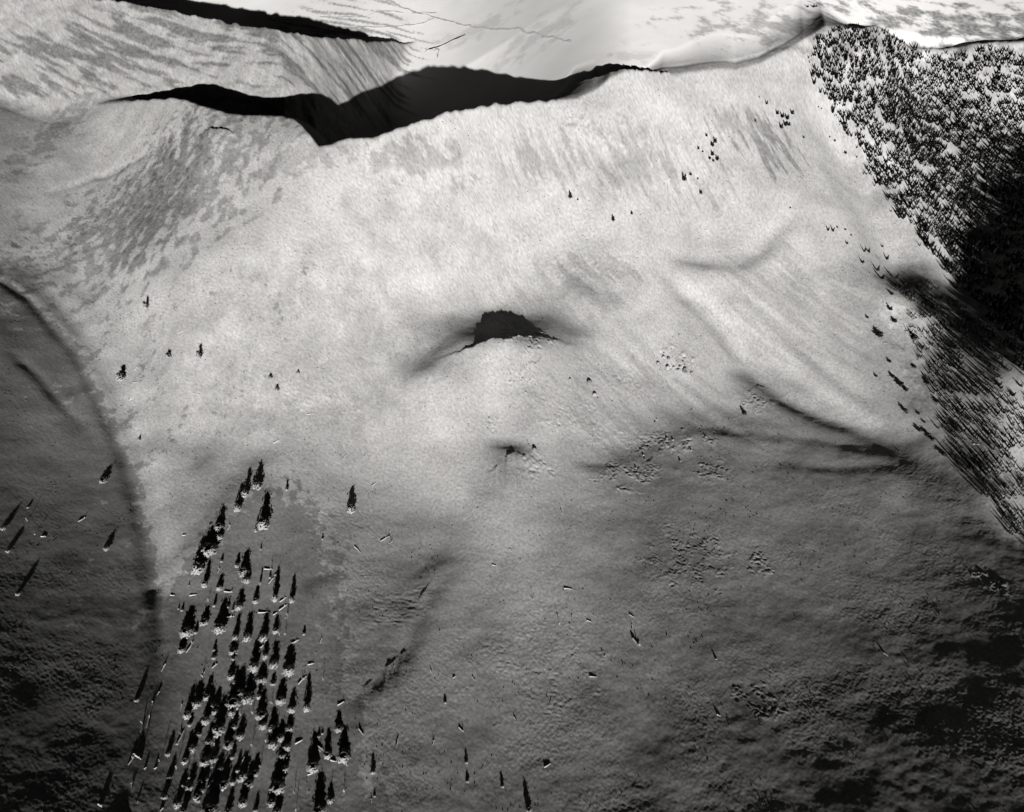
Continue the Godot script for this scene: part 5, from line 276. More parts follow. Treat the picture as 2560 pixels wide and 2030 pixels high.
# share of shade painted into the pumice colour: x, distance, share
const SHADE_TONE: Array = [
	[-653.6, 895.6, 0.00],
	[-303.9, 776.7, 0.00],
	[-41.9, 793.6, 0.00],
	[242.5, 848.8, 0.00],
	[576.4, 923.5, 0.00],
	[-586.4, 745.9, 0.40],
	[-563.9, 759.5, 0.50],
	[-520.0, 768.3, 0.00],
	[-407.4, 718.0, 0.00],
	[-90.8, 699.5, 0.00],
	[228.9, 743.9, 0.00],
	[-519.9, 610.2, 1.00],
	[-485.6, 628.2, 1.00],
	[-464.8, 633.6, 1.00],
	[-444.1, 636.3, 0.80],
	[-418.5, 631.8, 0.00],
	[-320.5, 598.0, 0.00],
	[-133.3, 606.6, 0.00],
	[59.6, 618.3, 0.00],
	[216.0, 647.6, 0.00],
	[366.2, 641.7, 0.00],
	[-470.4, 505.8, 1.00],
	[-430.0, 520.2, 1.00],
	[-399.1, 526.8, 1.00],
	[-372.7, 531.4, 0.70],
	[-354.7, 528.5, 0.00],
	[-212.8, 516.1, 0.00],
	[-34.8, 516.5, 0.00],
	[198.4, 545.0, 0.00],
	[399.1, 530.6, 0.00],
	[-440.8, 445.1, 1.00],
	[-392.4, 460.2, 1.00],
	[-355.1, 466.8, 1.00],
	[-336.5, 469.5, 0.70],
	[-320.0, 465.6, 0.00],
	[-266.7, 462.1, 0.00],
	[-236.3, 461.0, 0.10],
	[-210.4, 459.8, 0.30],
	[-161.6, 465.2, 0.00],
	[9.3, 461.0, 0.00],
	[227.0, 473.4, 0.00],
	[-304.4, 431.5, 0.00],
	[-265.2, 428.1, 0.00],
	[-239.4, 425.9, 0.30],
	[-218.9, 425.5, 0.80],
	[-187.3, 427.7, 0.60],
	[-140.9, 435.9, 0.00],
	[-409.0, 380.7, 1.00],
	[-362.3, 391.8, 1.00],
	[-328.6, 398.2, 1.00],
	[-307.7, 401.1, 0.80],
	[-293.9, 399.7, 0.00],
	[-267.8, 396.4, 0.10],
	[-246.3, 393.6, 0.60],
	[-219.4, 394.6, 1.00],
	[-181.1, 396.8, 0.90],
	[-143.1, 401.1, 0.30],
	[-113.1, 408.2, 0.00],
	[-31.3, 403.2, 0.00],
	[208.1, 400.0, 0.00],
	[-310.7, 400.7, 0.90],
	[-298.4, 400.4, 0.02],
	[-282.3, 365.0, 0.05],
	[-266.7, 361.9, 0.40],
	[-252.0, 359.9, 0.90],
	[-218.2, 360.2, 1.00],
	[-174.2, 362.9, 1.00],
	[-144.5, 364.6, 0.60],
	[-115.7, 370.4, 0.00],
	[-292.3, 365.0, 0.90],
	[-280.5, 364.6, 0.20],
	[-377.1, 318.9, 1.00],
	[-293.1, 334.8, 1.00],
	[-277.6, 336.1, 0.70],
	[-270.2, 336.1, 0.30],
	[-256.3, 334.8, 0.90],
	[-228.8, 332.2, 1.00],
	[-175.5, 334.8, 1.00],
	[-146.6, 335.8, 0.80],
	[-118.6, 340.0, 0.10],
	[-66.5, 340.6, 0.00],
	[81.7, 335.4, 0.00],
	[331.1, 327.3, 0.00],
	[-344.8, 257.7, 1.00],
	[-259.7, 268.9, 1.00],
	[-227.3, 270.0, 1.00],
	[-161.9, 272.9, 1.00],
	[-131.7, 273.5, 0.80],
	[-108.1, 273.7, 0.10],
	[-60.7, 274.9, 0.00],
	[75.0, 272.3, 0.00],
	[347.5, 259.7, 0.00],
	[-317.2, 205.8, 1.00],
	[-238.1, 214.0, 1.00],
	[-195.1, 217.3, 1.00],
	[-150.2, 219.8, 1.00],
	[-112.1, 219.0, 0.90],
	[-86.7, 218.3, 0.10],
	[-24.7, 221.3, 0.00],
	[99.1, 215.3, 0.00],
	[317.2, 205.8, 0.00],
	[-293.0, 160.3, 1.00],
	[-219.5, 166.4, 1.00],
	[-167.2, 170.6, 1.00],
	[-109.7, 171.2, 1.00],
	[-80.0, 169.8, 0.60],
	[-60.0, 170.2, 0.00],
	[35.4, 171.0, 0.00],
	[172.2, 163.3, 0.00],
	[291.8, 159.7, 0.00],
	[-273.8, 123.8, 1.00],
	[-102.5, 132.1, 1.00],
	[-61.2, 130.7, 0.20],
	[-21.1, 131.8, 0.00],
	[85.2, 129.0, 0.00],
	[271.5, 122.7, 0.00],
	[-749.2, 1100.4, 0.00],
	[-43.1, 874.8, 0.00],
	[315.4, 956.6, 0.00],
	[-597.7, 760.5, 0.90],
	[-585.7, 766.4, 0.02],
	[-575.9, 746.5, 0.90],
	[-565.0, 753.8, 0.02],
	[-555.9, 734.5, 0.90],
	[-545.3, 742.2, 0.02],
	[-529.0, 707.2, 0.90],
	[-517.2, 712.9, 0.02],
	[-502.7, 680.5, 0.90],
	[-490.5, 685.2, 0.02],
	[-484.3, 663.0, 0.90],
	[-471.5, 666.7, 0.02],
	[-466.8, 646.7, 0.90],
	[-452.9, 648.5, 0.02],
	[-449.3, 620.3, 0.90],
	[-435.7, 622.1, 0.02],
	[-433.1, 595.8, 0.90],
	[-419.8, 597.5, 0.02],
	[-415.2, 570.5, 0.90],
	[-402.8, 573.1, 0.02],
	[-399.2, 547.8, 0.90],
	[-387.3, 550.8, 0.02],
	[-381.2, 520.8, 0.90],
	[-369.4, 523.2, 0.02],
	[-364.6, 495.6, 0.90],
	[-352.4, 497.2, 0.02],
	[-347.7, 466.4, 0.90],
	[-335.9, 468.0, 0.02],
	[-331.8, 438.9, 0.90],
	[-319.8, 439.6, 0.02],
	[-321.0, 419.4, 0.90],
	[-309.0, 419.8, 0.02],
	[-301.3, 382.5, 0.90],
	[-289.6, 382.5, 0.20],
	[-286.2, 352.6, 0.90],
	[-274.6, 352.2, 0.20],
]
const STREAMS: Array = [
	[2.4, [[-265.3, 1806.8], [-230.0, 1767.2], [-204.2, 1738.3], [-179.6, 1717.5], [-154.7, 1689.0], [-121.8, 1640.9], [-89.9, 1586.4], [-45.5, 1515.3], [4.8, 1427.3], [49.3, 1330.9], [92.9, 1226.0]]],
	[2.2, [[-400.2, 1752.2], [-348.7, 1726.2], [-300.5, 1713.1], [-272.5, 1733.5], [-242.7, 1740.7], [-214.9, 1729.8]]],
	[2.4, [[-371.1, 1673.8], [-307.6, 1654.0], [-251.4, 1648.3], [-208.7, 1662.8], [-175.6, 1666.5], [-154.7, 1689.0]]],
	[2.4, [[-84.6, 1544.7], [-102.3, 1543.6], [-130.4, 1539.3], [-154.9, 1535.7], [-167.3, 1514.3]]],
	[2.4, [[-144.6, 1540.5], [-134.9, 1500.7], [-138.1, 1470.4]]],
	[2.4, [[-203.5, 1729.8], [-180.5, 1728.4], [-148.3, 1707.1]]],
]
const FOREST: Array = [
	[3.9, [[469.5, 1217.8], [450.9, 1194.6], [436.2, 1182.9], [420.3, 1151.5], [423.1, 1119.4], [437.8, 1082.4], [460.2, 1046.3], [479.0, 996.9], [484.8, 953.4], [494.8, 899.1], [507.7, 846.4], [522.3, 812.8], [533.2, 789.4], [532.4, 749.7], [511.6, 673.3], [494.3, 594.1], [491.8, 530.9], [535.3, 476.9], [948.0, 1272.3], [788.4, 1261.7], [705.5, 1258.2], [654.9, 1271.5], [611.5, 1282.7], [513.5, 1211.8]], 7.8],
	[2.9, [[428.1, 736.7], [433.0, 719.7], [431.3, 682.0], [427.8, 636.1], [422.6, 590.5], [412.8, 541.3], [405.4, 483.9], [409.3, 442.7], [414.0, 402.6], [418.2, 361.8], [453.3, 319.5], [520.3, 444.1], [486.7, 514.9], [482.6, 569.2], [491.9, 635.8], [504.5, 702.4], [493.8, 737.1], [482.9, 774.9]], 4.2],
]
const PALE_PINES: Array = [
	[-222.3, 443.5, 7.0, 10.7, "mid sized broad pale crowned pine in the scattered upper end of the wooded tongue", "pines of the wooded tongue"],
	[-230.5, 434.4, 7.0, 8.0, "mid sized broad pale crowned pine in the scattered upper end of the wooded tongue", "pines of the wooded tongue"],
	[-232.8, 418.3, 6.7, 8.7, "mid sized broad pale crowned pine in the scattered upper end of the wooded tongue", "pines of the wooded tongue"],
	[-206.8, 400.1, 11.8, 12.8, "tall broad pale crowned pine in the scattered upper end of the wooded tongue", "pines of the wooded tongue"],
	[-212.1, 395.3, 5.2, 3.4, "mid sized broad pale crowned pine in the scattered upper end of the wooded tongue", "pines of the wooded tongue"],
	[-196.4, 441.7, 4.3, 3.6, "short broad pale crowned pine in the scattered upper end of the wooded tongue", "pines of the wooded tongue"],
	[-242.6, 397.9, 4.9, 9.3, "short broad pale crowned pine in the scattered upper end of the wooded tongue", "pines of the wooded tongue"],
	[-238.9, 386.9, 4.0, 6.7, "short broad pale crowned pine in the scattered upper end of the wooded tongue", "pines of the wooded tongue"],
	[-244.2, 373.2, 6.3, 16.5, "mid sized broad pale crowned pine in the upper middle of the wooded tongue", "pines of the wooded tongue"],
	[-247.2, 354.5, 8.8, 12.9, "mid sized broad pale crowned pine on the left border of the wooded tongue", "pines of the wooded tongue"],
	[-237.3, 339.2, 6.7, 6.3, "mid sized broad pale crowned pine on the left border of the wooded tongue", "pines of the wooded tongue"],
	[-231.2, 362.9, 2.2, 3.3, "short broad pale crowned pine in the upper middle of the wooded tongue", "pines of the wooded tongue"],
	[-218.2, 359.3, 3.7, 4.9, "short broad pale crowned pine in the upper middle of the wooded tongue", "pines of the wooded tongue"],
	[-211.2, 352.5, 6.1, 9.7, "mid sized broad pale crowned pine in the upper middle of the wooded tongue", "pines of the wooded tongue"],
	[-203.8, 376.9, 2.2, 1.7, "short broad pale crowned pine in the upper middle of the wooded tongue", "pines of the wooded tongue"],
	[-207.1, 345.4, 4.0, 7.2, "short broad pale crowned pine in the upper middle of the wooded tongue", "pines of the wooded tongue"],
	[-206.4, 320.5, 4.3, 7.8, "short broad pale crowned pine in the upper middle of the wooded tongue", "pines of the wooded tongue"],
	[-225.7, 337.0, 3.7, 6.3, "short broad pale crowned pine in the upper middle of the wooded tongue", "pines of the wooded tongue"],
	[-195.7, 326.5, 3.7, 6.3, "short broad pale crowned pine in the upper middle of the wooded tongue", "pines of the wooded tongue"],
	[-181.5, 328.3, 8.2, 6.3, "mid sized broad pale crowned pine on the right border of the wooded tongue", "pines of the wooded tongue"],
	[-168.4, 327.5, 6.1, 5.5, "mid sized broad pale crowned pine on the right border of the wooded tongue", "pines of the wooded tongue"],
	[-196.3, 343.1, 4.0, 2.4, "short broad pale crowned pine in the upper middle of the wooded tongue", "pines of the wooded tongue"],
	[-190.2, 349.0, 2.5, 2.4, "short broad pale crowned pine on the right border of the wooded tongue", "pines of the wooded tongue"],
	[-253.0, 320.3, 1.3, 1.9, "short broad pale crowned pine on the left border of the wooded tongue", "pines of the wooded tongue"],
	[-249.4, 318.6, 1.6, 3.1, "short broad pale crowned pine on the left border of the wooded tongue", "pines of the wooded tongue"],
	[-251.1, 340.9, 1.6, 1.6, "short broad pale crowned pine on the left border of the wooded tongue", "pines of the wooded tongue"],
	[-238.7, 297.5, 4.9, 12.0, "short broad pale crowned pine on the left border of the wooded tongue", "pines of the wooded tongue"],
	[-228.0, 306.0, 3.4, 8.4, "short broad pale crowned pine on the left border of the wooded tongue", "pines of the wooded tongue"],
	[-214.9, 300.0, 6.4, 10.6, "mid sized broad pale crowned pine in the upper middle of the wooded tongue", "pines of the wooded tongue"],
	[-214.4, 319.8, 2.2, 2.3, "short broad pale crowned pine in the upper middle of the wooded tongue", "pines of the wooded tongue"],
	[-201.9, 293.2, 4.9, 6.0, "short broad pale crowned pine in the upper middle of the wooded tongue", "pines of the wooded tongue"],
	[-193.5, 293.5, 5.2, 8.2, "mid sized broad pale crowned pine in the upper middle of the wooded tongue", "pines of the wooded tongue"],
	[-181.7, 293.8, 5.5, 8.3, "mid sized broad pale crowned pine in the upper middle of the wooded tongue", "pines of the wooded tongue"],
	[-232.0, 297.2, 2.2, 3.8, "short broad pale crowned pine on the left border of the wooded tongue", "pines of the wooded tongue"],
	[-174.6, 300.4, 3.4, 6.1, "short broad pale crowned pine on the right border of the wooded tongue", "pines of the wooded tongue"],
	[-153.6, 298.6, 1.9, 3.3, "short broad pale crowned pine on the right border of the wooded tongue", "pines of the wooded tongue"],
	[-225.0, 320.6, 2.5, 3.1, "short broad pale crowned pine in the upper middle of the wooded tongue", "pines of the wooded tongue"],
	[-210.4, 317.3, 1.9, 2.5, "short broad pale crowned pine in the upper middle of the wooded tongue", "pines of the wooded tongue"],
	[-237.3, 282.2, 2.5, 6.6, "short broad pale crowned pine on the left side of the lower tongue", "pines of the wooded tongue"],
	[-213.9, 282.2, 1.9, 2.9, "short broad pale crowned pine in the crowded lower middle of the tongue", "pines of the wooded tongue"],
	[-198.8, 275.9, 2.2, 3.7, "short broad pale crowned pine in the crowded lower middle of the tongue", "pines of the wooded tongue"],
	[-182.6, 269.4, 5.8, 8.7, "mid sized broad pale crowned pine in the crowded lower middle of the tongue", "pines of the wooded tongue"],
	[-177.1, 279.2, 3.1, 5.9, "short broad pale crowned pine in the crowded lower middle of the tongue", "pines of the wooded tongue"],
	[-169.3, 272.3, 4.3, 8.8, "short broad pale crowned pine in the crowded lower middle of the tongue", "pines of the wooded tongue"],
	[-157.9, 267.9, 5.2, 10.2, "mid sized broad pale crowned pine in the crowded lower middle of the tongue", "pines of the wooded tongue"],
	[-187.2, 248.2, 4.6, 8.4, "short broad pale crowned pine in the crowded lower middle of the tongue", "pines of the wooded tongue"],
	[-175.1, 260.1, 3.3, 8.6, "short broad pale crowned pine in the crowded lower middle of the tongue", "pines of the wooded tongue"],
	[-215.8, 230.5, 4.0, 6.8, "short broad pale crowned pine in the crowded lower middle of the tongue", "pines of the wooded tongue"],
	[-211.5, 239.6, 2.2, 5.5, "short broad pale crowned pine in the crowded lower middle of the tongue", "pines of the wooded tongue"],
	[-202.8, 227.0, 4.6, 6.8, "short broad pale crowned pine in the crowded lower middle of the tongue", "pines of the wooded tongue"],
	[-199.9, 238.2, 2.5, 5.5, "short broad pale crowned pine in the crowded lower middle of the tongue", "pines of the wooded tongue"],
	[-169.0, 233.4, 4.0, 8.3, "short broad pale crowned pine in the crowded lower middle of the tongue", "pines of the wooded tongue"],
	[-158.3, 244.8, 3.7, 8.4, "short broad pale crowned pine in the crowded lower middle of the tongue", "pines of the wooded tongue"],
	[-149.5, 238.6, 3.4, 7.0, "short broad pale crowned pine in the crowded lower middle of the tongue", "pines of the wooded tongue"],
	[-139.5, 238.9, 5.8, 6.3, "mid sized broad pale crowned pine among the outliers right of the wooded tongue", "pines of the wooded tongue"],
	[-188.7, 241.2, 4.8, 12.5, "short broad pale crowned pine in the crowded lower middle of the tongue", "pines of the wooded tongue"],
	[-181.0, 245.2, 4.3, 11.2, "short broad pale crowned pine in the crowded lower middle of the tongue", "pines of the wooded tongue"],
	[-193.6, 221.3, 4.1, 10.8, "short broad pale crowned pine in the crowded foot of the wooded tongue", "pines of the wooded tongue"],
	[-156.3, 212.9, 4.9, 8.0, "short broad pale crowned pine in the crowded foot of the wooded tongue", "pines of the wooded tongue"],
	[-148.0, 224.8, 2.6, 6.8, "short broad pale crowned pine in the crowded lower middle of the tongue", "pines of the wooded tongue"],
	[-127.4, 198.4, 4.6, 9.2, "short broad pale crowned pine among the outliers right of the wooded tongue", "pines of the wooded tongue"],
	[-127.7, 219.5, 1.6, 2.7, "short broad pale crowned pine among the outliers right of the wooded tongue", "pines of the wooded tongue"],
	[-125.7, 221.7, 1.0, 2.4, "short broad pale crowned pine among the outliers right of the wooded tongue", "pines of the wooded tongue"],
	[-119.2, 206.0, 3.7, 6.6, "short broad pale crowned pine among the outliers right of the wooded tongue", "pines of the wooded tongue"],
	[-108.1, 204.3, 4.0, 10.6, "short broad pale crowned pine among the outliers right of the wooded tongue", "pines of the wooded tongue"],
	[-115.0, 224.0, 2.6, 6.8, "short broad pale crowned pine among the outliers right of the wooded tongue", "pines of the wooded tongue"],
	[-184.2, 211.5, 3.0, 8.0, "short broad pale crowned pine in the crowded foot of the wooded tongue", "pines of the wooded tongue"],
	[-178.5, 218.0, 2.6, 6.7, "short broad pale crowned pine in the crowded foot of the wooded tongue", "pines of the wooded tongue"],
	[-204.6, 217.5, 2.0, 5.3, "short broad pale crowned pine in the crowded foot of the wooded tongue", "pines of the wooded tongue"],
	[-196.7, 212.8, 2.3, 6.0, "short broad pale crowned pine in the crowded foot of the wooded tongue", "pines of the wooded tongue"],
	[-218.6, 203.1, 1.9, 4.6, "short broad pale crowned pine on the left side of the lower tongue", "pines of the wooded tongue"],
	[-206.8, 198.8, 3.1, 5.2, "short broad pale crowned pine in the crowded foot of the wooded tongue", "pines of the wooded tongue"],
	[-179.3, 185.0, 2.9, 7.6, "short broad pale crowned pine in the crowded foot of the wooded tongue", "pines of the wooded tongue"],
	[-169.5, 191.4, 2.9, 7.7, "short broad pale crowned pine in the crowded foot of the wooded tongue", "pines of the wooded tongue"],
	[-162.8, 193.7, 2.5, 6.5, "short broad pale crowned pine in the crowded foot of the wooded tongue", "pines of the wooded tongue"],
	[-146.9, 184.8, 4.4, 11.5, "short broad pale crowned pine in the crowded foot of the wooded tongue", "pines of the wooded tongue"],
	[-174.6, 187.2, 1.9, 5.1, "short broad pale crowned pine in the crowded foot of the wooded tongue", "pines of the wooded tongue"],
	[-210.8, 175.2, 1.9, 5.0, "short broad pale crowned pine at the foot of the tongue by the frame edge", "pines of the wooded tongue"],
	[-201.9, 171.4, 2.4, 6.2, "short broad pale crowned pine at the foot of the tongue by the frame edge", "pines of the wooded tongue"],
	[-192.4, 176.5, 2.4, 6.3, "short broad pale crowned pine at the foot of the tongue by the frame edge", "pines of the wooded tongue"],
	[-164.9, 174.6, 2.9, 7.5, "short broad pale crowned pine at the foot of the tongue by the frame edge", "pines of the wooded tongue"],
	[-182.0, 168.2, 4.7, 12.4, "short broad pale crowned pine at the foot of the tongue by the frame edge", "pines of the wooded tongue"],
	[-118.0, 170.3, 3.8, 10.0, "short broad pale crowned pine at the foot of the tongue by the frame edge", "pines of the wooded tongue"],
	[-112.0, 177.2, 1.9, 5.1, "short broad pale crowned pine at the foot of the tongue by the frame edge", "pines of the wooded tongue"],
	[-190.8, 188.1, 1.5, 3.8, "short broad pale crowned pine in the crowded foot of the wooded tongue", "pines of the wooded tongue"],
	[-197.1, 167.3, 2.1, 5.5, "short broad pale crowned pine at the foot of the tongue by the frame edge", "pines of the wooded tongue"],
	[-143.4, 170.3, 2.4, 6.3, "short broad pale crowned pine at the foot of the tongue by the frame edge", "pines of the wooded tongue"],
	[-156.4, 170.6, 1.6, 3.7, "short broad pale crowned pine at the foot of the tongue by the frame edge", "pines of the wooded tongue"],
	[-171.8, 168.8, 2.1, 5.6, "short broad pale crowned pine at the foot of the tongue by the frame edge", "pines of the wooded tongue"],
	[-212.3, 187.6, 1.7, 4.4, "short broad pale crowned pine on the left side of the lower tongue", "pines of the wooded tongue"],
	[-184.9, 195.2, 2.0, 5.2, "short broad pale crowned pine in the crowded foot of the wooded tongue", "pines of the wooded tongue"],
	[-212.4, 224.3, 1.5, 4.1, "short broad pale crowned pine in the crowded lower middle of the tongue", "pines of the wooded tongue"],
	[-171.0, 189.5, 2.0, 5.2, "short broad pale crowned pine in the crowded foot of the wooded tongue", "pines of the wooded tongue"],
	[-188.6, 234.8, 2.4, 6.3, "short broad pale crowned pine in the crowded lower middle of the tongue", "pines of the wooded tongue"],
	[-144.8, 197.3, 2.4, 6.2, "short broad pale crowned pine in the crowded foot of the wooded tongue", "pines of the wooded tongue"],
	[-195.2, 199.2, 2.9, 7.7, "short broad pale crowned pine in the crowded foot of the wooded tongue", "pines of the wooded tongue"],
	[-207.5, 244.7, 3.1, 6.3, "short broad pale crowned pine in the crowded lower middle of the tongue", "pines of the wooded tongue"],
	[-165.9, 226.3, 2.6, 6.8, "short broad pale crowned pine in the crowded lower middle of the tongue", "pines of the wooded tongue"],
	[-148.6, 205.6, 2.4, 6.2, "short broad pale crowned pine in the crowded foot of the wooded tongue", "pines of the wooded tongue"],
	[-173.6, 246.9, 3.4, 4.6, "short broad pale crowned pine in the crowded lower middle of the tongue", "pines of the wooded tongue"],
	[-164.6, 186.7, 2.6, 6.9, "short broad pale crowned pine in the crowded foot of the wooded tongue", "pines of the wooded tongue"],
	[-168.4, 231.4, 3.7, 3.9, "short broad pale crowned pine in the crowded lower middle of the tongue", "pines of the wooded tongue"],
	[-183.0, 183.5, 1.6, 3.8, "short broad pale crowned pine in the crowded foot of the wooded tongue", "pines of the wooded tongue"],
	[-190.8, 180.9, 1.9, 4.9, "short broad pale crowned pine at the foot of the tongue by the frame edge", "pines of the wooded tongue"],
	[-205.0, 207.7, 2.6, 6.7, "short broad pale crowned pine in the crowded foot of the wooded tongue", "pines of the wooded tongue"],
	[-173.6, 194.6, 2.5, 4.2, "short broad pale crowned pine in the crowded foot of the wooded tongue", "pines of the wooded tongue"],
	[-198.7, 182.3, 2.2, 5.9, "short broad pale crowned pine in the crowded foot of the wooded tongue", "pines of the wooded tongue"],
	[-146.9, 211.6, 3.1, 7.0, "short broad pale crowned pine in the crowded foot of the wooded tongue", "pines of the wooded tongue"],
	[-212.3, 276.1, 1.8, 4.6, "short broad pale crowned pine in the crowded lower middle of the tongue", "pines of the wooded tongue"],
	[-166.5, 257.8, 1.9, 5.1, "short broad pale crowned pine in the crowded lower middle of the tongue", "pines of the wooded tongue"],
	[-159.4, 224.2, 3.7, 6.8, "short broad pale crowned pine in the crowded lower middle of the tongue", "pines of the wooded tongue"],
	[-192.3, 256.7, 3.1, 3.8, "short broad pale crowned pine in the crowded lower middle of the tongue", "pines of the wooded tongue"],
	[-190.3, 201.3, 2.4, 6.3, "short broad pale crowned pine in the crowded foot of the wooded tongue", "pines of the wooded tongue"],
	[-179.3, 203.3, 1.9, 4.2, "short broad pale crowned pine in the crowded foot of the wooded tongue", "pines of the wooded tongue"],
	[-184.1, 224.3, 2.8, 5.3, "short broad pale crowned pine in the crowded lower middle of the tongue", "pines of the wooded tongue"],
	[-200.7, 281.9, 2.9, 7.5, "short broad pale crowned pine in the crowded lower middle of the tongue", "pines of the wooded tongue"],
	[-199.1, 234.3, 3.1, 5.3, "short broad pale crowned pine in the crowded lower middle of the tongue", "pines of the wooded tongue"],
	[-203.1, 238.9, 2.2, 3.9, "short broad pale crowned pine in the crowded lower middle of the tongue", "pines of the wooded tongue"],
	[-152.3, 218.3, 2.8, 6.9, "short broad pale crowned pine in the crowded foot of the wooded tongue", "pines of the wooded tongue"],
	[-148.1, 175.3, 2.6, 6.7, "short broad pale crowned pine at the foot of the tongue by the frame edge", "pines of the wooded tongue"],
	[-193.8, 185.8, 1.8, 4.7, "short broad pale crowned pine in the crowded foot of the wooded tongue", "pines of the wooded tongue"],
	[-188.4, 250.6, 2.5, 6.6, "short broad pale crowned pine in the crowded lower middle of the tongue", "pines of the wooded tongue"],
	[-196.6, 228.0, 2.5, 3.8, "short broad pale crowned pine in the crowded lower middle of the tongue", "pines of the wooded tongue"],
	[-196.5, 262.2, 2.6, 6.9, "short broad pale crowned pine in the crowded lower middle of the tongue", "pines of the wooded tongue"],
	[-191.0, 174.6, 1.6, 4.3, "short broad pale crowned pine at the foot of the tongue by the frame edge", "pines of the wooded tongue"],
	[-213.0, 239.4, 3.0, 8.0, "short broad pale crowned pine in the crowded lower middle of the tongue", "pines of the wooded tongue"],
	[-364.1, 456.8, 3.5, 9.1, "lone bushy pine on the dark slope left of the pale crest line", "lone pines"],
	[-329.5, 377.6, 2.5, 6.7, "small twin topped pine on the dark slope below the lone bushy pine", "lone pines"],
	[-139.4, 427.0, 8.2, 9.8, "lone dense pine on the open slope right of the wooded tongue", "lone pines"],
	[-156.8, 390.3, 1.6, 2.4, "tiny spindly pine on bare ground below the lone dense pine", "lone pines"],
	[-391.8, 680.7, 11.2, 6.6, "ragged pine at the upper left, beside a white forked snag", "lone pines"],
	[-400.0, 597.9, 9.4, 11.5, "pine with a dead white lower half near the pale crest line", "lone pines"],
	[-345.0, 604.1, 5.8, 8.2, "small pine wrapped by white dead limbs on the pale slope", "lone pines"],
	[-309.7, 595.4, 10.9, 6.1, "pine beside a leaning spire on the pale left slope", "lone pines"],
	[-235.1, 570.3, 4.0, 5.0, "upper left of three small pines on the pale slope", "lone pines"],
	[-209.0, 575.7, 3.1, 4.0, "upper right of three small round pines on the pale slope", "lone pines"],
	[-226.5, 556.9, 4.6, 5.5, "lowest of three small round pines on the pale slope", "lone pines"],
	[-353.7, 514.0, 3.1, 3.9, "tiny pine at the foot of the pale crest line", "lone pines"],
	[-408.6, 384.6, 2.3, 6.2, "upper of the big pines cut by the left frame edge", "lone pines"],
	[-393.7, 361.6, 2.0, 5.3, "lower of the big pines at the left frame edge", "lone pines"],
	[-366.0, 320.5, 1.9, 5.0, "tall pine with stick litter near the left frame edge", "lone pines"],
	[-404.9, 413.0, 1.1, 3.0, "tiny pine above the scattered sticks near the left edge", "lone pines"],
	[-251.9, 239.8, 1.6, 4.2, "lone pine in the dark hollow left of the wooded tongue", "lone pines"],
	[-87.6, 193.4, 1.5, 3.9, "drop shaped pine low on the slope right of the wooded tongue", "lone pines"],
	[-84.5, 178.3, 0.8, 2.0, "thin pine below the drop shaped pine near the bottom edge", "lone pines"],
	[-46.0, 245.3, 1.1, 2.9, "small dark pine on the lower middle slope", "lone pines"],
	[-29.3, 202.3, 1.2, 3.0, "small pine among dark spots near the bottom", "lone pines"],
	[-28.1, 189.7, 1.1, 3.0, "stunted pine below the small pine near the bottom", "lone pines"],
	[-6.0, 186.9, 1.1, 3.0, "small pine beside a short white stick near the bottom", "lone pines"],
	[10.4, 171.7, 1.9, 4.9, "bushy pine cut by the bottom frame edge", "lone pines"],
	[143.6, 272.3, 0.9, 2.3, "thin lone pine on the dark lower right slope", "lone pines"],
	[20.6, 494.1, 1.9, 4.7, "small pine right of the lower dark scarp", "lone pines"],
]
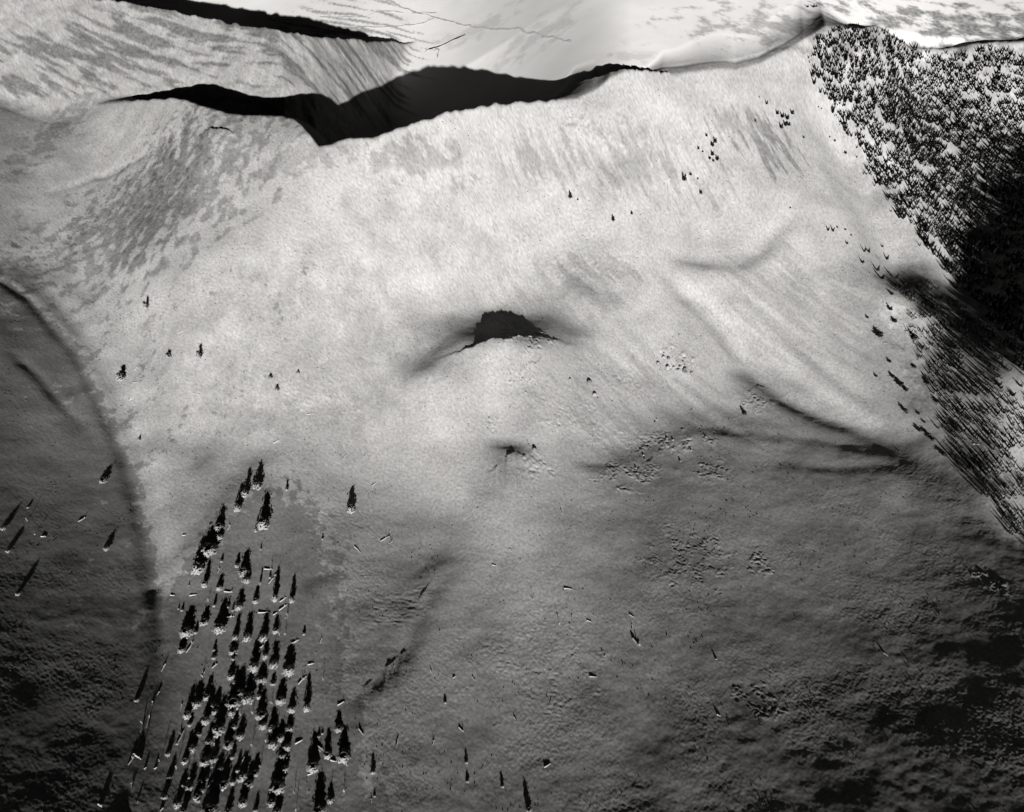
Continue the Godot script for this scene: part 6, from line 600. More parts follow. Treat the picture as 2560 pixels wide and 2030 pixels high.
const DARK_CONIFERS: Array = [
	[69.5, 846.3, 9.4, 4.6, "pointed conifer at the foot of the streaked ridge face", "conifers by the ridge face"],
	[78.1, 843.2, 2.5, 2.4, "tiny conifer right of the pointed one under the ridge face", "conifers by the ridge face"],
	[118.3, 814.6, 6.7, 4.5, "lone conifer on the pale bench below the ridge face", "conifers by the ridge face"],
	[140.6, 823.6, 3.7, 3.6, "squat conifer right of the lone one on the pale bench", "conifers by the ridge face"],
	[211.2, 888.9, 10.9, 5.7, "tallest conifer right of the streaked ridge face", "conifers by the ridge face"],
	[220.0, 898.1, 4.0, 3.8, "small conifer just right of the tallest one by the ridge face", "conifers by the ridge face"],
	[230.9, 874.9, 6.1, 3.8, "lone slim conifer below the tallest one by the ridge face", "conifers by the ridge face"],
	[228.6, 893.7, 2.5, 2.5, "dot sized conifer right of the tallest one by the ridge face", "conifers by the ridge face"],
	[245.2, 953.6, 4.3, 3.2, "small conifer in the clump high on the ridge face", "clump high on the ridge face"],
	[251.4, 940.0, 7.0, 4.5, "small conifer in the clump high on the ridge face", "clump high on the ridge face"],
	[255.5, 945.5, 7.3, 4.5, "small conifer in the clump high on the ridge face", "clump high on the ridge face"],
	[233.1, 934.1, 4.6, 3.2, "small conifer in the clump high on the ridge face", "clump high on the ridge face"],
	[238.0, 930.6, 2.5, 2.6, "small conifer in the clump high on the ridge face", "clump high on the ridge face"],
	[250.1, 926.7, 6.7, 4.5, "small conifer in the clump high on the ridge face", "clump high on the ridge face"],
	[255.3, 920.4, 7.0, 4.5, "small conifer in the clump high on the ridge face", "clump high on the ridge face"],
	[246.0, 921.2, 4.3, 3.2, "small conifer in the clump high on the ridge face", "clump high on the ridge face"],
	[250.3, 918.5, 3.4, 3.2, "small conifer in the clump high on the ridge face", "clump high on the ridge face"],
	[349.2, 1015.8, 6.7, 4.2, "conifer in the dark clump right of the ridge face", "dark clump right of the ridge face"],
	[350.7, 992.0, 7.3, 5.3, "conifer in the dark clump right of the ridge face", "dark clump right of the ridge face"],
	[357.9, 999.4, 7.3, 5.3, "conifer in the dark clump right of the ridge face", "dark clump right of the ridge face"],
	[363.0, 1001.7, 6.1, 4.1, "conifer in the dark clump right of the ridge face", "dark clump right of the ridge face"],
	[372.6, 1026.8, 6.7, 4.8, "conifer in the dark clump right of the ridge face", "dark clump right of the ridge face"],
	[355.7, 1012.8, 7.6, 5.4, "conifer in the dark clump right of the ridge face", "dark clump right of the ridge face"],
	[362.7, 1013.0, 7.3, 5.4, "conifer in the dark clump right of the ridge face", "dark clump right of the ridge face"],
	[335.8, 1026.7, 7.0, 3.0, "small scattered conifer on the pale slope left of the forest", "strays left of the forest"],
	[313.9, 989.4, 4.9, 2.3, "small scattered conifer on the pale slope left of the forest", "strays left of the forest"],
	[326.4, 1034.7, 1.9, 1.8, "small scattered conifer on the pale slope left of the forest", "strays left of the forest"],
	[381.7, 988.6, 3.7, 3.0, "small scattered conifer on the pale slope left of the forest", "strays left of the forest"],
	[454.4, 1014.4, 4.3, 4.3, "small scattered conifer on the pale slope left of the forest", "strays left of the forest"],
	[440.6, 1027.9, 3.7, 3.1, "small scattered conifer on the pale slope left of the forest", "strays left of the forest"],
	[433.2, 1030.2, 2.8, 2.5, "small scattered conifer on the pale slope left of the forest", "strays left of the forest"],
	[337.2, 854.9, 1.9, 2.2, "small scattered conifer on the pale slope left of the forest", "strays left of the forest"],
	[427.1, 1070.6, 1.6, 2.5, "small scattered conifer on the pale slope left of the forest", "strays left of the forest"],
	[421.7, 1069.9, 1.9, 2.5, "small scattered conifer on the pale slope left of the forest", "strays left of the forest"],
	[467.5, 1340.5, 5.2, 3.6, "conifer in the trio at the top edge of the pale slope", "trio at the top edge"],
	[478.1, 1344.0, 5.2, 4.3, "conifer in the trio at the top edge of the pale slope", "trio at the top edge"],
	[483.1, 1347.2, 4.3, 3.6, "conifer in the trio at the top edge of the pale slope", "trio at the top edge"],
	[377.1, 822.8, 6.1, 2.7, "slim conifer in the row on the ridge left of the forest", "row of slim conifers on the ridge"],
	[383.2, 822.6, 6.7, 2.7, "slim conifer in the row on the ridge left of the forest", "row of slim conifers on the ridge"],
	[390.1, 830.2, 2.5, 2.2, "slim conifer in the row on the ridge left of the forest", "row of slim conifers on the ridge"],
	[401.1, 830.7, 2.5, 2.7, "slim conifer in the row on the ridge left of the forest", "row of slim conifers on the ridge"],
	[397.1, 806.7, 3.7, 2.7, "slim conifer in the row on the ridge left of the forest", "row of slim conifers on the ridge"],
	[419.3, 803.3, 7.0, 3.2, "slim conifer in the row on the ridge left of the forest", "row of slim conifers on the ridge"],
	[428.9, 809.7, 3.4, 2.7, "slim conifer in the row on the ridge left of the forest", "row of slim conifers on the ridge"],
	[460.5, 843.6, 3.7, 2.8, "slim conifer in the row on the ridge left of the forest", "row of slim conifers on the ridge"],
	[407.5, 824.8, 2.5, 2.2, "slim conifer in the row on the ridge left of the forest", "row of slim conifers on the ridge"],
	[408.2, 776.7, 5.2, 3.7, "long shadowed conifer at the head of the brushy ridge", "head of the brushy ridge"],
	[427.9, 810.3, 6.4, 3.3, "long shadowed conifer at the head of the brushy ridge", "head of the brushy ridge"],
	[427.0, 773.0, 8.8, 4.2, "long shadowed conifer at the head of the brushy ridge", "head of the brushy ridge"],
	[424.7, 751.9, 7.6, 4.7, "long shadowed conifer at the head of the brushy ridge", "head of the brushy ridge"],
	[453.3, 773.6, 7.9, 4.8, "long shadowed conifer at the head of the brushy ridge", "head of the brushy ridge"],
	[460.9, 822.6, 7.3, 3.9, "long shadowed conifer at the head of the brushy ridge", "head of the brushy ridge"],
	[459.8, 762.6, 2.0, 5.3, "long shadowed conifer at the head of the brushy ridge", "head of the brushy ridge"],
	[459.6, 748.8, 2.0, 5.2, "long shadowed conifer at the head of the brushy ridge", "head of the brushy ridge"],
	[413.9, 693.0, 5.8, 4.4, "conifer in the loose line along the left border of the brushy forest", "loose line left of the brushy forest"],
	[422.0, 716.3, 3.1, 5.0, "conifer in the loose line along the left border of the brushy forest", "loose line left of the brushy forest"],
	[390.4, 690.1, 2.8, 3.5, "conifer in the loose line along the left border of the brushy forest", "loose line left of the brushy forest"],
	[395.7, 625.0, 3.1, 3.8, "conifer in the loose line along the left border of the brushy forest", "loose line left of the brushy forest"],
	[414.3, 611.5, 2.2, 5.8, "conifer in the loose line along the left border of the brushy forest", "loose line left of the brushy forest"],
	[393.2, 604.9, 4.0, 4.2, "conifer in the loose line along the left border of the brushy forest", "loose line left of the brushy forest"],
	[396.9, 592.0, 4.9, 6.9, "conifer in the loose line along the left border of the brushy forest", "loose line left of the brushy forest"],
	[399.0, 584.1, 3.4, 5.0, "conifer in the loose line along the left border of the brushy forest", "loose line left of the brushy forest"],
	[378.5, 609.7, 2.5, 3.3, "conifer in the loose line along the left border of the brushy forest", "loose line left of the brushy forest"],
	[389.6, 557.9, 3.7, 4.9, "conifer in the loose line along the left border of the brushy forest", "loose line left of the brushy forest"],
	[390.6, 554.1, 1.0, 2.2, "conifer in the loose line along the left border of the brushy forest", "loose line left of the brushy forest"],
	[399.2, 549.7, 1.9, 3.1, "conifer in the loose line along the left border of the brushy forest", "loose line left of the brushy forest"],
	[400.1, 537.8, 1.6, 3.5, "conifer in the loose line along the left border of the brushy forest", "loose line left of the brushy forest"],
	[393.6, 529.7, 3.4, 4.8, "conifer in the loose line along the left border of the brushy forest", "loose line left of the brushy forest"],
	[398.2, 521.0, 3.4, 5.6, "conifer in the loose line along the left border of the brushy forest", "loose line left of the brushy forest"],
	[399.2, 514.1, 2.2, 4.7, "conifer in the loose line along the left border of the brushy forest", "loose line left of the brushy forest"],
	[401.0, 493.0, 2.5, 6.3, "conifer in the loose line along the left border of the brushy forest", "loose line left of the brushy forest"],
	[413.8, 676.6, 4.0, 5.9, "conifer in the loose line along the left border of the brushy forest", "loose line left of the brushy forest"],
	[427.2, 650.7, 5.2, 8.1, "conifer in the loose line along the left border of the brushy forest", "loose line left of the brushy forest"],
	[418.9, 585.4, 4.0, 5.5, "conifer in the loose line along the left border of the brushy forest", "loose line left of the brushy forest"],
	[418.6, 558.9, 3.4, 5.3, "conifer in the loose line along the left border of the brushy forest", "loose line left of the brushy forest"],
	[395.4, 661.8, 6.4, 8.5, "biggest lone conifer between the pale slope and the brushy forest", "lone conifers on the middle slope"],
	[235.1, 566.5, 4.0, 5.0, "lone conifer by the scalloped patch on the middle slope", "lone conifers on the middle slope"],
]
const SNAGS: Array = [
	[-212.6, 348.8, 3.6, 0.21, 0.18, "bleached dead tree with bare forking limbs in the wooded tongue", "dead trees of the wooded tongue"],
	[-230.7, 324.6, 3.6, 0.01, -0.13, "bleached dead tree with bare forking limbs in the wooded tongue", "dead trees of the wooded tongue"],
	[-169.0, 312.4, 3.6, -0.31, -0.07, "bleached dead tree with bare forking limbs in the wooded tongue", "dead trees of the wooded tongue"],
	[-223.9, 447.3, 3.6, -0.06, -0.27, "bleached dead tree with bare forking limbs in the wooded tongue", "dead trees of the wooded tongue"],
	[-230.7, 435.2, 3.6, -0.32, 0.30, "bleached dead tree with bare forking limbs in the wooded tongue", "dead trees of the wooded tongue"],
	[-207.9, 404.9, 3.6, 0.11, -0.16, "bleached dead tree with bare forking limbs in the wooded tongue", "dead trees of the wooded tongue"],
	[-241.2, 388.4, 3.6, -0.05, 0.28, "bleached dead tree with bare forking limbs in the wooded tongue", "dead trees of the wooded tongue"],
	[-248.8, 351.8, 3.6, 0.28, 0.21, "bleached dead tree with bare forking limbs in the wooded tongue", "dead trees of the wooded tongue"],
	[-190.9, 356.5, 3.6, -0.08, -0.00, "bleached dead tree with bare forking limbs in the wooded tongue", "dead trees of the wooded tongue"],
	[-209.6, 343.9, 3.6, 0.12, -0.26, "bleached dead tree with bare forking limbs in the wooded tongue", "dead trees of the wooded tongue"],
	[-208.1, 320.5, 3.6, 0.04, -0.14, "bleached dead tree with bare forking limbs in the wooded tongue", "dead trees of the wooded tongue"],
	[-239.8, 298.9, 3.6, 0.27, -0.26, "bleached dead tree with bare forking limbs in the wooded tongue", "dead trees of the wooded tongue"],
	[-244.9, 371.7, 3.6, 0.13, 0.22, "bleached dead tree with bare forking limbs in the wooded tongue", "dead trees of the wooded tongue"],
	[-168.8, 313.9, 3.6, -0.19, 0.24, "bleached dead tree with bare forking limbs in the wooded tongue", "dead trees of the wooded tongue"],
	[-171.1, 297.0, 3.6, 0.26, -0.29, "bleached dead tree with bare forking limbs in the wooded tongue", "dead trees of the wooded tongue"],
	[-166.9, 297.7, 3.6, 0.15, -0.30, "bleached dead tree with bare forking limbs in the wooded tongue", "dead trees of the wooded tongue"],
	[-174.7, 234.4, 3.6, 0.00, -0.04, "bleached dead tree with bare forking limbs in the wooded tongue", "dead trees of the wooded tongue"],
	[-215.0, 209.8, 3.6, -0.21, -0.11, "bleached dead tree with bare forking limbs in the wooded tongue", "dead trees of the wooded tongue"],
	[-160.6, 197.7, 3.6, 0.21, -0.11, "bleached dead tree with bare forking limbs in the wooded tongue", "dead trees of the wooded tongue"],
	[-189.4, 196.1, 3.6, -0.25, 0.12, "bleached dead tree with bare forking limbs in the wooded tongue", "dead trees of the wooded tongue"],
	[-200.3, 187.4, 3.6, -0.04, 0.18, "bleached dead tree with bare forking limbs in the wooded tongue", "dead trees of the wooded tongue"],
	[-192.7, 210.4, 3.6, -0.19, -0.11, "bleached dead tree with bare forking limbs in the wooded tongue", "dead trees of the wooded tongue"],
	[-169.3, 211.5, 3.6, 0.21, 0.00, "bleached dead tree with bare forking limbs in the wooded tongue", "dead trees of the wooded tongue"],
	[-171.6, 280.5, 3.6, 0.00, -0.16, "bleached dead tree with bare forking limbs in the wooded tongue", "dead trees of the wooded tongue"],
	[-214.9, 260.2, 3.6, -0.34, 0.26, "bleached dead tree with bare forking limbs in the wooded tongue", "dead trees of the wooded tongue"],
	[-203.5, 205.2, 3.6, -0.29, 0.21, "bleached dead tree with bare forking limbs in the wooded tongue", "dead trees of the wooded tongue"],
	[-189.9, 245.7, 3.6, -0.09, 0.27, "bleached dead tree with bare forking limbs in the wooded tongue", "dead trees of the wooded tongue"],
	[-163.3, 242.5, 3.6, -0.07, 0.26, "bleached dead tree with bare forking limbs in the wooded tongue", "dead trees of the wooded tongue"],
	[-210.4, 193.6, 3.6, 0.04, -0.16, "bleached dead tree with bare forking limbs in the wooded tongue", "dead trees of the wooded tongue"],
	[-237.3, 200.9, 3.6, 0.17, 0.10, "bleached dead tree with bare forking limbs in the wooded tongue", "dead trees of the wooded tongue"],
	[-221.4, 197.6, 3.6, 0.13, -0.02, "bleached dead tree with bare forking limbs in the wooded tongue", "dead trees of the wooded tongue"],
	[-104.1, 181.1, 3.6, -0.19, 0.08, "bleached dead tree with bare forking limbs in the wooded tongue", "dead trees of the wooded tongue"],
	[-111.4, 174.4, 3.6, -0.28, 0.12, "bleached dead tree with bare forking limbs in the wooded tongue", "dead trees of the wooded tongue"],
	[-132.2, 170.7, 3.6, 0.09, -0.07, "bleached dead tree with bare forking limbs in the wooded tongue", "dead trees of the wooded tongue"],
	[-135.7, 182.2, 3.6, 0.21, -0.18, "bleached dead tree with bare forking limbs in the wooded tongue", "dead trees of the wooded tongue"],
	[-161.6, 214.8, 3.6, -0.08, 0.18, "bleached dead tree with bare forking limbs in the wooded tongue", "dead trees of the wooded tongue"],
	[-186.7, 230.4, 3.6, -0.08, 0.13, "bleached dead tree with bare forking limbs in the wooded tongue", "dead trees of the wooded tongue"],
	[-190.3, 222.7, 3.6, 0.08, 0.26, "bleached dead tree with bare forking limbs in the wooded tongue", "dead trees of the wooded tongue"],
	[-182.6, 232.9, 3.6, 0.34, 0.13, "bleached dead tree with bare forking limbs in the wooded tongue", "dead trees of the wooded tongue"],
	[-160.3, 242.5, 3.6, 0.22, -0.21, "bleached dead tree with bare forking limbs in the wooded tongue", "dead trees of the wooded tongue"],
	[-124.7, 209.2, 3.6, 0.15, 0.21, "bleached dead tree with bare forking limbs in the wooded tongue", "dead trees of the wooded tongue"],
	[-105.1, 198.2, 3.6, -0.07, 0.03, "bleached dead tree with bare forking limbs in the wooded tongue", "dead trees of the wooded tongue"],
	[-183.6, 267.1, 3.6, -0.01, 0.28, "bleached dead tree with bare forking limbs in the wooded tongue", "dead trees of the wooded tongue"],
	[-177.2, 275.5, 3.6, -0.13, -0.06, "bleached dead tree with bare forking limbs in the wooded tongue", "dead trees of the wooded tongue"],
	[-175.8, 252.3, 3.6, -0.35, -0.05, "bleached dead tree with bare forking limbs in the wooded tongue", "dead trees of the wooded tongue"],
	[-202.0, 181.7, 3.6, 0.09, 0.26, "bleached dead tree with bare forking limbs in the wooded tongue", "dead trees of the wooded tongue"],
	[-184.3, 208.4, 3.6, 0.30, -0.10, "bleached dead tree with bare forking limbs in the wooded tongue", "dead trees of the wooded tongue"],
	[-148.8, 235.4, 3.6, 0.34, -0.19, "bleached dead tree with bare forking limbs in the wooded tongue", "dead trees of the wooded tongue"],
	[-132.5, 261.2, 3.6, 0.05, 0.05, "thin standing white snag right of the wooded tongue", "lone dead trees"],
	[-402.2, 678.5, 3.6, -0.30, 0.10, "forked white snag left of the ragged upper pine", "lone dead trees"],
	[-400.3, 598.8, 3.6, 0.10, 0.20, "white dead limbs below the pine near the pale crest line", "lone dead trees"],
	[-345.0, 604.1, 3.6, 0.30, 0.10, "white dead limbs round the small pine on the pale slope", "lone dead trees"],
	[-313.3, 606.8, 3.6, -0.12, 0.00, "tall leaning white spire on the pale left slope", "lone dead trees"],
	[-289.6, 564.1, 3.6, -0.30, 0.00, "V shaped white snag on the middle of the pale slope", "lone dead trees"],
	[-271.1, 561.2, 3.6, 0.10, 0.10, "bushy white snag right of the V shaped snag", "lone dead trees"],
	[-214.6, 564.1, 3.6, 0.20, -0.10, "spreading white snag between the three round pines", "lone dead trees"],
	[-198.3, 566.0, 3.6, 0.10, 0.10, "faint white snag right of the three round pines", "lone dead trees"],
	[-381.1, 566.5, 3.6, 0.40, 0.10, "V shaped white snag beside the pale crest line", "lone dead trees"],
	[35.9, 309.0, 3.6, 0.15, 0.00, "bright white snag with a long black shadow on the lower middle slope", "lone dead trees"],
	[43.4, 419.4, 3.6, 0.10, 0.00, "white snag with two long thin shadows below the lower scarp", "lone dead trees"],
	[-397.3, 397.2, 3.6, 0.30, 0.20, "upper heap of white sticks near the left frame edge", "lone dead trees"],
	[-385.1, 383.1, 3.6, -0.40, 0.30, "lower heap of white sticks near the left frame edge", "lone dead trees"],
]
const LOGS: Array = [
	[-233.4, 279.9, -231.2, 289.7, 0.54, "bleached log lying on the ground in the lower wooded tongue", "logs of the lower wooded tongue"],
	[-211.2, 267.7, -208.7, 271.4, 0.54, "bleached log lying on the ground in the lower wooded tongue", "logs of the lower wooded tongue"],
	[-216.0, 260.2, -215.5, 265.1, 0.54, "bleached log lying on the ground in the lower wooded tongue", "logs of the lower wooded tongue"],
	[-161.1, 290.3, -156.5, 293.8, 0.54, "bleached log lying on the ground in the lower wooded tongue", "logs of the lower wooded tongue"],
	[-149.5, 257.6, -145.1, 264.2, 0.54, "bleached log lying on the ground in the lower wooded tongue", "logs of the lower wooded tongue"],
	[-215.9, 209.5, -214.8, 220.0, 0.54, "bleached log lying on the ground in the lower wooded tongue", "logs of the lower wooded tongue"],
	[-188.5, 183.5, -186.4, 189.4, 0.54, "bleached log lying on the ground in the lower wooded tongue", "logs of the lower wooded tongue"],
	[-149.5, 200.0, -144.5, 206.8, 0.54, "bleached log lying on the ground in the lower wooded tongue", "logs of the lower wooded tongue"],
	[-168.0, 223.4, -165.1, 228.9, 0.54, "bleached log lying on the ground in the lower wooded tongue", "logs of the lower wooded tongue"],
	[-173.2, 198.2, -172.0, 204.1, 0.54, "bleached log lying on the ground in the lower wooded tongue", "logs of the lower wooded tongue"],
	[-238.8, 193.7, -237.6, 199.8, 0.54, "bleached log lying on the ground in the lower wooded tongue", "logs of the lower wooded tongue"],
	[-230.8, 179.5, -231.6, 183.4, 0.54, "bleached log lying on the ground in the lower wooded tongue", "logs of the lower wooded tongue"],
	[-240.6, 216.0, -242.0, 224.2, 0.54, "bleached log lying on the ground in the lower wooded tongue", "logs of the lower wooded tongue"],
	[-237.8, 220.1, -239.8, 229.0, 0.54, "bleached log lying on the ground in the lower wooded tongue", "logs of the lower wooded tongue"],
	[-228.6, 191.7, -227.8, 193.2, 0.54, "bleached log lying on the ground in the lower wooded tongue", "logs of the lower wooded tongue"],
	[-223.0, 192.4, -221.7, 193.9, 0.54, "bleached log lying on the ground in the lower wooded tongue", "logs of the lower wooded tongue"],
	[-221.5, 234.7, -222.0, 239.1, 0.54, "bleached log lying on the ground in the lower wooded tongue", "logs of the lower wooded tongue"],
	[-152.7, 215.3, -150.1, 219.3, 0.54, "bleached log lying on the ground in the lower wooded tongue", "logs of the lower wooded tongue"],
	[-127.5, 213.4, -122.9, 209.8, 0.54, "bleached log lying on the ground in the lower wooded tongue", "logs of the lower wooded tongue"],
	[-142.3, 214.3, -138.0, 217.1, 0.54, "bleached log lying on the ground in the lower wooded tongue", "logs of the lower wooded tongue"],
	[-244.0, 167.7, -241.2, 166.0, 0.54, "bleached log lying on the ground in the lower wooded tongue", "logs of the lower wooded tongue"],
	[-210.1, 166.5, -208.9, 168.9, 0.54, "bleached log lying on the ground in the lower wooded tongue", "logs of the lower wooded tongue"],
	[-224.0, 169.4, -223.9, 171.3, 0.54, "bleached log lying on the ground in the lower wooded tongue", "logs of the lower wooded tongue"],
	[-201.5, 180.6, -203.2, 184.3, 0.54, "bleached log lying on the ground in the lower wooded tongue", "logs of the lower wooded tongue"],
	[-116.7, 203.0, -112.5, 201.6, 0.54, "bleached log lying on the ground in the lower wooded tongue", "logs of the lower wooded tongue"],
	[-241.3, 245.2, -240.9, 248.1, 0.54, "bleached log lying on the ground in the lower wooded tongue", "logs of the lower wooded tongue"],
	[-241.3, 236.8, -242.0, 240.5, 0.54, "bleached log lying on the ground in the lower wooded tongue", "logs of the lower wooded tongue"],
	[-237.3, 200.9, -232.7, 198.2, 0.54, "bleached log lying on the ground in the lower wooded tongue", "logs of the lower wooded tongue"],
	[-245.7, 264.5, -244.9, 270.8, 0.54, "bleached log lying on the ground in the lower wooded tongue", "logs of the lower wooded tongue"],
	[-183.9, 285.3, -180.7, 287.7, 0.54, "bleached log lying on the ground in the lower wooded tongue", "logs of the lower wooded tongue"],
	[-196.8, 289.8, -196.5, 292.9, 0.54, "bleached log lying on the ground in the lower wooded tongue", "logs of the lower wooded tongue"],
	[-235.6, 394.8, -234.2, 400.7, 0.51, "bleached log lying on the ground in the upper wooded tongue", "logs of the upper wooded tongue"],
	[-221.6, 334.4, -215.0, 334.3, 0.51, "bleached log lying on the ground in the upper wooded tongue", "logs of the upper wooded tongue"],
	[-190.1, 343.4, -187.5, 349.3, 0.51, "bleached log lying on the ground in the upper wooded tongue", "logs of the upper wooded tongue"],
	[-196.9, 357.7, -189.9, 357.3, 0.51, "bleached log lying on the ground in the upper wooded tongue", "logs of the upper wooded tongue"],
	[-187.3, 351.3, -184.8, 355.3, 0.51, "bleached log lying on the ground in the upper wooded tongue", "logs of the upper wooded tongue"],
	[-177.8, 326.8, -173.7, 331.2, 0.51, "bleached log lying on the ground in the upper wooded tongue", "logs of the upper wooded tongue"],
	[-176.6, 318.9, -171.7, 324.6, 0.51, "bleached log lying on the ground in the upper wooded tongue", "logs of the upper wooded tongue"],
	[-191.6, 316.4, -183.3, 317.1, 0.51, "bleached log lying on the ground in the upper wooded tongue", "logs of the upper wooded tongue"],
	[-180.0, 314.6, -177.2, 316.7, 0.51, "bleached log lying on the ground in the upper wooded tongue", "logs of the upper wooded tongue"],
	[-213.7, 311.2, -208.0, 312.3, 0.51, "bleached log lying on the ground in the upper wooded tongue", "logs of the upper wooded tongue"],
	[-247.7, 331.7, -241.7, 331.8, 0.51, "bleached log lying on the ground in the upper wooded tongue", "logs of the upper wooded tongue"],
	[-231.4, 351.2, -231.0, 355.7, 0.51, "bleached log lying on the ground in the upper wooded tongue", "logs of the upper wooded tongue"],
	[-264.3, 334.3, -260.3, 333.3, 0.51, "bleached log lying on the ground in the upper wooded tongue", "logs of the upper wooded tongue"],
	[-273.4, 393.1, -270.1, 393.0, 0.43, "bleached log on the open slope between wooded tongue and lower scarp", "logs on the open middle slope"],
	[-111.1, 397.1, -104.5, 403.7, 0.43, "bleached log on the open slope between wooded tongue and lower scarp", "logs on the open middle slope"],
	[-104.5, 403.7, -102.2, 395.4, 0.43, "bleached log on the open slope between wooded tongue and lower scarp", "logs on the open middle slope"],
	[-130.8, 387.3, -125.3, 382.1, 0.43, "bleached log on the open slope between wooded tongue and lower scarp", "logs on the open middle slope"],
	[-165.1, 415.9, -165.2, 420.0, 0.43, "bleached log on the open slope between wooded tongue and lower scarp", "logs on the open middle slope"],
	[-155.4, 484.7, -152.9, 490.4, 0.43, "bleached log on the open slope between wooded tongue and lower scarp", "logs on the open middle slope"],
	[-219.7, 498.9, -215.2, 501.2, 0.43, "bleached log on the open slope between wooded tongue and lower scarp", "logs on the open middle slope"],
	[-126.7, 459.7, -123.3, 464.4, 0.43, "bleached log on the open slope between wooded tongue and lower scarp", "logs on the open middle slope"],
	[-145.9, 273.4, -141.5, 274.7, 0.46, "bleached log among the outliers right of the wooded tongue", "logs right of the wooded tongue"],
	[-140.8, 290.9, -140.2, 295.4, 0.46, "bleached log among the outliers right of the wooded tongue", "logs right of the wooded tongue"],
	[-119.0, 241.3, -114.8, 244.0, 0.46, "bleached log among the outliers right of the wooded tongue", "logs right of the wooded tongue"],
	[-101.3, 223.3, -97.7, 219.0, 0.46, "bleached log among the outliers right of the wooded tongue", "logs right of the wooded tongue"],
	[-129.9, 193.7, -126.2, 194.9, 0.46, "bleached log among the outliers right of the wooded tongue", "logs right of the wooded tongue"],
	[-86.1, 173.8, -86.1, 176.6, 0.46, "bleached log among the outliers right of the wooded tongue", "logs right of the wooded tongue"],
	[-75.3, 211.0, -74.7, 217.9, 0.46, "bleached log among the outliers right of the wooded tongue", "logs right of the wooded tongue"],
	[-362.7, 404.5, -359.6, 410.3, 0.49, "single short white log alone on the dark left slope", "lone logs"],
	[-380.5, 382.3, -376.8, 382.8, 0.49, "short log beside the lower heap of white sticks", "lone logs"],
	[-383.9, 589.4, -374.4, 586.3, 0.41, "thin white log on the pale upper left slope", "logs on the pale upper left slope"],
	[-387.5, 606.1, -385.3, 610.1, 0.41, "thin white log on the pale upper left slope", "logs on the pale upper left slope"],
	[-318.8, 582.1, -319.3, 588.5, 0.41, "thin white log on the pale upper left slope", "logs on the pale upper left slope"],
	[-299.8, 581.1, -301.4, 587.5, 0.41, "thin white log on the pale upper left slope", "logs on the pale upper left slope"],
	[-339.8, 627.9, -331.5, 628.4, 0.41, "thin white log on the pale upper left slope", "logs on the pale upper left slope"],
	[-372.2, 685.9, -361.7, 681.5, 0.41, "thin white log on the pale upper left slope", "logs on the pale upper left slope"],
	[-248.1, 586.7, -246.6, 592.7, 0.41, "thin white log on the pale upper left slope", "logs on the pale upper left slope"],
	[-194.1, 530.6, -187.4, 531.8, 0.41, "thin white log on the pale upper left slope", "logs on the pale upper left slope"],
	[-220.9, 498.7, -216.0, 502.3, 0.41, "thin white log on the pale upper left slope", "logs on the pale upper left slope"],
	[-308.9, 556.2, -301.7, 555.2, 0.41, "thin white log on the pale upper left slope", "logs on the pale upper left slope"],
	[-381.3, 567.4, -376.7, 570.9, 0.41, "thin white log on the pale upper left slope", "logs on the pale upper left slope"],
	[88.5, 293.3, 91.8, 285.1, 0.81, "largest bleached log, lying alone on the lower right slope", "lone logs"],
	[40.7, 342.5, 47.3, 341.2, 0.38, "thin bleached log on the bare lower middle slope", "logs on the lower middle slope"],
	[88.6, 314.8, 92.0, 311.4, 0.38, "thin bleached log on the bare lower middle slope", "logs on the lower middle slope"],
	[54.8, 264.5, 60.1, 263.7, 0.38, "thin bleached log on the bare lower middle slope", "logs on the lower middle slope"],
	[24.2, 249.7, 26.5, 241.7, 0.38, "thin bleached log on the bare lower middle slope", "logs on the lower middle slope"],
	[1.4, 235.6, 3.4, 231.6, 0.38, "thin bleached log on the bare lower middle slope", "logs on the lower middle slope"],
	[-35.6, 227.1, -32.3, 223.9, 0.38, "thin bleached log on the bare lower middle slope", "logs on the lower middle slope"],
	[20.7, 199.0, 24.7, 201.3, 0.38, "thin bleached log on the bare lower middle slope", "logs on the lower middle slope"],
	[56.5, 312.1, 60.2, 309.9, 0.38, "thin bleached log on the bare lower middle slope", "logs on the lower middle slope"],
	[65.5, 284.4, 66.3, 279.3, 0.38, "thin bleached log on the bare lower middle slope", "logs on the lower middle slope"],
	[15.1, 344.0, 15.8, 332.5, 0.38, "thin bleached log on the bare lower middle slope", "logs on the lower middle slope"],
	[-58.1, 270.8, -57.0, 267.9, 0.38, "thin bleached log on the bare lower middle slope", "logs on the lower middle slope"],
	[-42.0, 264.9, -40.2, 266.4, 0.38, "thin bleached log on the bare lower middle slope", "logs on the lower middle slope"],
	[-28.1, 266.7, -26.5, 263.7, 0.38, "thin bleached log on the bare lower middle slope", "logs on the lower middle slope"],
	[-54.3, 305.2, -53.6, 302.2, 0.38, "thin bleached log on the bare lower middle slope", "logs on the lower middle slope"],
	[-52.1, 213.2, -51.3, 216.9, 0.38, "thin bleached log on the bare lower middle slope", "logs on the lower middle slope"],
	[-66.7, 231.0, -67.3, 235.4, 0.38, "thin bleached log on the bare lower middle slope", "logs on the lower middle slope"],
	[-16.1, 368.4, -12.6, 367.0, 0.38, "thin bleached log on the bare lower middle slope", "logs on the lower middle slope"],
	[-2.2, 382.9, -0.1, 380.7, 0.38, "thin bleached log on the bare lower middle slope", "logs on the lower middle slope"],
	[45.6, 316.9, 45.6, 311.0, 0.38, "thin bleached log on the bare lower middle slope", "logs on the lower middle slope"],
	[88.9, 301.6, 89.6, 305.3, 0.38, "thin bleached log on the bare lower middle slope", "logs on the lower middle slope"],
	[113.2, 292.3, 113.5, 295.3, 0.38, "thin bleached log on the bare lower middle slope", "logs on the lower middle slope"],
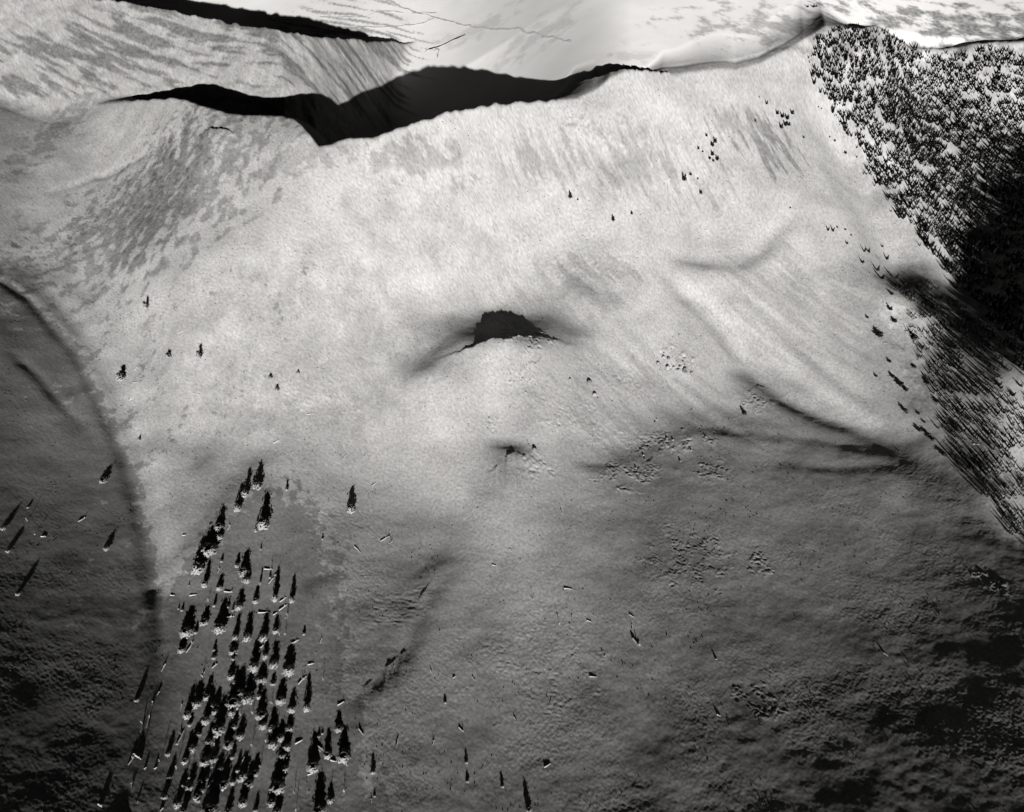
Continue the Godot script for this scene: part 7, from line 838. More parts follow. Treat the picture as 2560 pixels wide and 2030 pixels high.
	[78.8, 272.3, 79.2, 268.8, 0.38, "thin bleached log on the bare lower middle slope", "logs on the lower middle slope"],
	[135.1, 228.3, 136.3, 227.2, 0.38, "thin bleached log on the bare lower middle slope", "logs on the lower middle slope"],
	[260.9, 274.4, 262.5, 271.2, 0.41, "pale curved log alone on the dark lower right slope", "lone logs"],
	[134.7, 228.4, 136.9, 226.9, 0.41, "short pale log left of the dark square patch", "lone logs"],
	[396.7, 651.4, 399.4, 648.7, 0.41, "thin pale log beside the brushy forest", "logs beside the brushy forest"],
	[425.9, 497.8, 430.5, 495.8, 0.41, "thin pale log beside the brushy forest", "logs beside the brushy forest"],
	[421.6, 640.0, 422.9, 634.2, 0.41, "thin pale log beside the brushy forest", "logs beside the brushy forest"],
	[409.3, 590.5, 410.2, 586.6, 0.41, "thin pale log beside the brushy forest", "logs beside the brushy forest"],
	[385.8, 535.4, 386.2, 531.5, 0.41, "thin pale log beside the brushy forest", "logs beside the brushy forest"],
]
const BOULDERS: Array = [
	[58.3, 587.6, 3.28, "small square boulder left of the big dark boulder", "boulders on the summit slope"],
	[78.2, 589.6, 6.76, "big dark sided boulder on the summit slope", "boulders on the summit slope"],
	[82.6, 574.6, 5.20, "low double boulder below the big dark boulder", "boulders on the summit slope"],
	[182.0, 622.4, 4.49, "angular boulder in the rubble outcrop on the right of the summit", "rubble outcrop"],
	[182.8, 621.3, 5.01, "angular boulder in the rubble outcrop on the right of the summit", "rubble outcrop"],
	[151.8, 638.8, 1.82, "angular boulder in the rubble outcrop on the right of the summit", "rubble outcrop"],
	[154.6, 630.9, 4.52, "angular boulder in the rubble outcrop on the right of the summit", "rubble outcrop"],
	[166.3, 637.6, 4.38, "angular boulder in the rubble outcrop on the right of the summit", "rubble outcrop"],
	[164.6, 626.7, 5.28, "angular boulder in the rubble outcrop on the right of the summit", "rubble outcrop"],
	[189.4, 621.2, 3.65, "angular boulder in the rubble outcrop on the right of the summit", "rubble outcrop"],
	[182.3, 625.4, 3.85, "angular boulder in the rubble outcrop on the right of the summit", "rubble outcrop"],
	[173.8, 637.1, 1.82, "angular boulder in the rubble outcrop on the right of the summit", "rubble outcrop"],
	[162.3, 643.8, 2.44, "angular boulder in the rubble outcrop on the right of the summit", "rubble outcrop"],
	[166.8, 628.0, 1.86, "angular boulder in the rubble outcrop on the right of the summit", "rubble outcrop"],
	[190.4, 627.1, 2.29, "angular boulder in the rubble outcrop on the right of the summit", "rubble outcrop"],
	[175.9, 633.6, 2.22, "angular boulder in the rubble outcrop on the right of the summit", "rubble outcrop"],
	[182.1, 621.3, 2.39, "angular boulder in the rubble outcrop on the right of the summit", "rubble outcrop"],
	[175.3, 635.1, 2.26, "angular boulder in the rubble outcrop on the right of the summit", "rubble outcrop"],
	[181.6, 624.2, 3.80, "angular boulder in the rubble outcrop on the right of the summit", "rubble outcrop"],
	[173.4, 624.5, 1.62, "angular boulder in the rubble outcrop on the right of the summit", "rubble outcrop"],
	[161.6, 638.6, 5.01, "angular boulder in the rubble outcrop on the right of the summit", "rubble outcrop"],
	[177.7, 627.9, 3.73, "angular boulder in the rubble outcrop on the right of the summit", "rubble outcrop"],
	[183.3, 626.0, 3.67, "angular boulder in the rubble outcrop on the right of the summit", "rubble outcrop"],
	[171.2, 626.8, 3.10, "angular boulder in the rubble outcrop on the right of the summit", "rubble outcrop"],
	[175.9, 624.0, 4.17, "angular boulder in the rubble outcrop on the right of the summit", "rubble outcrop"],
	[155.5, 631.8, 2.82, "angular boulder in the rubble outcrop on the right of the summit", "rubble outcrop"],
	[183.4, 627.3, 2.06, "angular boulder in the rubble outcrop on the right of the summit", "rubble outcrop"],
	[183.8, 631.0, 2.40, "angular boulder in the rubble outcrop on the right of the summit", "rubble outcrop"],
	[182.0, 634.9, 2.32, "angular boulder in the rubble outcrop on the right of the summit", "rubble outcrop"],
	[-2.1, 570.4, 2.33, "loose stone scattered over the slopes round the summit", "loose stones round the summit"],
	[10.3, 575.6, 2.04, "loose stone scattered over the slopes round the summit", "loose stones round the summit"],
	[-1.4, 578.7, 1.46, "loose stone scattered over the slopes round the summit", "loose stones round the summit"],
	[13.8, 559.3, 2.02, "loose stone scattered over the slopes round the summit", "loose stones round the summit"],
	[2.2, 570.9, 1.75, "loose stone scattered over the slopes round the summit", "loose stones round the summit"],
	[-21.8, 529.5, 1.97, "loose stone scattered over the slopes round the summit", "loose stones round the summit"],
	[-21.0, 520.2, 1.96, "loose stone scattered over the slopes round the summit", "loose stones round the summit"],
	[-23.0, 517.9, 1.68, "loose stone scattered over the slopes round the summit", "loose stones round the summit"],
	[142.7, 551.8, 2.36, "loose stone scattered over the slopes round the summit", "loose stones round the summit"],
	[144.7, 556.0, 1.78, "loose stone scattered over the slopes round the summit", "loose stones round the summit"],
	[86.1, 570.7, 2.08, "loose stone scattered over the slopes round the summit", "loose stones round the summit"],
	[100.6, 570.7, 1.79, "loose stone scattered over the slopes round the summit", "loose stones round the summit"],
	[124.6, 503.3, 2.25, "loose stone scattered over the slopes round the summit", "loose stones round the summit"],
	[150.9, 527.7, 2.60, "loose stone scattered over the slopes round the summit", "loose stones round the summit"],
	[125.1, 496.8, 1.96, "loose stone scattered over the slopes round the summit", "loose stones round the summit"],
	[114.9, 483.4, 2.20, "loose stone scattered over the slopes round the summit", "loose stones round the summit"],
	[170.7, 509.5, 2.55, "loose stone scattered over the slopes round the summit", "loose stones round the summit"],
	[158.1, 494.2, 2.51, "loose stone scattered over the slopes round the summit", "loose stones round the summit"],
	[156.2, 525.1, 2.30, "loose stone scattered over the slopes round the summit", "loose stones round the summit"],
	[188.6, 529.1, 2.02, "loose stone scattered over the slopes round the summit", "loose stones round the summit"],
	[-43.8, 566.4, 1.44, "loose stone scattered over the slopes round the summit", "loose stones round the summit"],
	[54.1, 545.2, 1.44, "loose stone scattered over the slopes round the summit", "loose stones round the summit"],
	[-2.1, 542.4, 1.71, "loose stone scattered over the slopes round the summit", "loose stones round the summit"],
	[181.9, 670.8, 2.26, "loose stone scattered over the slopes round the summit", "loose stones round the summit"],
	[110.4, 635.7, 1.56, "loose stone scattered over the slopes round the summit", "loose stones round the summit"],
]

var rng := RandomNumberGenerator.new()
var used := {}
# the ground sheet
const FINE_COLUMNS := 940
const SIDE_COLUMNS := 10
const FINE_ROWS := 900
const FAR_ROWS := 40
const FINE_S := 0.57
const FINE_DIP_FIRST := 80.0
const FINE_DIP_LAST := 12.2
var col_s := PackedFloat32Array()
var row_d := PackedFloat32Array()
var ground_y := PackedFloat32Array()
var cols := 0
var rows := 0

func _ready() -> void:
	rng.seed = 41
	# camera
	var cam := Camera3D.new()
	cam.name = "camera"
	add_child(cam)
	cam.position = Vector3(0, CAM_Y, 0)
	cam.rotation_degrees = Vector3(-45, 0, 0)
	cam.keep_aspect = Camera3D.KEEP_HEIGHT
	cam.fov = rad_to_deg(2.0 * atan(1015.0 / 2000.0))
	cam.near = 5.0
	cam.far = 60000.0
	cam.current = true
	# sky: the dark sky of red-filtered black and white film
	var env := Environment.new()
	var sky_mat := ProceduralSkyMaterial.new()
	sky_mat.sky_top_color = Color(0.07, 0.07, 0.07)
	sky_mat.sky_horizon_color = Color(0.13, 0.125, 0.125)
	sky_mat.ground_bottom_color = Color(0.1, 0.1, 0.1)
	sky_mat.ground_horizon_color = Color(0.13, 0.125, 0.125)
	var sky := Sky.new()
	sky.sky_material = sky_mat
	env.background_mode = Environment.BG_SKY
	env.sky = sky
	env.background_energy_multiplier = 0.12
	env.tonemap_mode = Environment.TONE_MAPPER_LINEAR
	env.tonemap_exposure = 2.45
	env.sdfgi_enabled = true
	env.ssao_enabled = true
	env.ssil_enabled = true
	var world := WorldEnvironment.new()
	world.name = "world_environment"
	world.environment = env
	add_child(world)
	# sun
	var sun := DirectionalLight3D.new()
	sun.name = "sun"
	sun.light_energy = 1.6
	sun.light_angular_distance = 0.5
	sun.light_color = Color(1.0, 0.992, 0.98)
	sun.shadow_enabled = true
	sun.rotation_degrees = Vector3(-SUN_HEIGHT, SUN_TURN, 0)
	add_child(sun)

	lay_ground()
	lay_streams()
	plant_forest()
	plant_pines()
	plant_conifers()
	raise_snags()
	drop_logs()
	set_boulders()
	spread_brush()

# ---------- helpers
func numbered(called: String) -> String:
	var k: int = used.get(called, 0)
	used[called] = k + 1
	return called if k == 0 else "%s_%03d" % [called, k]

func tag(o: Node, label: String, category: String, group: String) -> void:
	o.set_meta("label", label)
	o.set_meta("category", category)
	if group != "":
		o.set_meta("group", group)

func grey(v: float) -> Color:
	return Color(v, v, v).linear_to_srgb()

func material(v: float, vertex := false, rough := 1.0) -> StandardMaterial3D:
	var m := StandardMaterial3D.new()
	m.albedo_color = Color.WHITE if vertex else grey(v)
	m.vertex_color_use_as_albedo = vertex
	m.roughness = rough
	m.metallic_specular = 0.0 if vertex else 0.15
	m.cull_mode = BaseMaterial3D.CULL_DISABLED
	return m

func table(list: Array, at: float, field: int) -> float:
	if at <= list[0][0]:
		return list[0][field]
	for k in range(1, list.size()):
		if at <= list[k][0]:
			var t: float = (at - list[k - 1][0]) / (list[k][0] - list[k - 1][0])
			return lerpf(list[k - 1][field], list[k][field], t)
	return list[list.size() - 1][field]

func smax(a: float, b: float, k := 9.0) -> float:
	var m := clampf(0.5 + 0.5 * (a - b) / k, 0.0, 1.0)
	return b + (a - b) * m + k * m * (1.0 - m) * 0.5

func spline(t: float) -> PackedFloat32Array:
	return PackedFloat32Array([-0.5 * t + t * t - 0.5 * t * t * t, 1.0 - 2.5 * t * t + 1.5 * t * t * t, 0.5 * t + 2.0 * t * t - 1.5 * t * t * t, -0.5 * t * t + 0.5 * t * t * t])

func noise(seed_value: int, size: float, octaves := 4, kind := FastNoiseLite.TYPE_SIMPLEX_SMOOTH) -> FastNoiseLite:
	var n := FastNoiseLite.new()
	n.seed = seed_value
	n.noise_type = kind
	n.frequency = 1.0 / size
	n.fractal_type = FastNoiseLite.FRACTAL_FBM if octaves > 1 else FastNoiseLite.FRACTAL_NONE
	n.fractal_octaves = octaves
	return n

func dip_row(d: float) -> float:
	return (DIP_FIRST - rad_to_deg(atan2(CAM_Y, d))) / (DIP_FIRST - DIP_LAST) * (GRID_ROWS - 1)

# ---------- ground
func survey_at(fine: Array, j: int, d: float) -> float:
	var f := clampf(dip_row(d), 0.0, GRID_ROWS - 1.001)
	var i := int(f)
	var w := spline(f - i)
	return w[0] * fine[maxi(i - 1, 0)][j] + w[1] * fine[i][j] + w[2] * fine[mini(i + 1, GRID_ROWS - 1)][j] + w[3] * fine[mini(i + 2, GRID_ROWS - 1)][j]

func lay_ground() -> void:
	# columns: dense in the middle, a few wide ones at the sides
	for k in SIDE_COLUMNS:
		col_s.append(-FINE_S - 1.6 * pow(float(SIDE_COLUMNS - k) / SIDE_COLUMNS, 1.6))
	for k in FINE_COLUMNS:
		col_s.append(lerpf(-FINE_S, FINE_S, float(k) / (FINE_COLUMNS - 1)))
	for k in SIDE_COLUMNS:
		col_s.append(FINE_S + 1.6 * pow(float(k + 1) / SIDE_COLUMNS, 1.6))
	for d in [-300.0, -160.0, -60.0, 10.0, 50.0]:
		row_d.append(d)
	for k in FINE_ROWS:
		row_d.append(CAM_Y / tan(deg_to_rad(lerpf(FINE_DIP_FIRST, FINE_DIP_LAST, float(k) / (FINE_ROWS - 1)))))
	for k in FAR_ROWS:
		row_d.append(CAM_Y / tan(deg_to_rad(lerpf(FINE_DIP_LAST, 1.2, float(k + 1) / FAR_ROWS))))
	cols = col_s.size()
	rows = row_d.size()
	# survey rows resampled to the fine columns
	var fine := []
	for i in GRID_ROWS:
		var src: Array = SURVEY[i]
		var line := PackedFloat32Array()
		line.resize(cols)
		for j in cols:
			var f := clampf((col_s[j] + GRID_S) / (2.0 * GRID_S) * (GRID_COLUMNS - 1), 0.0, GRID_COLUMNS - 1.001)
			var q := int(f)
			var w := spline(f - q)
			line[j] = 0.1 * (w[0] * src[maxi(q - 1, 0)] + w[1] * src[q] + w[2] * src[q + 1] + w[3] * src[mini(q + 2, GRID_COLUMNS - 1)])
		fine.append(line)
	var rag := noise(5, 38.0, 5)
	var rim_d := PackedFloat32Array()
	var rim_y := PackedFloat32Array()
	var rim_tan := PackedFloat32Array()
	var jag := PackedFloat32Array()
	var east_y := PackedFloat32Array()
	var swell := PackedFloat32Array()
	var far_d := PackedFloat32Array()
	var far_y := PackedFloat32Array()
	var far_jag := PackedFloat32Array()
	for j in cols:
		var s := col_s[j]
		var d := table(RIM, s, 1)
		var x := s * (d + CAM_Y)
		var ragged := clampf((table(RIM, s, 2) - 14.0) / 12.0, 0.0, 1.0)
		d += 4.5 * ragged * rag.get_noise_2d(x * 1.4, 900.0)
		rim_d.append(d)
		east_y.append(table(RIM, s, 3))
		swell.append(6.0 * exp(-pow((s + 0.3) / 0.05, 2.0)))
		rim_y.append(survey_at(fine, j, d))
		jag.append(0.9 * ragged * rag.get_noise_2d(x * 2.0, 300.0))
		rim_tan.append(tan(deg_to_rad(table(RIM, s, 2))))
		var dc := table(FAR_CREST, s, 1)
		far_d.append(dc)
		far_y.append(table(FAR_CREST, s, 2))
		far_jag.append(5.0 * rag.get_noise_2d(s * 2600.0, 55.0))
	# the land beyond the rim swells gently
	for pass_number in 3:
		var even := east_y.duplicate()
		for j in range(SIDE_COLUMNS, SIDE_COLUMNS + FINE_COLUMNS):
			var sum := 0.0
			for k in range(-30, 31, 3):
				sum += even[clampi(j + k, 0, cols - 1)]
			east_y[j] = sum / 21.0
	ground_y.resize(rows * cols)
	var floor_share := PackedFloat32Array()
	floor_share.resize(rows * cols)
	var hill_share := PackedFloat32Array()
	hill_share.resize(rows * cols)
	var front_tan := tan(deg_to_rad(9.0))
	for i in rows:
		var d := row_d[i]
		var f := clampf(dip_row(maxf(d, 20.0)), 0.0, GRID_ROWS - 1.001)
		var q := int(f)
		var w := spline(f - q)
		var l0: PackedFloat32Array = fine[maxi(q - 1, 0)]
		var l1: PackedFloat32Array = fine[q]
		var l2: PackedFloat32Array = fine[mini(q + 1, GRID_ROWS - 1)]
		var l3: PackedFloat32Array = fine[mini(q + 2, GRID_ROWS - 1)]
		var near_fall := 0.12 * maxf(0.0, 1400.0 - d)
		var hill_fall := 0.0
		for j in cols:
			var x := col_s[j] * (d + CAM_Y)
			var r := 0.0
			if d < rim_d[j]:
				r = w[0] * l0[j] + w[1] * l1[j] + w[2] * l2[j] + w[3] * l3[j]
				r += swell[j] * smoothstep(rim_d[j] - 300.0, rim_d[j], d) + jag[j] * exp((d - rim_d[j]) / 7.0)
			else:
				var past := d - rim_d[j]
				r = rim_y[j] + swell[j] + jag[j] * exp(-past / 12.0) - rim_tan[j] * (past - 10.0 * (1.0 - exp(-past / 10.0)))
			var east := smoothstep(-0.09, 0.1, col_s[j])
			var level := (1.0 - east) * (-70.0 - 40.0 * smoothstep(250.0, 600.0, -x) - near_fall) + east * (east_y[j] - 5.0 - 0.35 * maxf(0.0, rim_d[j] + 40.0 - d) - 2.0 * maxf(0.0, rim_d[j] - 20.0 - d))
			var hill := far_y[j] + front_tan * (d - far_d[j]) - hill_fall
			if d > far_d[j]:
				hill = far_y[j] - 0.577 * (d - far_d[j])
			hill += far_jag[j] * exp(-absf(d - far_d[j]) / 14.0)
			var y := smax(smax(r, level), hill)
			var at := i * cols + j
			ground_y[at] = y
			floor_share[at] = clampf((level - maxf(r, hill)) / 16.0 + 0.5, 0.0, 1.0)
			hill_share[at] = clampf((hill - maxf(r, level)) / 16.0 + 0.5, 0.0, 1.0)
	cut_scarps()
	cut_gullies()
	break_ground()
	# relief of the surface itself
	var lumps := noise(11, 70.0, 5)
	var gravel := noise(12, 5.0, 2)
	var crumbs := noise(13, 2.6, 2)
	var rills := noise(14, 26.0, 4)
	var rough_zone := noise(15, 90.0, 3)
	for i in rows:
		var d := row_d[i]
		if d < 40.0 or d > 3500.0:
			continue
		var grain := 0.6 + d / 2600.0
		for j in range(SIDE_COLUMNS, SIDE_COLUMNS + FINE_COLUMNS):
			var x := col_s[j] * (d + CAM_Y)
			var at := i * cols + j
			var soft := 1.0 - 0.8 * floor_share[at]
			var zone := clampf(0.75 + 1.3 * rough_zone.get_noise_2d(x, d), 0.35, 1.4)
			ground_y[at] += soft * (0.55 * lumps.get_noise_2d(x, d) + zone * grain * (0.045 * gravel.get_noise_2d(x, d) + 0.115 * crumbs.get_noise_2d(x, d)))
			if hill_share[at] > 0.0:
				ground_y[at] += hill_share[at] * 2.0 * rills.get_noise_2d(x * 0.9 + d * 0.25, d * 0.35)
	# colour of the ground: pumice, with darker patches of soil and scrub, and painted shade
	var blotch := noise(21, 24.0, 6)
	var finger := noise(22, 18.0, 5)
	var tint := noise(23, 55.0, 5)
	var speck := noise(24, 3.2, 2)
	var points := PackedVector3Array()
	var normals := PackedVector3Array()
	var colors := PackedColorArray()
	points.resize(rows * cols)
	normals.resize(rows * cols)
	colors.resize(rows * cols)
	# share of painted shade, spread between the listed spots
	var coarse_columns := 120
	var coarse_rows := 130
	var coarse := PackedFloat32Array()
	for i in coarse_rows:
		var d := CAM_Y / tan(deg_to_rad(lerpf(FINE_DIP_FIRST, 17.0, float(i) / (coarse_rows - 1))))
		for j in coarse_columns:
			var x := lerpf(-FINE_S, FINE_S, float(j) / (coarse_columns - 1)) * (d + CAM_Y)
			var sum := 0.0
			var all := 0.0
			var reach := 0.006 * (d + CAM_Y)
			for c in SHADE_TONE:
				var q := (pow(x - c[0], 2.0) + pow(0.75 * (d - c[1]), 2.0)) / pow(reach, 2.0) + 0.3
				var w := 1.0 / (q * q)
				sum += w * c[2]
				all += w
			coarse.append(sum / all)
	var mixing := noise(25, 16.0, 6)
	mixing.fractal_gain = 0.68
	var dark := PackedFloat32Array()
	dark.resize(rows * cols)
	for p in PATCHES:
		shade_of_patch(dark, p, blotch, finger)
	for i in rows:
		var d := row_d[i]
		for j in cols:
			var at := i * cols + j
			var x := col_s[j] * (d + CAM_Y)
			points[at] = Vector3(x, ground_y[at], -d)
			var base := 0.28 * (1.0 + 0.22 * tint.get_noise_2d(x, d)) * (1.0 + 0.36 * speck.get_noise_2d(x, d))
			var pale := 0.7 * (1.0 + 0.08 * tint.get_noise_2d(x * 0.5, d * 0.5))
			var v := lerpf(base, pale, floor_share[at])
			var fj := clampf((col_s[j] + FINE_S) / (2.0 * FINE_S), 0.0, 0.9999) * (coarse_columns - 1)
			var fi := clampf((FINE_DIP_FIRST - rad_to_deg(atan2(CAM_Y, maxf(d, 20.0)))) / (FINE_DIP_FIRST - 17.0), 0.0, 0.9999) * (coarse_rows - 1)
			var cj := int(fj)
			var ci := int(fi)
			var share := lerpf(lerpf(coarse[ci * coarse_columns + cj], coarse[ci * coarse_columns + cj + 1], fj - cj), lerpf(coarse[(ci + 1) * coarse_columns + cj], coarse[(ci + 1) * coarse_columns + cj + 1], fj - cj), fi - ci)
			share *= 1.0 - smoothstep(950.0, 1150.0, d)
			if share > 0.05:
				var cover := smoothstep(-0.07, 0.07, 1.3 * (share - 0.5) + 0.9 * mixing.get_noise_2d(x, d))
				v = lerpf(v, 0.16 * (1.0 + 0.3 * tint.get_noise_2d(x, d)) * (1.0 + 0.3 * speck.get_noise_2d(x, d)), cover)  # left slope and wooded tongue: shade put into the ground colour as a darker tone
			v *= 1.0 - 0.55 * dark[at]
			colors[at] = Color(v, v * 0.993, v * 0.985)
	for i in rows:
		var i0 := maxi(i - 1, 0)
		var i1 := mini(i + 1, rows - 1)
		for j in cols:
			var a := points[i0 * cols + j]
			var b := points[i1 * cols + j]
			var c := points[i * cols + maxi(j - 1, 0)]
			var e := points[i * cols + mini(j + 1, cols - 1)]
			normals[i * cols + j] = (e - c).cross(b - a).normalized()
	var index := PackedInt32Array()
	index.resize((rows - 1) * (cols - 1) * 6)
	var n := 0
	for i in rows - 1:
		for j in cols - 1:
			var a := i * cols + j
			index[n] = a
			index[n + 1] = a + cols
			index[n + 2] = a + 1
			index[n + 3] = a + 1
			index[n + 4] = a + cols
			index[n + 5] = a + cols + 1
			n += 6
	var arrays := []
	arrays.resize(Mesh.ARRAY_MAX)
	arrays[Mesh.ARRAY_VERTEX] = points
	arrays[Mesh.ARRAY_NORMAL] = normals
	arrays[Mesh.ARRAY_COLOR] = colors
	arrays[Mesh.ARRAY_INDEX] = index
	var mesh := ArrayMesh.new()
	mesh.add_surface_from_arrays(Mesh.PRIMITIVE_TRIANGLES, arrays)
	var o := MeshInstance3D.new()
	o.name = "ground"
	o.mesh = mesh
	o.material_override = material(0.45, true)
	o.set_meta("kind", "structure")
	add_child(o)
	print("ground ", Time.get_ticks_msec())

func cell_range(x0: float, x1: float, d0: float, d1: float) -> Array:
	var i0 := 5 + int(floor((FINE_DIP_FIRST - rad_to_deg(atan2(CAM_Y, d0))) / (FINE_DIP_FIRST - FINE_DIP_LAST) * (FINE_ROWS - 1)))
	var i1 := 5 + int(ceil((FINE_DIP_FIRST - rad_to_deg(atan2(CAM_Y, d1))) / (FINE_DIP_FIRST - FINE_DIP_LAST) * (FINE_ROWS - 1)))
	var s0 := minf(x0 / (d0 + CAM_Y), x0 / (d1 + CAM_Y))
	var s1 := maxf(x1 / (d0 + CAM_Y), x1 / (d1 + CAM_Y))
	var j0 := SIDE_COLUMNS + int(floor((s0 + FINE_S) / (2.0 * FINE_S) * (FINE_COLUMNS - 1)))
	var j1 := SIDE_COLUMNS + int(ceil((s1 + FINE_S) / (2.0 * FINE_S) * (FINE_COLUMNS - 1)))
	return [clampi(i0, 5, 4 + FINE_ROWS), clampi(i1, 5, 4 + FINE_ROWS), clampi(j0, SIDE_COLUMNS, SIDE_COLUMNS + FINE_COLUMNS - 1), clampi(j1, SIDE_COLUMNS, SIDE_COLUMNS + FINE_COLUMNS - 1)]

func cut_scarps() -> void:
	var rag := noise(31, 9.0, 4)
	for sc in SCARPS:
		var drop: float = sc[0]
		var run: float = sc[1]
		var pts: Array = sc[2]
		var x0: float = pts[0][0]
		var x1: float = pts[pts.size() - 1][0]
		var d0 := 1e9
		var d1 := 0.0
		for p in pts:
			d0 = minf(d0, p[1])
			d1 = maxf(d1, p[1])
		var r := cell_range(x0, x1, maxf(d0 - 4.0 * run, 60.0), d1 + 60.0)
		for i in range(r[0], r[1] + 1):
			var d := row_d[i]
			for j in range(r[2], r[3] + 1):
				var x := col_s[j] * (d + CAM_Y)
				if x < x0 or x > x1:
					continue
				var edge := table(pts, x, 1) + 0.35 * drop * rag.get_noise_2d(x, 40.0) * 2.0
				var share := table(pts, x, 2)
				if drop < 1.6:
					share *= clampf(0.35 + 2.4 * rag.get_noise_2d(x * 0.7, 90.0), 0.0, 1.0)
					edge += 5.0 * rag.get_noise_2d(x * 0.8, 140.0)
				var t := (x - x0) / (x1 - x0)
				var top := drop * share
				var bite := drop * share * (0.75 if drop < 5.0 else 0.15) * rag.get_noise_2d(x * 1.1, 7.0)
				var q := edge - d
				if q >= 0.0:
					ground_y[i * cols + j] += top * exp(-q / run) + bite * exp(-q / (0.6 * drop))
				else:
					ground_y[i * cols + j] += (top + bite) * exp(q / (0.45 * drop)) - top * 0.25 * (1.0 - exp(q / (0.45 * drop))) * exp(q / (2.5 * drop))

func break_ground() -> void:
	for b in BROKEN:
		var n := noise(int(b[0]) + 500, b[5], 4)
		var r := cell_range(b[0] - b[2], b[0] + b[2], maxf(b[1] - b[3], 60.0), b[1] + b[3])
		for i in range(r[0], r[1] + 1):
			var d := row_d[i]
			for j in range(r[2], r[3] + 1):
				var x := col_s[j] * (d + CAM_Y)
				var away := pow((x - b[0]) / b[2], 2.0) + pow((d - b[1]) / b[3], 2.0)
				if away > 1.0:
					continue
				var v := n.get_noise_2d(x * 0.7 + d * 0.3, d * b[6])
				var holes := smoothstep(0.0, 0.5, n.get_noise_2d(x * 0.3 + 900.0, d * 0.3) + 0.35 - 0.6 * away)
				ground_y[i * cols + j] += b[4] * holes * (1.0 - absf(v) * 3.0)

# gullies: depth, half width, then points x, distance, share of the depth
func cut_gullies() -> void:
	for gu in GULLIES:
		var pts: Array = gu[2]
		var wide: float = gu[1]
		var x0 := 1e9
		var x1 := -1e9
		var d0 := 1e9
		var d1 := 0.0
		for p in pts:
			x0 = minf(x0, p[0] - 3.0 * wide)
			x1 = maxf(x1, p[0] + 3.0 * wide)
			d0 = minf(d0, p[1] - 3.0 * wide)
			d1 = maxf(d1, p[1] + 3.0 * wide)
		var r := cell_range(x0, x1, maxf(d0, 60.0), d1)
		for i in range(r[0], r[1] + 1):
			var d := row_d[i]
			for j in range(r[2], r[3] + 1):
				var here := Vector2(col_s[j] * (d + CAM_Y), d)
				var best := 1e9
				var share := 0.0
				for k in pts.size() - 1:
					var a := Vector2(pts[k][0], pts[k][1])
					var b := Vector2(pts[k + 1][0], pts[k + 1][1])
					var t := clampf((here - a).dot(b - a) / (b - a).length_squared(), 0.0, 1.0)
					var q := here.distance_to(a.lerp(b, t))
					if q < best:
						best = q
						share = lerpf(pts[k][2], pts[k + 1][2], t)
				if best < 3.0 * wide:
					ground_y[i * cols + j] -= gu[0] * share * exp(-pow(best / wide, 2.0))

func shade_of_patch(dark: PackedFloat32Array, p: Array, blotch: FastNoiseLite, finger: FastNoiseLite) -> void:
	var cx: float = p[0]
	var cd: float = p[1]
	var hx: float = p[2]
	var hd: float = p[3]
	var turn := deg_to_rad(p[5])
	var c := cos(turn)
	var s := sin(turn)
	var r := cell_range(cx - 1.4 * hx, cx + 1.4 * hx, maxf(cd - 1.4 * hd, 60.0), cd + 1.4 * hd)
	for i in range(r[0], r[1] + 1):
		var d := row_d[i]
		for j in range(r[2], r[3] + 1):
			var x := col_s[j] * (d + CAM_Y)
			var away := sqrt(pow((x - cx) / hx, 2.0) + pow((d - cd) / hd, 2.0))
			if away > 1.4:
				continue
			var m := 1.0 - away / 1.4
			var a := x * c + d * s
			var b := -x * s + d * c
			var n := 0.0
			if p[6] == 0:
				n = 0.6 * finger.get_noise_2d(a, b * 0.4) + 0.75 * blotch.get_noise_2d(x, d)
			elif p[6] == 1:
				n = 1.15 * finger.get_noise_2d(a * 1.5, b * 0.2) + 0.25 * blotch.get_noise_2d(x, d)
			elif p[6] == 3:
				n = 1.3 * finger.get_noise_2d(a * 0.8, b * 0.1) + 0.4 * blotch.get_noise_2d(a * 0.5, b * 0.25)
			else:
				n = blotch.get_noise_2d(x * 0.5, d * 0.5) + 0.3 * finger.get_noise_2d(x * 2.0, d * 2.0)
			var soft: float = [0.22, 0.4, 0.55, 0.4][int(p[6])]
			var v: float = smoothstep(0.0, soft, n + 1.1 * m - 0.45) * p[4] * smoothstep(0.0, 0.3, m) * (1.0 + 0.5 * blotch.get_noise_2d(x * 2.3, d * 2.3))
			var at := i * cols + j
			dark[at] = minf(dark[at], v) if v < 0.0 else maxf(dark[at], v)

func ground_at(x: float, z: float) -> float:
	var d := -z
	var s := x / (d + CAM_Y)
	var f := clampf((s + FINE_S) / (2.0 * FINE_S) * (FINE_COLUMNS - 1), 0.0, FINE_COLUMNS - 1.001)
	var g := clampf((FINE_DIP_FIRST - rad_to_deg(atan2(CAM_Y, d))) / (FINE_DIP_FIRST - FINE_DIP_LAST) * (FINE_ROWS - 1), 0.0, FINE_ROWS - 1.001)
	var j := int(f)
	var i := int(g)
	var at := (i + 5) * cols + j + SIDE_COLUMNS
	return lerpf(lerpf(ground_y[at], ground_y[at + 1], f - j), lerpf(ground_y[at + cols], ground_y[at + cols + 1], f - j), g - i)

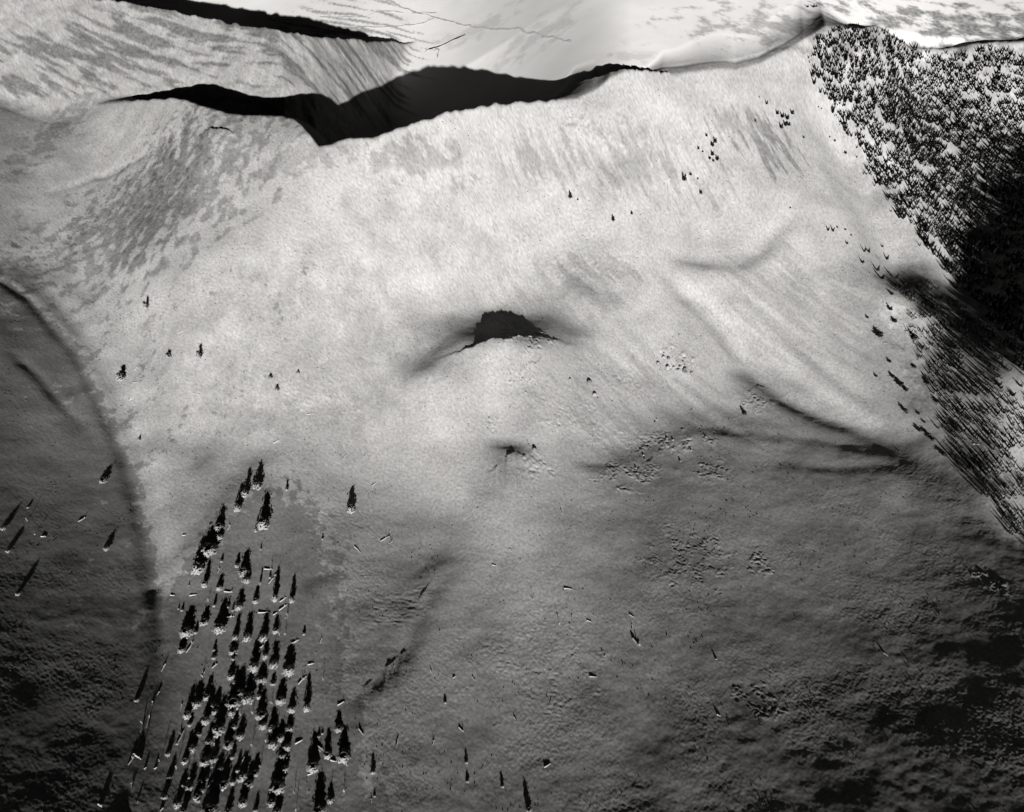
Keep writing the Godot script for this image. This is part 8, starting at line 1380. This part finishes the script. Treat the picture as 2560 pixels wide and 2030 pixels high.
# thin braided channels on the pale valley floor
func lay_streams() -> void:
	var m := material(0.34)
	var wig := noise(61, 60.0, 3)
	for k in STREAMS.size():
		var pts: Array = STREAMS[k][1]
		var width: float = STREAMS[k][0]
		var st := SurfaceTool.new()
		st.begin(Mesh.PRIMITIVE_TRIANGLES)
		var last_l := Vector3.ZERO
		var last_r := Vector3.ZERO
		var first := true
		for a in pts.size() - 1:
			var steps := maxi(2, int(Vector2(pts[a][0], pts[a][1]).distance_to(Vector2(pts[a + 1][0], pts[a + 1][1])) / 6.0))
			for q in steps:
				var t := float(q) / steps
				var x := lerpf(pts[a][0], pts[a + 1][0], t)
				var d := lerpf(pts[a][1], pts[a + 1][1], t)
				x += 5.0 * wig.get_noise_2d(x, d)
				d += 10.0 * wig.get_noise_2d(x + 700.0, d)
				var w := width * (1.0 + 0.9 * wig.get_noise_2d(x * 3.0, d * 3.0))
				var l := Vector3(x - w * 0.4, 0, -d + w)
				var r := Vector3(x + w * 0.4, 0, -d - w)
				l.y = ground_at(l.x, l.z) + 1.2
				r.y = ground_at(r.x, r.z) + 1.2
				if not first:
					for v in [last_l, last_r, l, l, last_r, r]:
						st.set_normal(Vector3.UP)
						st.add_vertex(v)
				first = false
				last_l = l
				last_r = r
		var o := MeshInstance3D.new()
		o.name = numbered("stream")
		o.mesh = st.commit()
		o.material_override = m
		o.set_meta("kind", "structure")
		add_child(o)

# ---------- trees
# crown of unit height and unit width: a ragged inner body and sprays of needles round it
func crown_mesh(seed_value: int, tufts: int, low: float, bulge: float, low_tone: float, high_tone: float, size: float) -> ArrayMesh:
	var r := RandomNumberGenerator.new()
	r.seed = seed_value
	var st := SurfaceTool.new()
	st.begin(Mesh.PRIMITIVE_TRIANGLES)
	var rings := 7
	var around := 7
	var body := []
	for i in rings + 1:
		var t := float(i) / rings
		var line := []
		var reach := 0.5 * profile(t, bulge) * 0.72
		for j in around:
			var a := TAU * j / around + i * 0.4
			var q := reach * r.randf_range(0.65, 1.15)
			line.append(Vector3(cos(a) * q, low + (1.0 - low) * t * 0.97, sin(a) * q))
		body.append(line)
	for i in rings:
		for j in around:
			var k := (j + 1) % around
			for v in [body[i][j], body[i + 1][j], body[i][k], body[i][k], body[i + 1][j], body[i + 1][k]]:
				var out := Vector3(v.x, 0.12, v.z).normalized()
				var c := r.randf_range(low_tone, high_tone)
				st.set_color(Color(c, c, c))
				st.set_normal(out)
				st.add_vertex(v)
	for n in tufts:
		var t := 1.0 - sqrt(r.randf())
		t = clampf(t * 1.05, 0.0, 0.99)
		var reach := 0.5 * profile(t, bulge)
		var a := r.randf() * TAU
		var q := reach * r.randf_range(0.5, 1.06)
		var at := Vector3(cos(a) * q, low + (1.0 - low) * t, sin(a) * q)
		var out := Vector3(cos(a), r.randf_range(-0.1, 0.5), sin(a)).normalized()
		var side := out.cross(Vector3.UP).normalized()
		var up := side.cross(out)
		var z := size * r.randf_range(0.6, 1.4) * (1.15 - 0.6 * t)
		var c := r.randf_range(low_tone, high_tone)
		for v in [at - side * z * 0.6, at + out * z * 1.1 - up * z * 0.25, at + side * z * 0.6, at - up * z * 0.35, at + out * z * 0.7 + up * z * 0.3, at + up * z * 0.6]:
			st.set_color(Color(c, c, c))
			st.set_normal((out + Vector3(0, 0.35, 0)).normalized())
			st.add_vertex(v)
	return st.commit()

func profile(t: float, bulge: float) -> float:
	# 0 is a straight cone, 1 a column with a rounded top
	var cone := 1.0 - t
	var column := sqrt(maxf(0.0, 1.0 - pow(t, 3.0))) * (0.75 + 0.25 * sin(t * 9.0))
	var start := smoothstep(-0.02, lerpf(0.12, 0.4, bulge), t) * 0.6 + 0.4
	return lerpf(cone, column, bulge) * start

func trunk_mesh(r0: float, r1: float, top: float) -> ArrayMesh:
	var st := SurfaceTool.new()
	st.begin(Mesh.PRIMITIVE_TRIANGLES)
	for k in 5:
		var a := Vector3(cos(TAU * k / 5.0), 0, sin(TAU * k / 5.0))
		var b := Vector3(cos(TAU * (k + 1) / 5.0), 0, sin(TAU * (k + 1) / 5.0))
		for v in [a * r0 + Vector3(0, -0.05, 0), a * r1 + Vector3(0, top, 0), b * r0 + Vector3(0, -0.05, 0), b * r0 + Vector3(0, -0.05, 0), a * r1 + Vector3(0, top, 0), b * r1 + Vector3(0, top, 0)]:
			st.set_normal(Vector3(v.x, 0, v.z).normalized())
			st.add_vertex(v)
	return st.commit()

func tree_node(called: String, crown: Mesh, trunk: Mesh, crown_mat: Material, trunk_mat: Material) -> Node3D:
	var t := Node3D.new()
	t.name = called
	var a := MeshInstance3D.new()
	a.name = "trunk"
	a.mesh = trunk
	a.material_override = trunk_mat
	t.add_child(a)
	var b := MeshInstance3D.new()
	b.name = "crown"
	b.mesh = crown
	b.material_override = crown_mat
	t.add_child(b)
	return t

func place_tree(proto: Node3D, called: String, x: float, z: float, tall: float, wide: float, label: String, category: String, group: String) -> void:
	var o: Node3D = proto.duplicate()
	o.name = numbered(called)
	add_child(o)
	o.position = Vector3(x, ground_at(x, z) - 0.1, z)
	o.scale = Vector3(wide, tall, wide)
	o.rotation = Vector3(rng.randf_range(-0.03, 0.03), rng.randf() * TAU, rng.randf_range(-0.03, 0.03))
	tag(o, label, category, group)

var bark: StandardMaterial3D
var dark_needles: StandardMaterial3D
var pale_needles: StandardMaterial3D
var conifer_kinds: Array = []

func plant_forest() -> void:
	bark = material(0.06)
	dark_needles = material(0.1, true)
	pale_needles = material(0.2, true)
	var trunk := trunk_mesh(0.05, 0.02, 0.6)
	for k in 4:
		conifer_kinds.append(tree_node("conifer", crown_mesh(200 + k, 70, 0.06, 0.12 + 0.1 * k, 0.022, 0.034, 0.16), trunk, dark_needles, bark))
	# trees of the forest on the slope beyond: world points inside the outline, thinner in the clearings
	var gap := noise(71, 30.0, 3)
	var fray := noise(73, 26.0, 4)
	var r := RandomNumberGenerator.new()
	r.seed = 72
	var list := []
	for poly in FOREST:
		var outline := PackedVector2Array()
		var lo := Vector2(1e9, 1e9)
		var hi := Vector2(-1e9, -1e9)
		for p in poly[1]:
			outline.append(Vector2(p[0], p[1]))
			lo = lo.min(Vector2(p[0], p[1]))
			hi = hi.max(Vector2(p[0], p[1]))
		var step: float = poly[0]
		var d := lo.y
		while d < hi.y:
			var x := lo.x
			while x < hi.x:
				var at := Vector2(x + r.randf_range(-0.5, 0.5) * step, d + r.randf_range(-0.5, 0.5) * step)
				x += step
				if gap.get_noise_2d(at.x, at.y) > 0.1 + r.randf() * 0.25:
					continue
				var strayed := at + Vector2(fray.get_noise_2d(at.x, at.y), fray.get_noise_2d(at.x + 500.0, at.y)) * 16.0
				if not Geometry2D.is_point_in_polygon(strayed, outline):
					continue
				var tall := lerpf(0.42, 1.4, pow(r.randf(), 1.4)) * float(poly[2])
				list.append([at.x, -at.y, tall, tall * r.randf_range(0.22, 0.42), r.randi() % 4, r.randf() * TAU, FOREST.find(poly)])
			d += step
	list.sort_custom(func(a, b): return seen_size(a) > seen_size(b))
	var single := mini(280, list.size())
	for k in single:
		var a: Array = list[k]
		var far: float = -a[1]
		var where := "on the dark ridge between the two forest slopes"
		if a[5 + 1] == 1:
			where = "in the lower forest beside the pale fan" if far < 620.0 else "at the head of the lower forest under the dark ridge"
		elif far < 800.0:
			where = "on the black forest slope behind the dark ridge"
		elif far < 980.0:
			where = "in the sunlit middle of the upper forest"
		var build := "tall" if a[2] > 8.5 else ("low" if a[2] < 4.5 else "middling")
		var label := "%s dark conifer %s" % [build, where]
		place_tree(conifer_kinds[a[4]], "conifer", a[0], a[1], a[2], a[3], label, "tree", "conifers of the forest")
	for kind in 4:
		var part := []
		for k in range(single, list.size()):
			if list[k][4] == kind:
				part.append(list[k])
		var mm := MultiMesh.new()
		mm.transform_format = MultiMesh.TRANSFORM_3D
		mm.mesh = conifer_kinds[kind].get_child(1).mesh
		mm.instance_count = part.size()
		for k in part.size():
			var a: Array = part[k]
			mm.set_instance_transform(k, Transform3D(Basis(Vector3.UP, a[5]).scaled(Vector3(a[3], a[2], a[3])), Vector3(a[0], ground_at(a[0], a[1]) - 0.2, a[1])))
		var o := MultiMeshInstance3D.new()
		o.name = numbered("forest")
		o.multimesh = mm
		o.material_override = dark_needles
		o.set_meta("kind", "stuff")
		o.set_meta("label", "dense dark conifer forest covering the slope at the right")
		o.set_meta("category", "forest")
		o.set_meta("group", "forest on the right hand slope")
		add_child(o)
	print("forest ", list.size(), " ", Time.get_ticks_msec())

func seen_size(a: Array) -> float:
	var s: float = a[0] / (CAM_Y - a[1])
	return (a[2] / Vector3(a[0], CAM_Y, a[1]).length()) if absf(s) < 0.46 else 0.0

func plant_pines() -> void:
	var trunk := trunk_mesh(0.07, 0.03, 0.7)
	var kinds := []
	for k in 5:
		kinds.append(tree_node("pine", crown_mesh(300 + k, 170, 0.1, [0.6, 0.85, 1.0, 1.0, 0.8][k], 0.14, 0.24, 0.12), trunk, pale_needles, bark))
	for k in PALE_PINES.size():
		var a: Array = PALE_PINES[k]
		place_tree(kinds[(k * 7 + int(a[2] * 10.0)) % 5], "pine_tree", a[0], -a[1], a[2], a[3], a[4], "tree", a[5])

func plant_conifers() -> void:
	for k in DARK_CONIFERS.size():
		var a: Array = DARK_CONIFERS[k]
		place_tree(conifer_kinds[k % 4], "conifer", a[0], -a[1], a[2], a[3], a[4], "tree", a[5])

func limb(st: SurfaceTool, a: Vector3, b: Vector3, r0: float, r1: float, sides := 5) -> void:
	var axis := (b - a).normalized()
	var u := axis.cross(Vector3(0.3, 0.2, 0.9)).normalized()
	var w := axis.cross(u)
	for k in sides:
		var p := u * cos(TAU * k / sides) + w * sin(TAU * k / sides)
		var q := u * cos(TAU * (k + 1) / sides) + w * sin(TAU * (k + 1) / sides)
		for v in [[a + p * r0, p], [b + p * r1, p], [a + q * r0, q], [a + q * r0, q], [b + p * r1, p], [b + q * r1, q]]:
			st.set_normal(v[1])
			st.add_vertex(v[0])

func raise_snags() -> void:
	var wood := material(0.32)
	var kinds := []
	for k in 4:
		var r := RandomNumberGenerator.new()
		r.seed = 400 + k
		var root := Node3D.new()
		root.name = "dead_tree"
		var st := SurfaceTool.new()
		st.begin(Mesh.PRIMITIVE_TRIANGLES)
		var top := Vector3(r.randf_range(-0.08, 0.08), 1.0, r.randf_range(-0.08, 0.08))
		limb(st, Vector3(0, -0.06, 0), top * 0.5, 0.035, 0.026)
		limb(st, top * 0.5, top, 0.026, 0.01)
		var a := MeshInstance3D.new()
		a.name = "trunk"
		a.mesh = st.commit()
		a.material_override = wood
		root.add_child(a)
		for b in 9:
			var s2 := SurfaceTool.new()
			s2.begin(Mesh.PRIMITIVE_TRIANGLES)
			var t := r.randf_range(0.12, 0.9)
			var turn := r.randf() * TAU
			var from := top * t
			var to := from + Vector3(cos(turn), r.randf_range(0.25, 0.8), sin(turn)) * r.randf_range(0.18, 0.4) * (1.25 - t)
			limb(s2, from, to, 0.017, 0.008, 4)
			limb(s2, from.lerp(to, 0.5), from.lerp(to, 0.5) + Vector3(r.randf_range(-0.2, 0.2), 0.14, r.randf_range(-0.2, 0.2)), 0.011, 0.006, 3)
			var m := MeshInstance3D.new()
			m.name = "branch"
			m.mesh = s2.commit()
			m.material_override = wood
			root.add_child(m, true)
		kinds.append(root)
	for k in SNAGS.size():
		var a: Array = SNAGS[k]
		var o: Node3D = kinds[k % 4].duplicate()
		o.name = numbered("dead_tree")
		add_child(o)
		o.position = Vector3(a[0], ground_at(a[0], -a[1]), -a[1])
		o.scale = Vector3.ONE * float(a[2])
		o.rotation = Vector3(a[4], rng.randf() * TAU, a[3])
		tag(o, a[5], "dead tree", a[6])

func drop_logs() -> void:
	var wood := material(0.32)
	var kinds := []
	for k in 3:
		var r := RandomNumberGenerator.new()
		r.seed = 500 + k
		var root := Node3D.new()
		root.name = "fallen_log"
		var st := SurfaceTool.new()
		st.begin(Mesh.PRIMITIVE_TRIANGLES)
		var bend := Vector3(r.randf_range(-0.04, 0.04), 0.0, 0.0)
		limb(st, Vector3(0, 0, -0.5), bend, 1.0, 0.8, 6)
		limb(st, bend, Vector3(0, 0, 0.5), 0.8, 0.45, 6)
		var flat := st.commit()
		var a := MeshInstance3D.new()
		a.name = "trunk"
		a.mesh = flat
		a.material_override = wood
		root.add_child(a)
		kinds.append(root)
	for k in LOGS.size():
		var a: Array = LOGS[k]
		var p := Vector3(a[0], 0, -a[1])
		var q := Vector3(a[2], 0, -a[3])
		var thick: float = a[4]
		p.y = ground_at(p.x, p.z) + thick * 0.35
		q.y = ground_at(q.x, q.z) + thick * 0.35
		var o := Node3D.new()
		o.name = numbered("fallen_log")
		add_child(o)
		o.position = (p + q) * 0.5
		o.look_at_from_position(o.position, q)
		var r := RandomNumberGenerator.new()
		r.seed = 900 + k
		var long := p.distance_to(q)
		var st := SurfaceTool.new()
		st.begin(Mesh.PRIMITIVE_TRIANGLES)
		var bend := Vector3(r.randf_range(-0.04, 0.04) * long, 0.0, 0.0)
		limb(st, Vector3(0, 0, long * 0.5), bend, thick, thick * 0.8, 7)
		limb(st, bend, Vector3(0, 0, -long * 0.5), thick * 0.8, thick * 0.4, 7)
		var t := MeshInstance3D.new()
		t.name = "trunk"
		t.mesh = st.commit()
		t.material_override = wood
		o.add_child(t)
		for b in r.randi_range(1, 3):
			var s2 := SurfaceTool.new()
			s2.begin(Mesh.PRIMITIVE_TRIANGLES)
			var at := bend.lerp(Vector3(0, 0, -long * 0.5), r.randf_range(0.1, 0.8))
			limb(s2, at, at + Vector3(r.randf_range(-1, 1) * 0.25 * long, r.randf_range(0.05, 0.2) * long, -0.12 * long), thick * 0.4, thick * 0.2, 4)
			var m := MeshInstance3D.new()
			m.name = "branch"
			m.mesh = s2.commit()
			m.material_override = wood
			o.add_child(m, true)
		tag(o, a[5], "log", a[6])

func rock_mesh(seed_value: int) -> ArrayMesh:
	var r := RandomNumberGenerator.new()
	r.seed = seed_value
	var st := SurfaceTool.new()
	st.begin(Mesh.PRIMITIVE_TRIANGLES)
	var pts := []
	for i in 5:
		var line := []
		for j in 7:
			var a := TAU * j / 7.0 + i * 0.5
			var q := sin(PI * (i + 0.35) / 5.0) * r.randf_range(0.7, 1.15)
			line.append(Vector3(cos(a) * q, lerpf(-0.5, 0.85, i / 4.0) * r.randf_range(0.85, 1.15), sin(a) * q))
		pts.append(line)
	var top := Vector3(0, 0.85, 0)
	for i in 4:
		for j in 7:
			var k := (j + 1) % 7
			for v in [pts[i][j], pts[i + 1][j], pts[i][k], pts[i][k], pts[i + 1][j], pts[i + 1][k]]:
				st.add_vertex(v)
	for j in 7:
		for v in [pts[4][j], top, pts[4][(j + 1) % 7]]:
			st.add_vertex(v)
	st.generate_normals()
	return st.commit()

func set_boulders() -> void:
	var kinds := []
	for k in 5:
		kinds.append(rock_mesh(600 + k))
	var mats := [material(0.16), material(0.11), material(0.22)]
	for k in BOULDERS.size():
		var a: Array = BOULDERS[k]
		var o := MeshInstance3D.new()
		o.name = numbered("boulder")
		o.mesh = kinds[k % 5]
		o.material_override = mats[k % 3]
		o.position = Vector3(a[0], ground_at(a[0], -a[1]), -a[1])
		o.scale = Vector3(a[2], a[2] * 0.9, a[2]) * 0.5
		o.rotation = Vector3(0, rng.randf() * TAU, 0)
		add_child(o)
		tag(o, a[3], "boulder", a[4])

# low scrub and stones too small to count
func spread_brush() -> void:
	var r := RandomNumberGenerator.new()
	r.seed = 81
	var zone := noise(82, 70.0, 3)
	var mm := MultiMesh.new()
	mm.transform_format = MultiMesh.TRANSFORM_3D
	mm.mesh = rock_mesh(610)
	var list := []
	while list.size() < 3800:
		var d := r.randf_range(140.0, 1000.0)
		var s := r.randf_range(-0.5, 0.5)
		var x := s * (d + CAM_Y)
		if zone.get_noise_2d(x, d) < r.randf_range(-0.1, 0.5):
			continue
		var w := r.randf_range(0.2, 0.6) * (0.6 + d / 900.0)
		list.append(Transform3D(Basis(Vector3.UP, r.randf() * TAU).scaled(Vector3(w, w * 0.4, w)), Vector3(x, ground_at(x, -d) + 0.1 * w, -d)))
	mm.instance_count = list.size()
	for k in list.size():
		mm.set_instance_transform(k, list[k])
	var o := MultiMeshInstance3D.new()
	o.name = "scrub"
	o.multimesh = mm
	o.material_override = material(0.06)
	o.set_meta("kind", "stuff")
	o.set_meta("label", "low dark scrub and stones dotted over the pale slopes")
	o.set_meta("category", "scrub")
	add_child(o)
	print("done ", Time.get_ticks_msec())
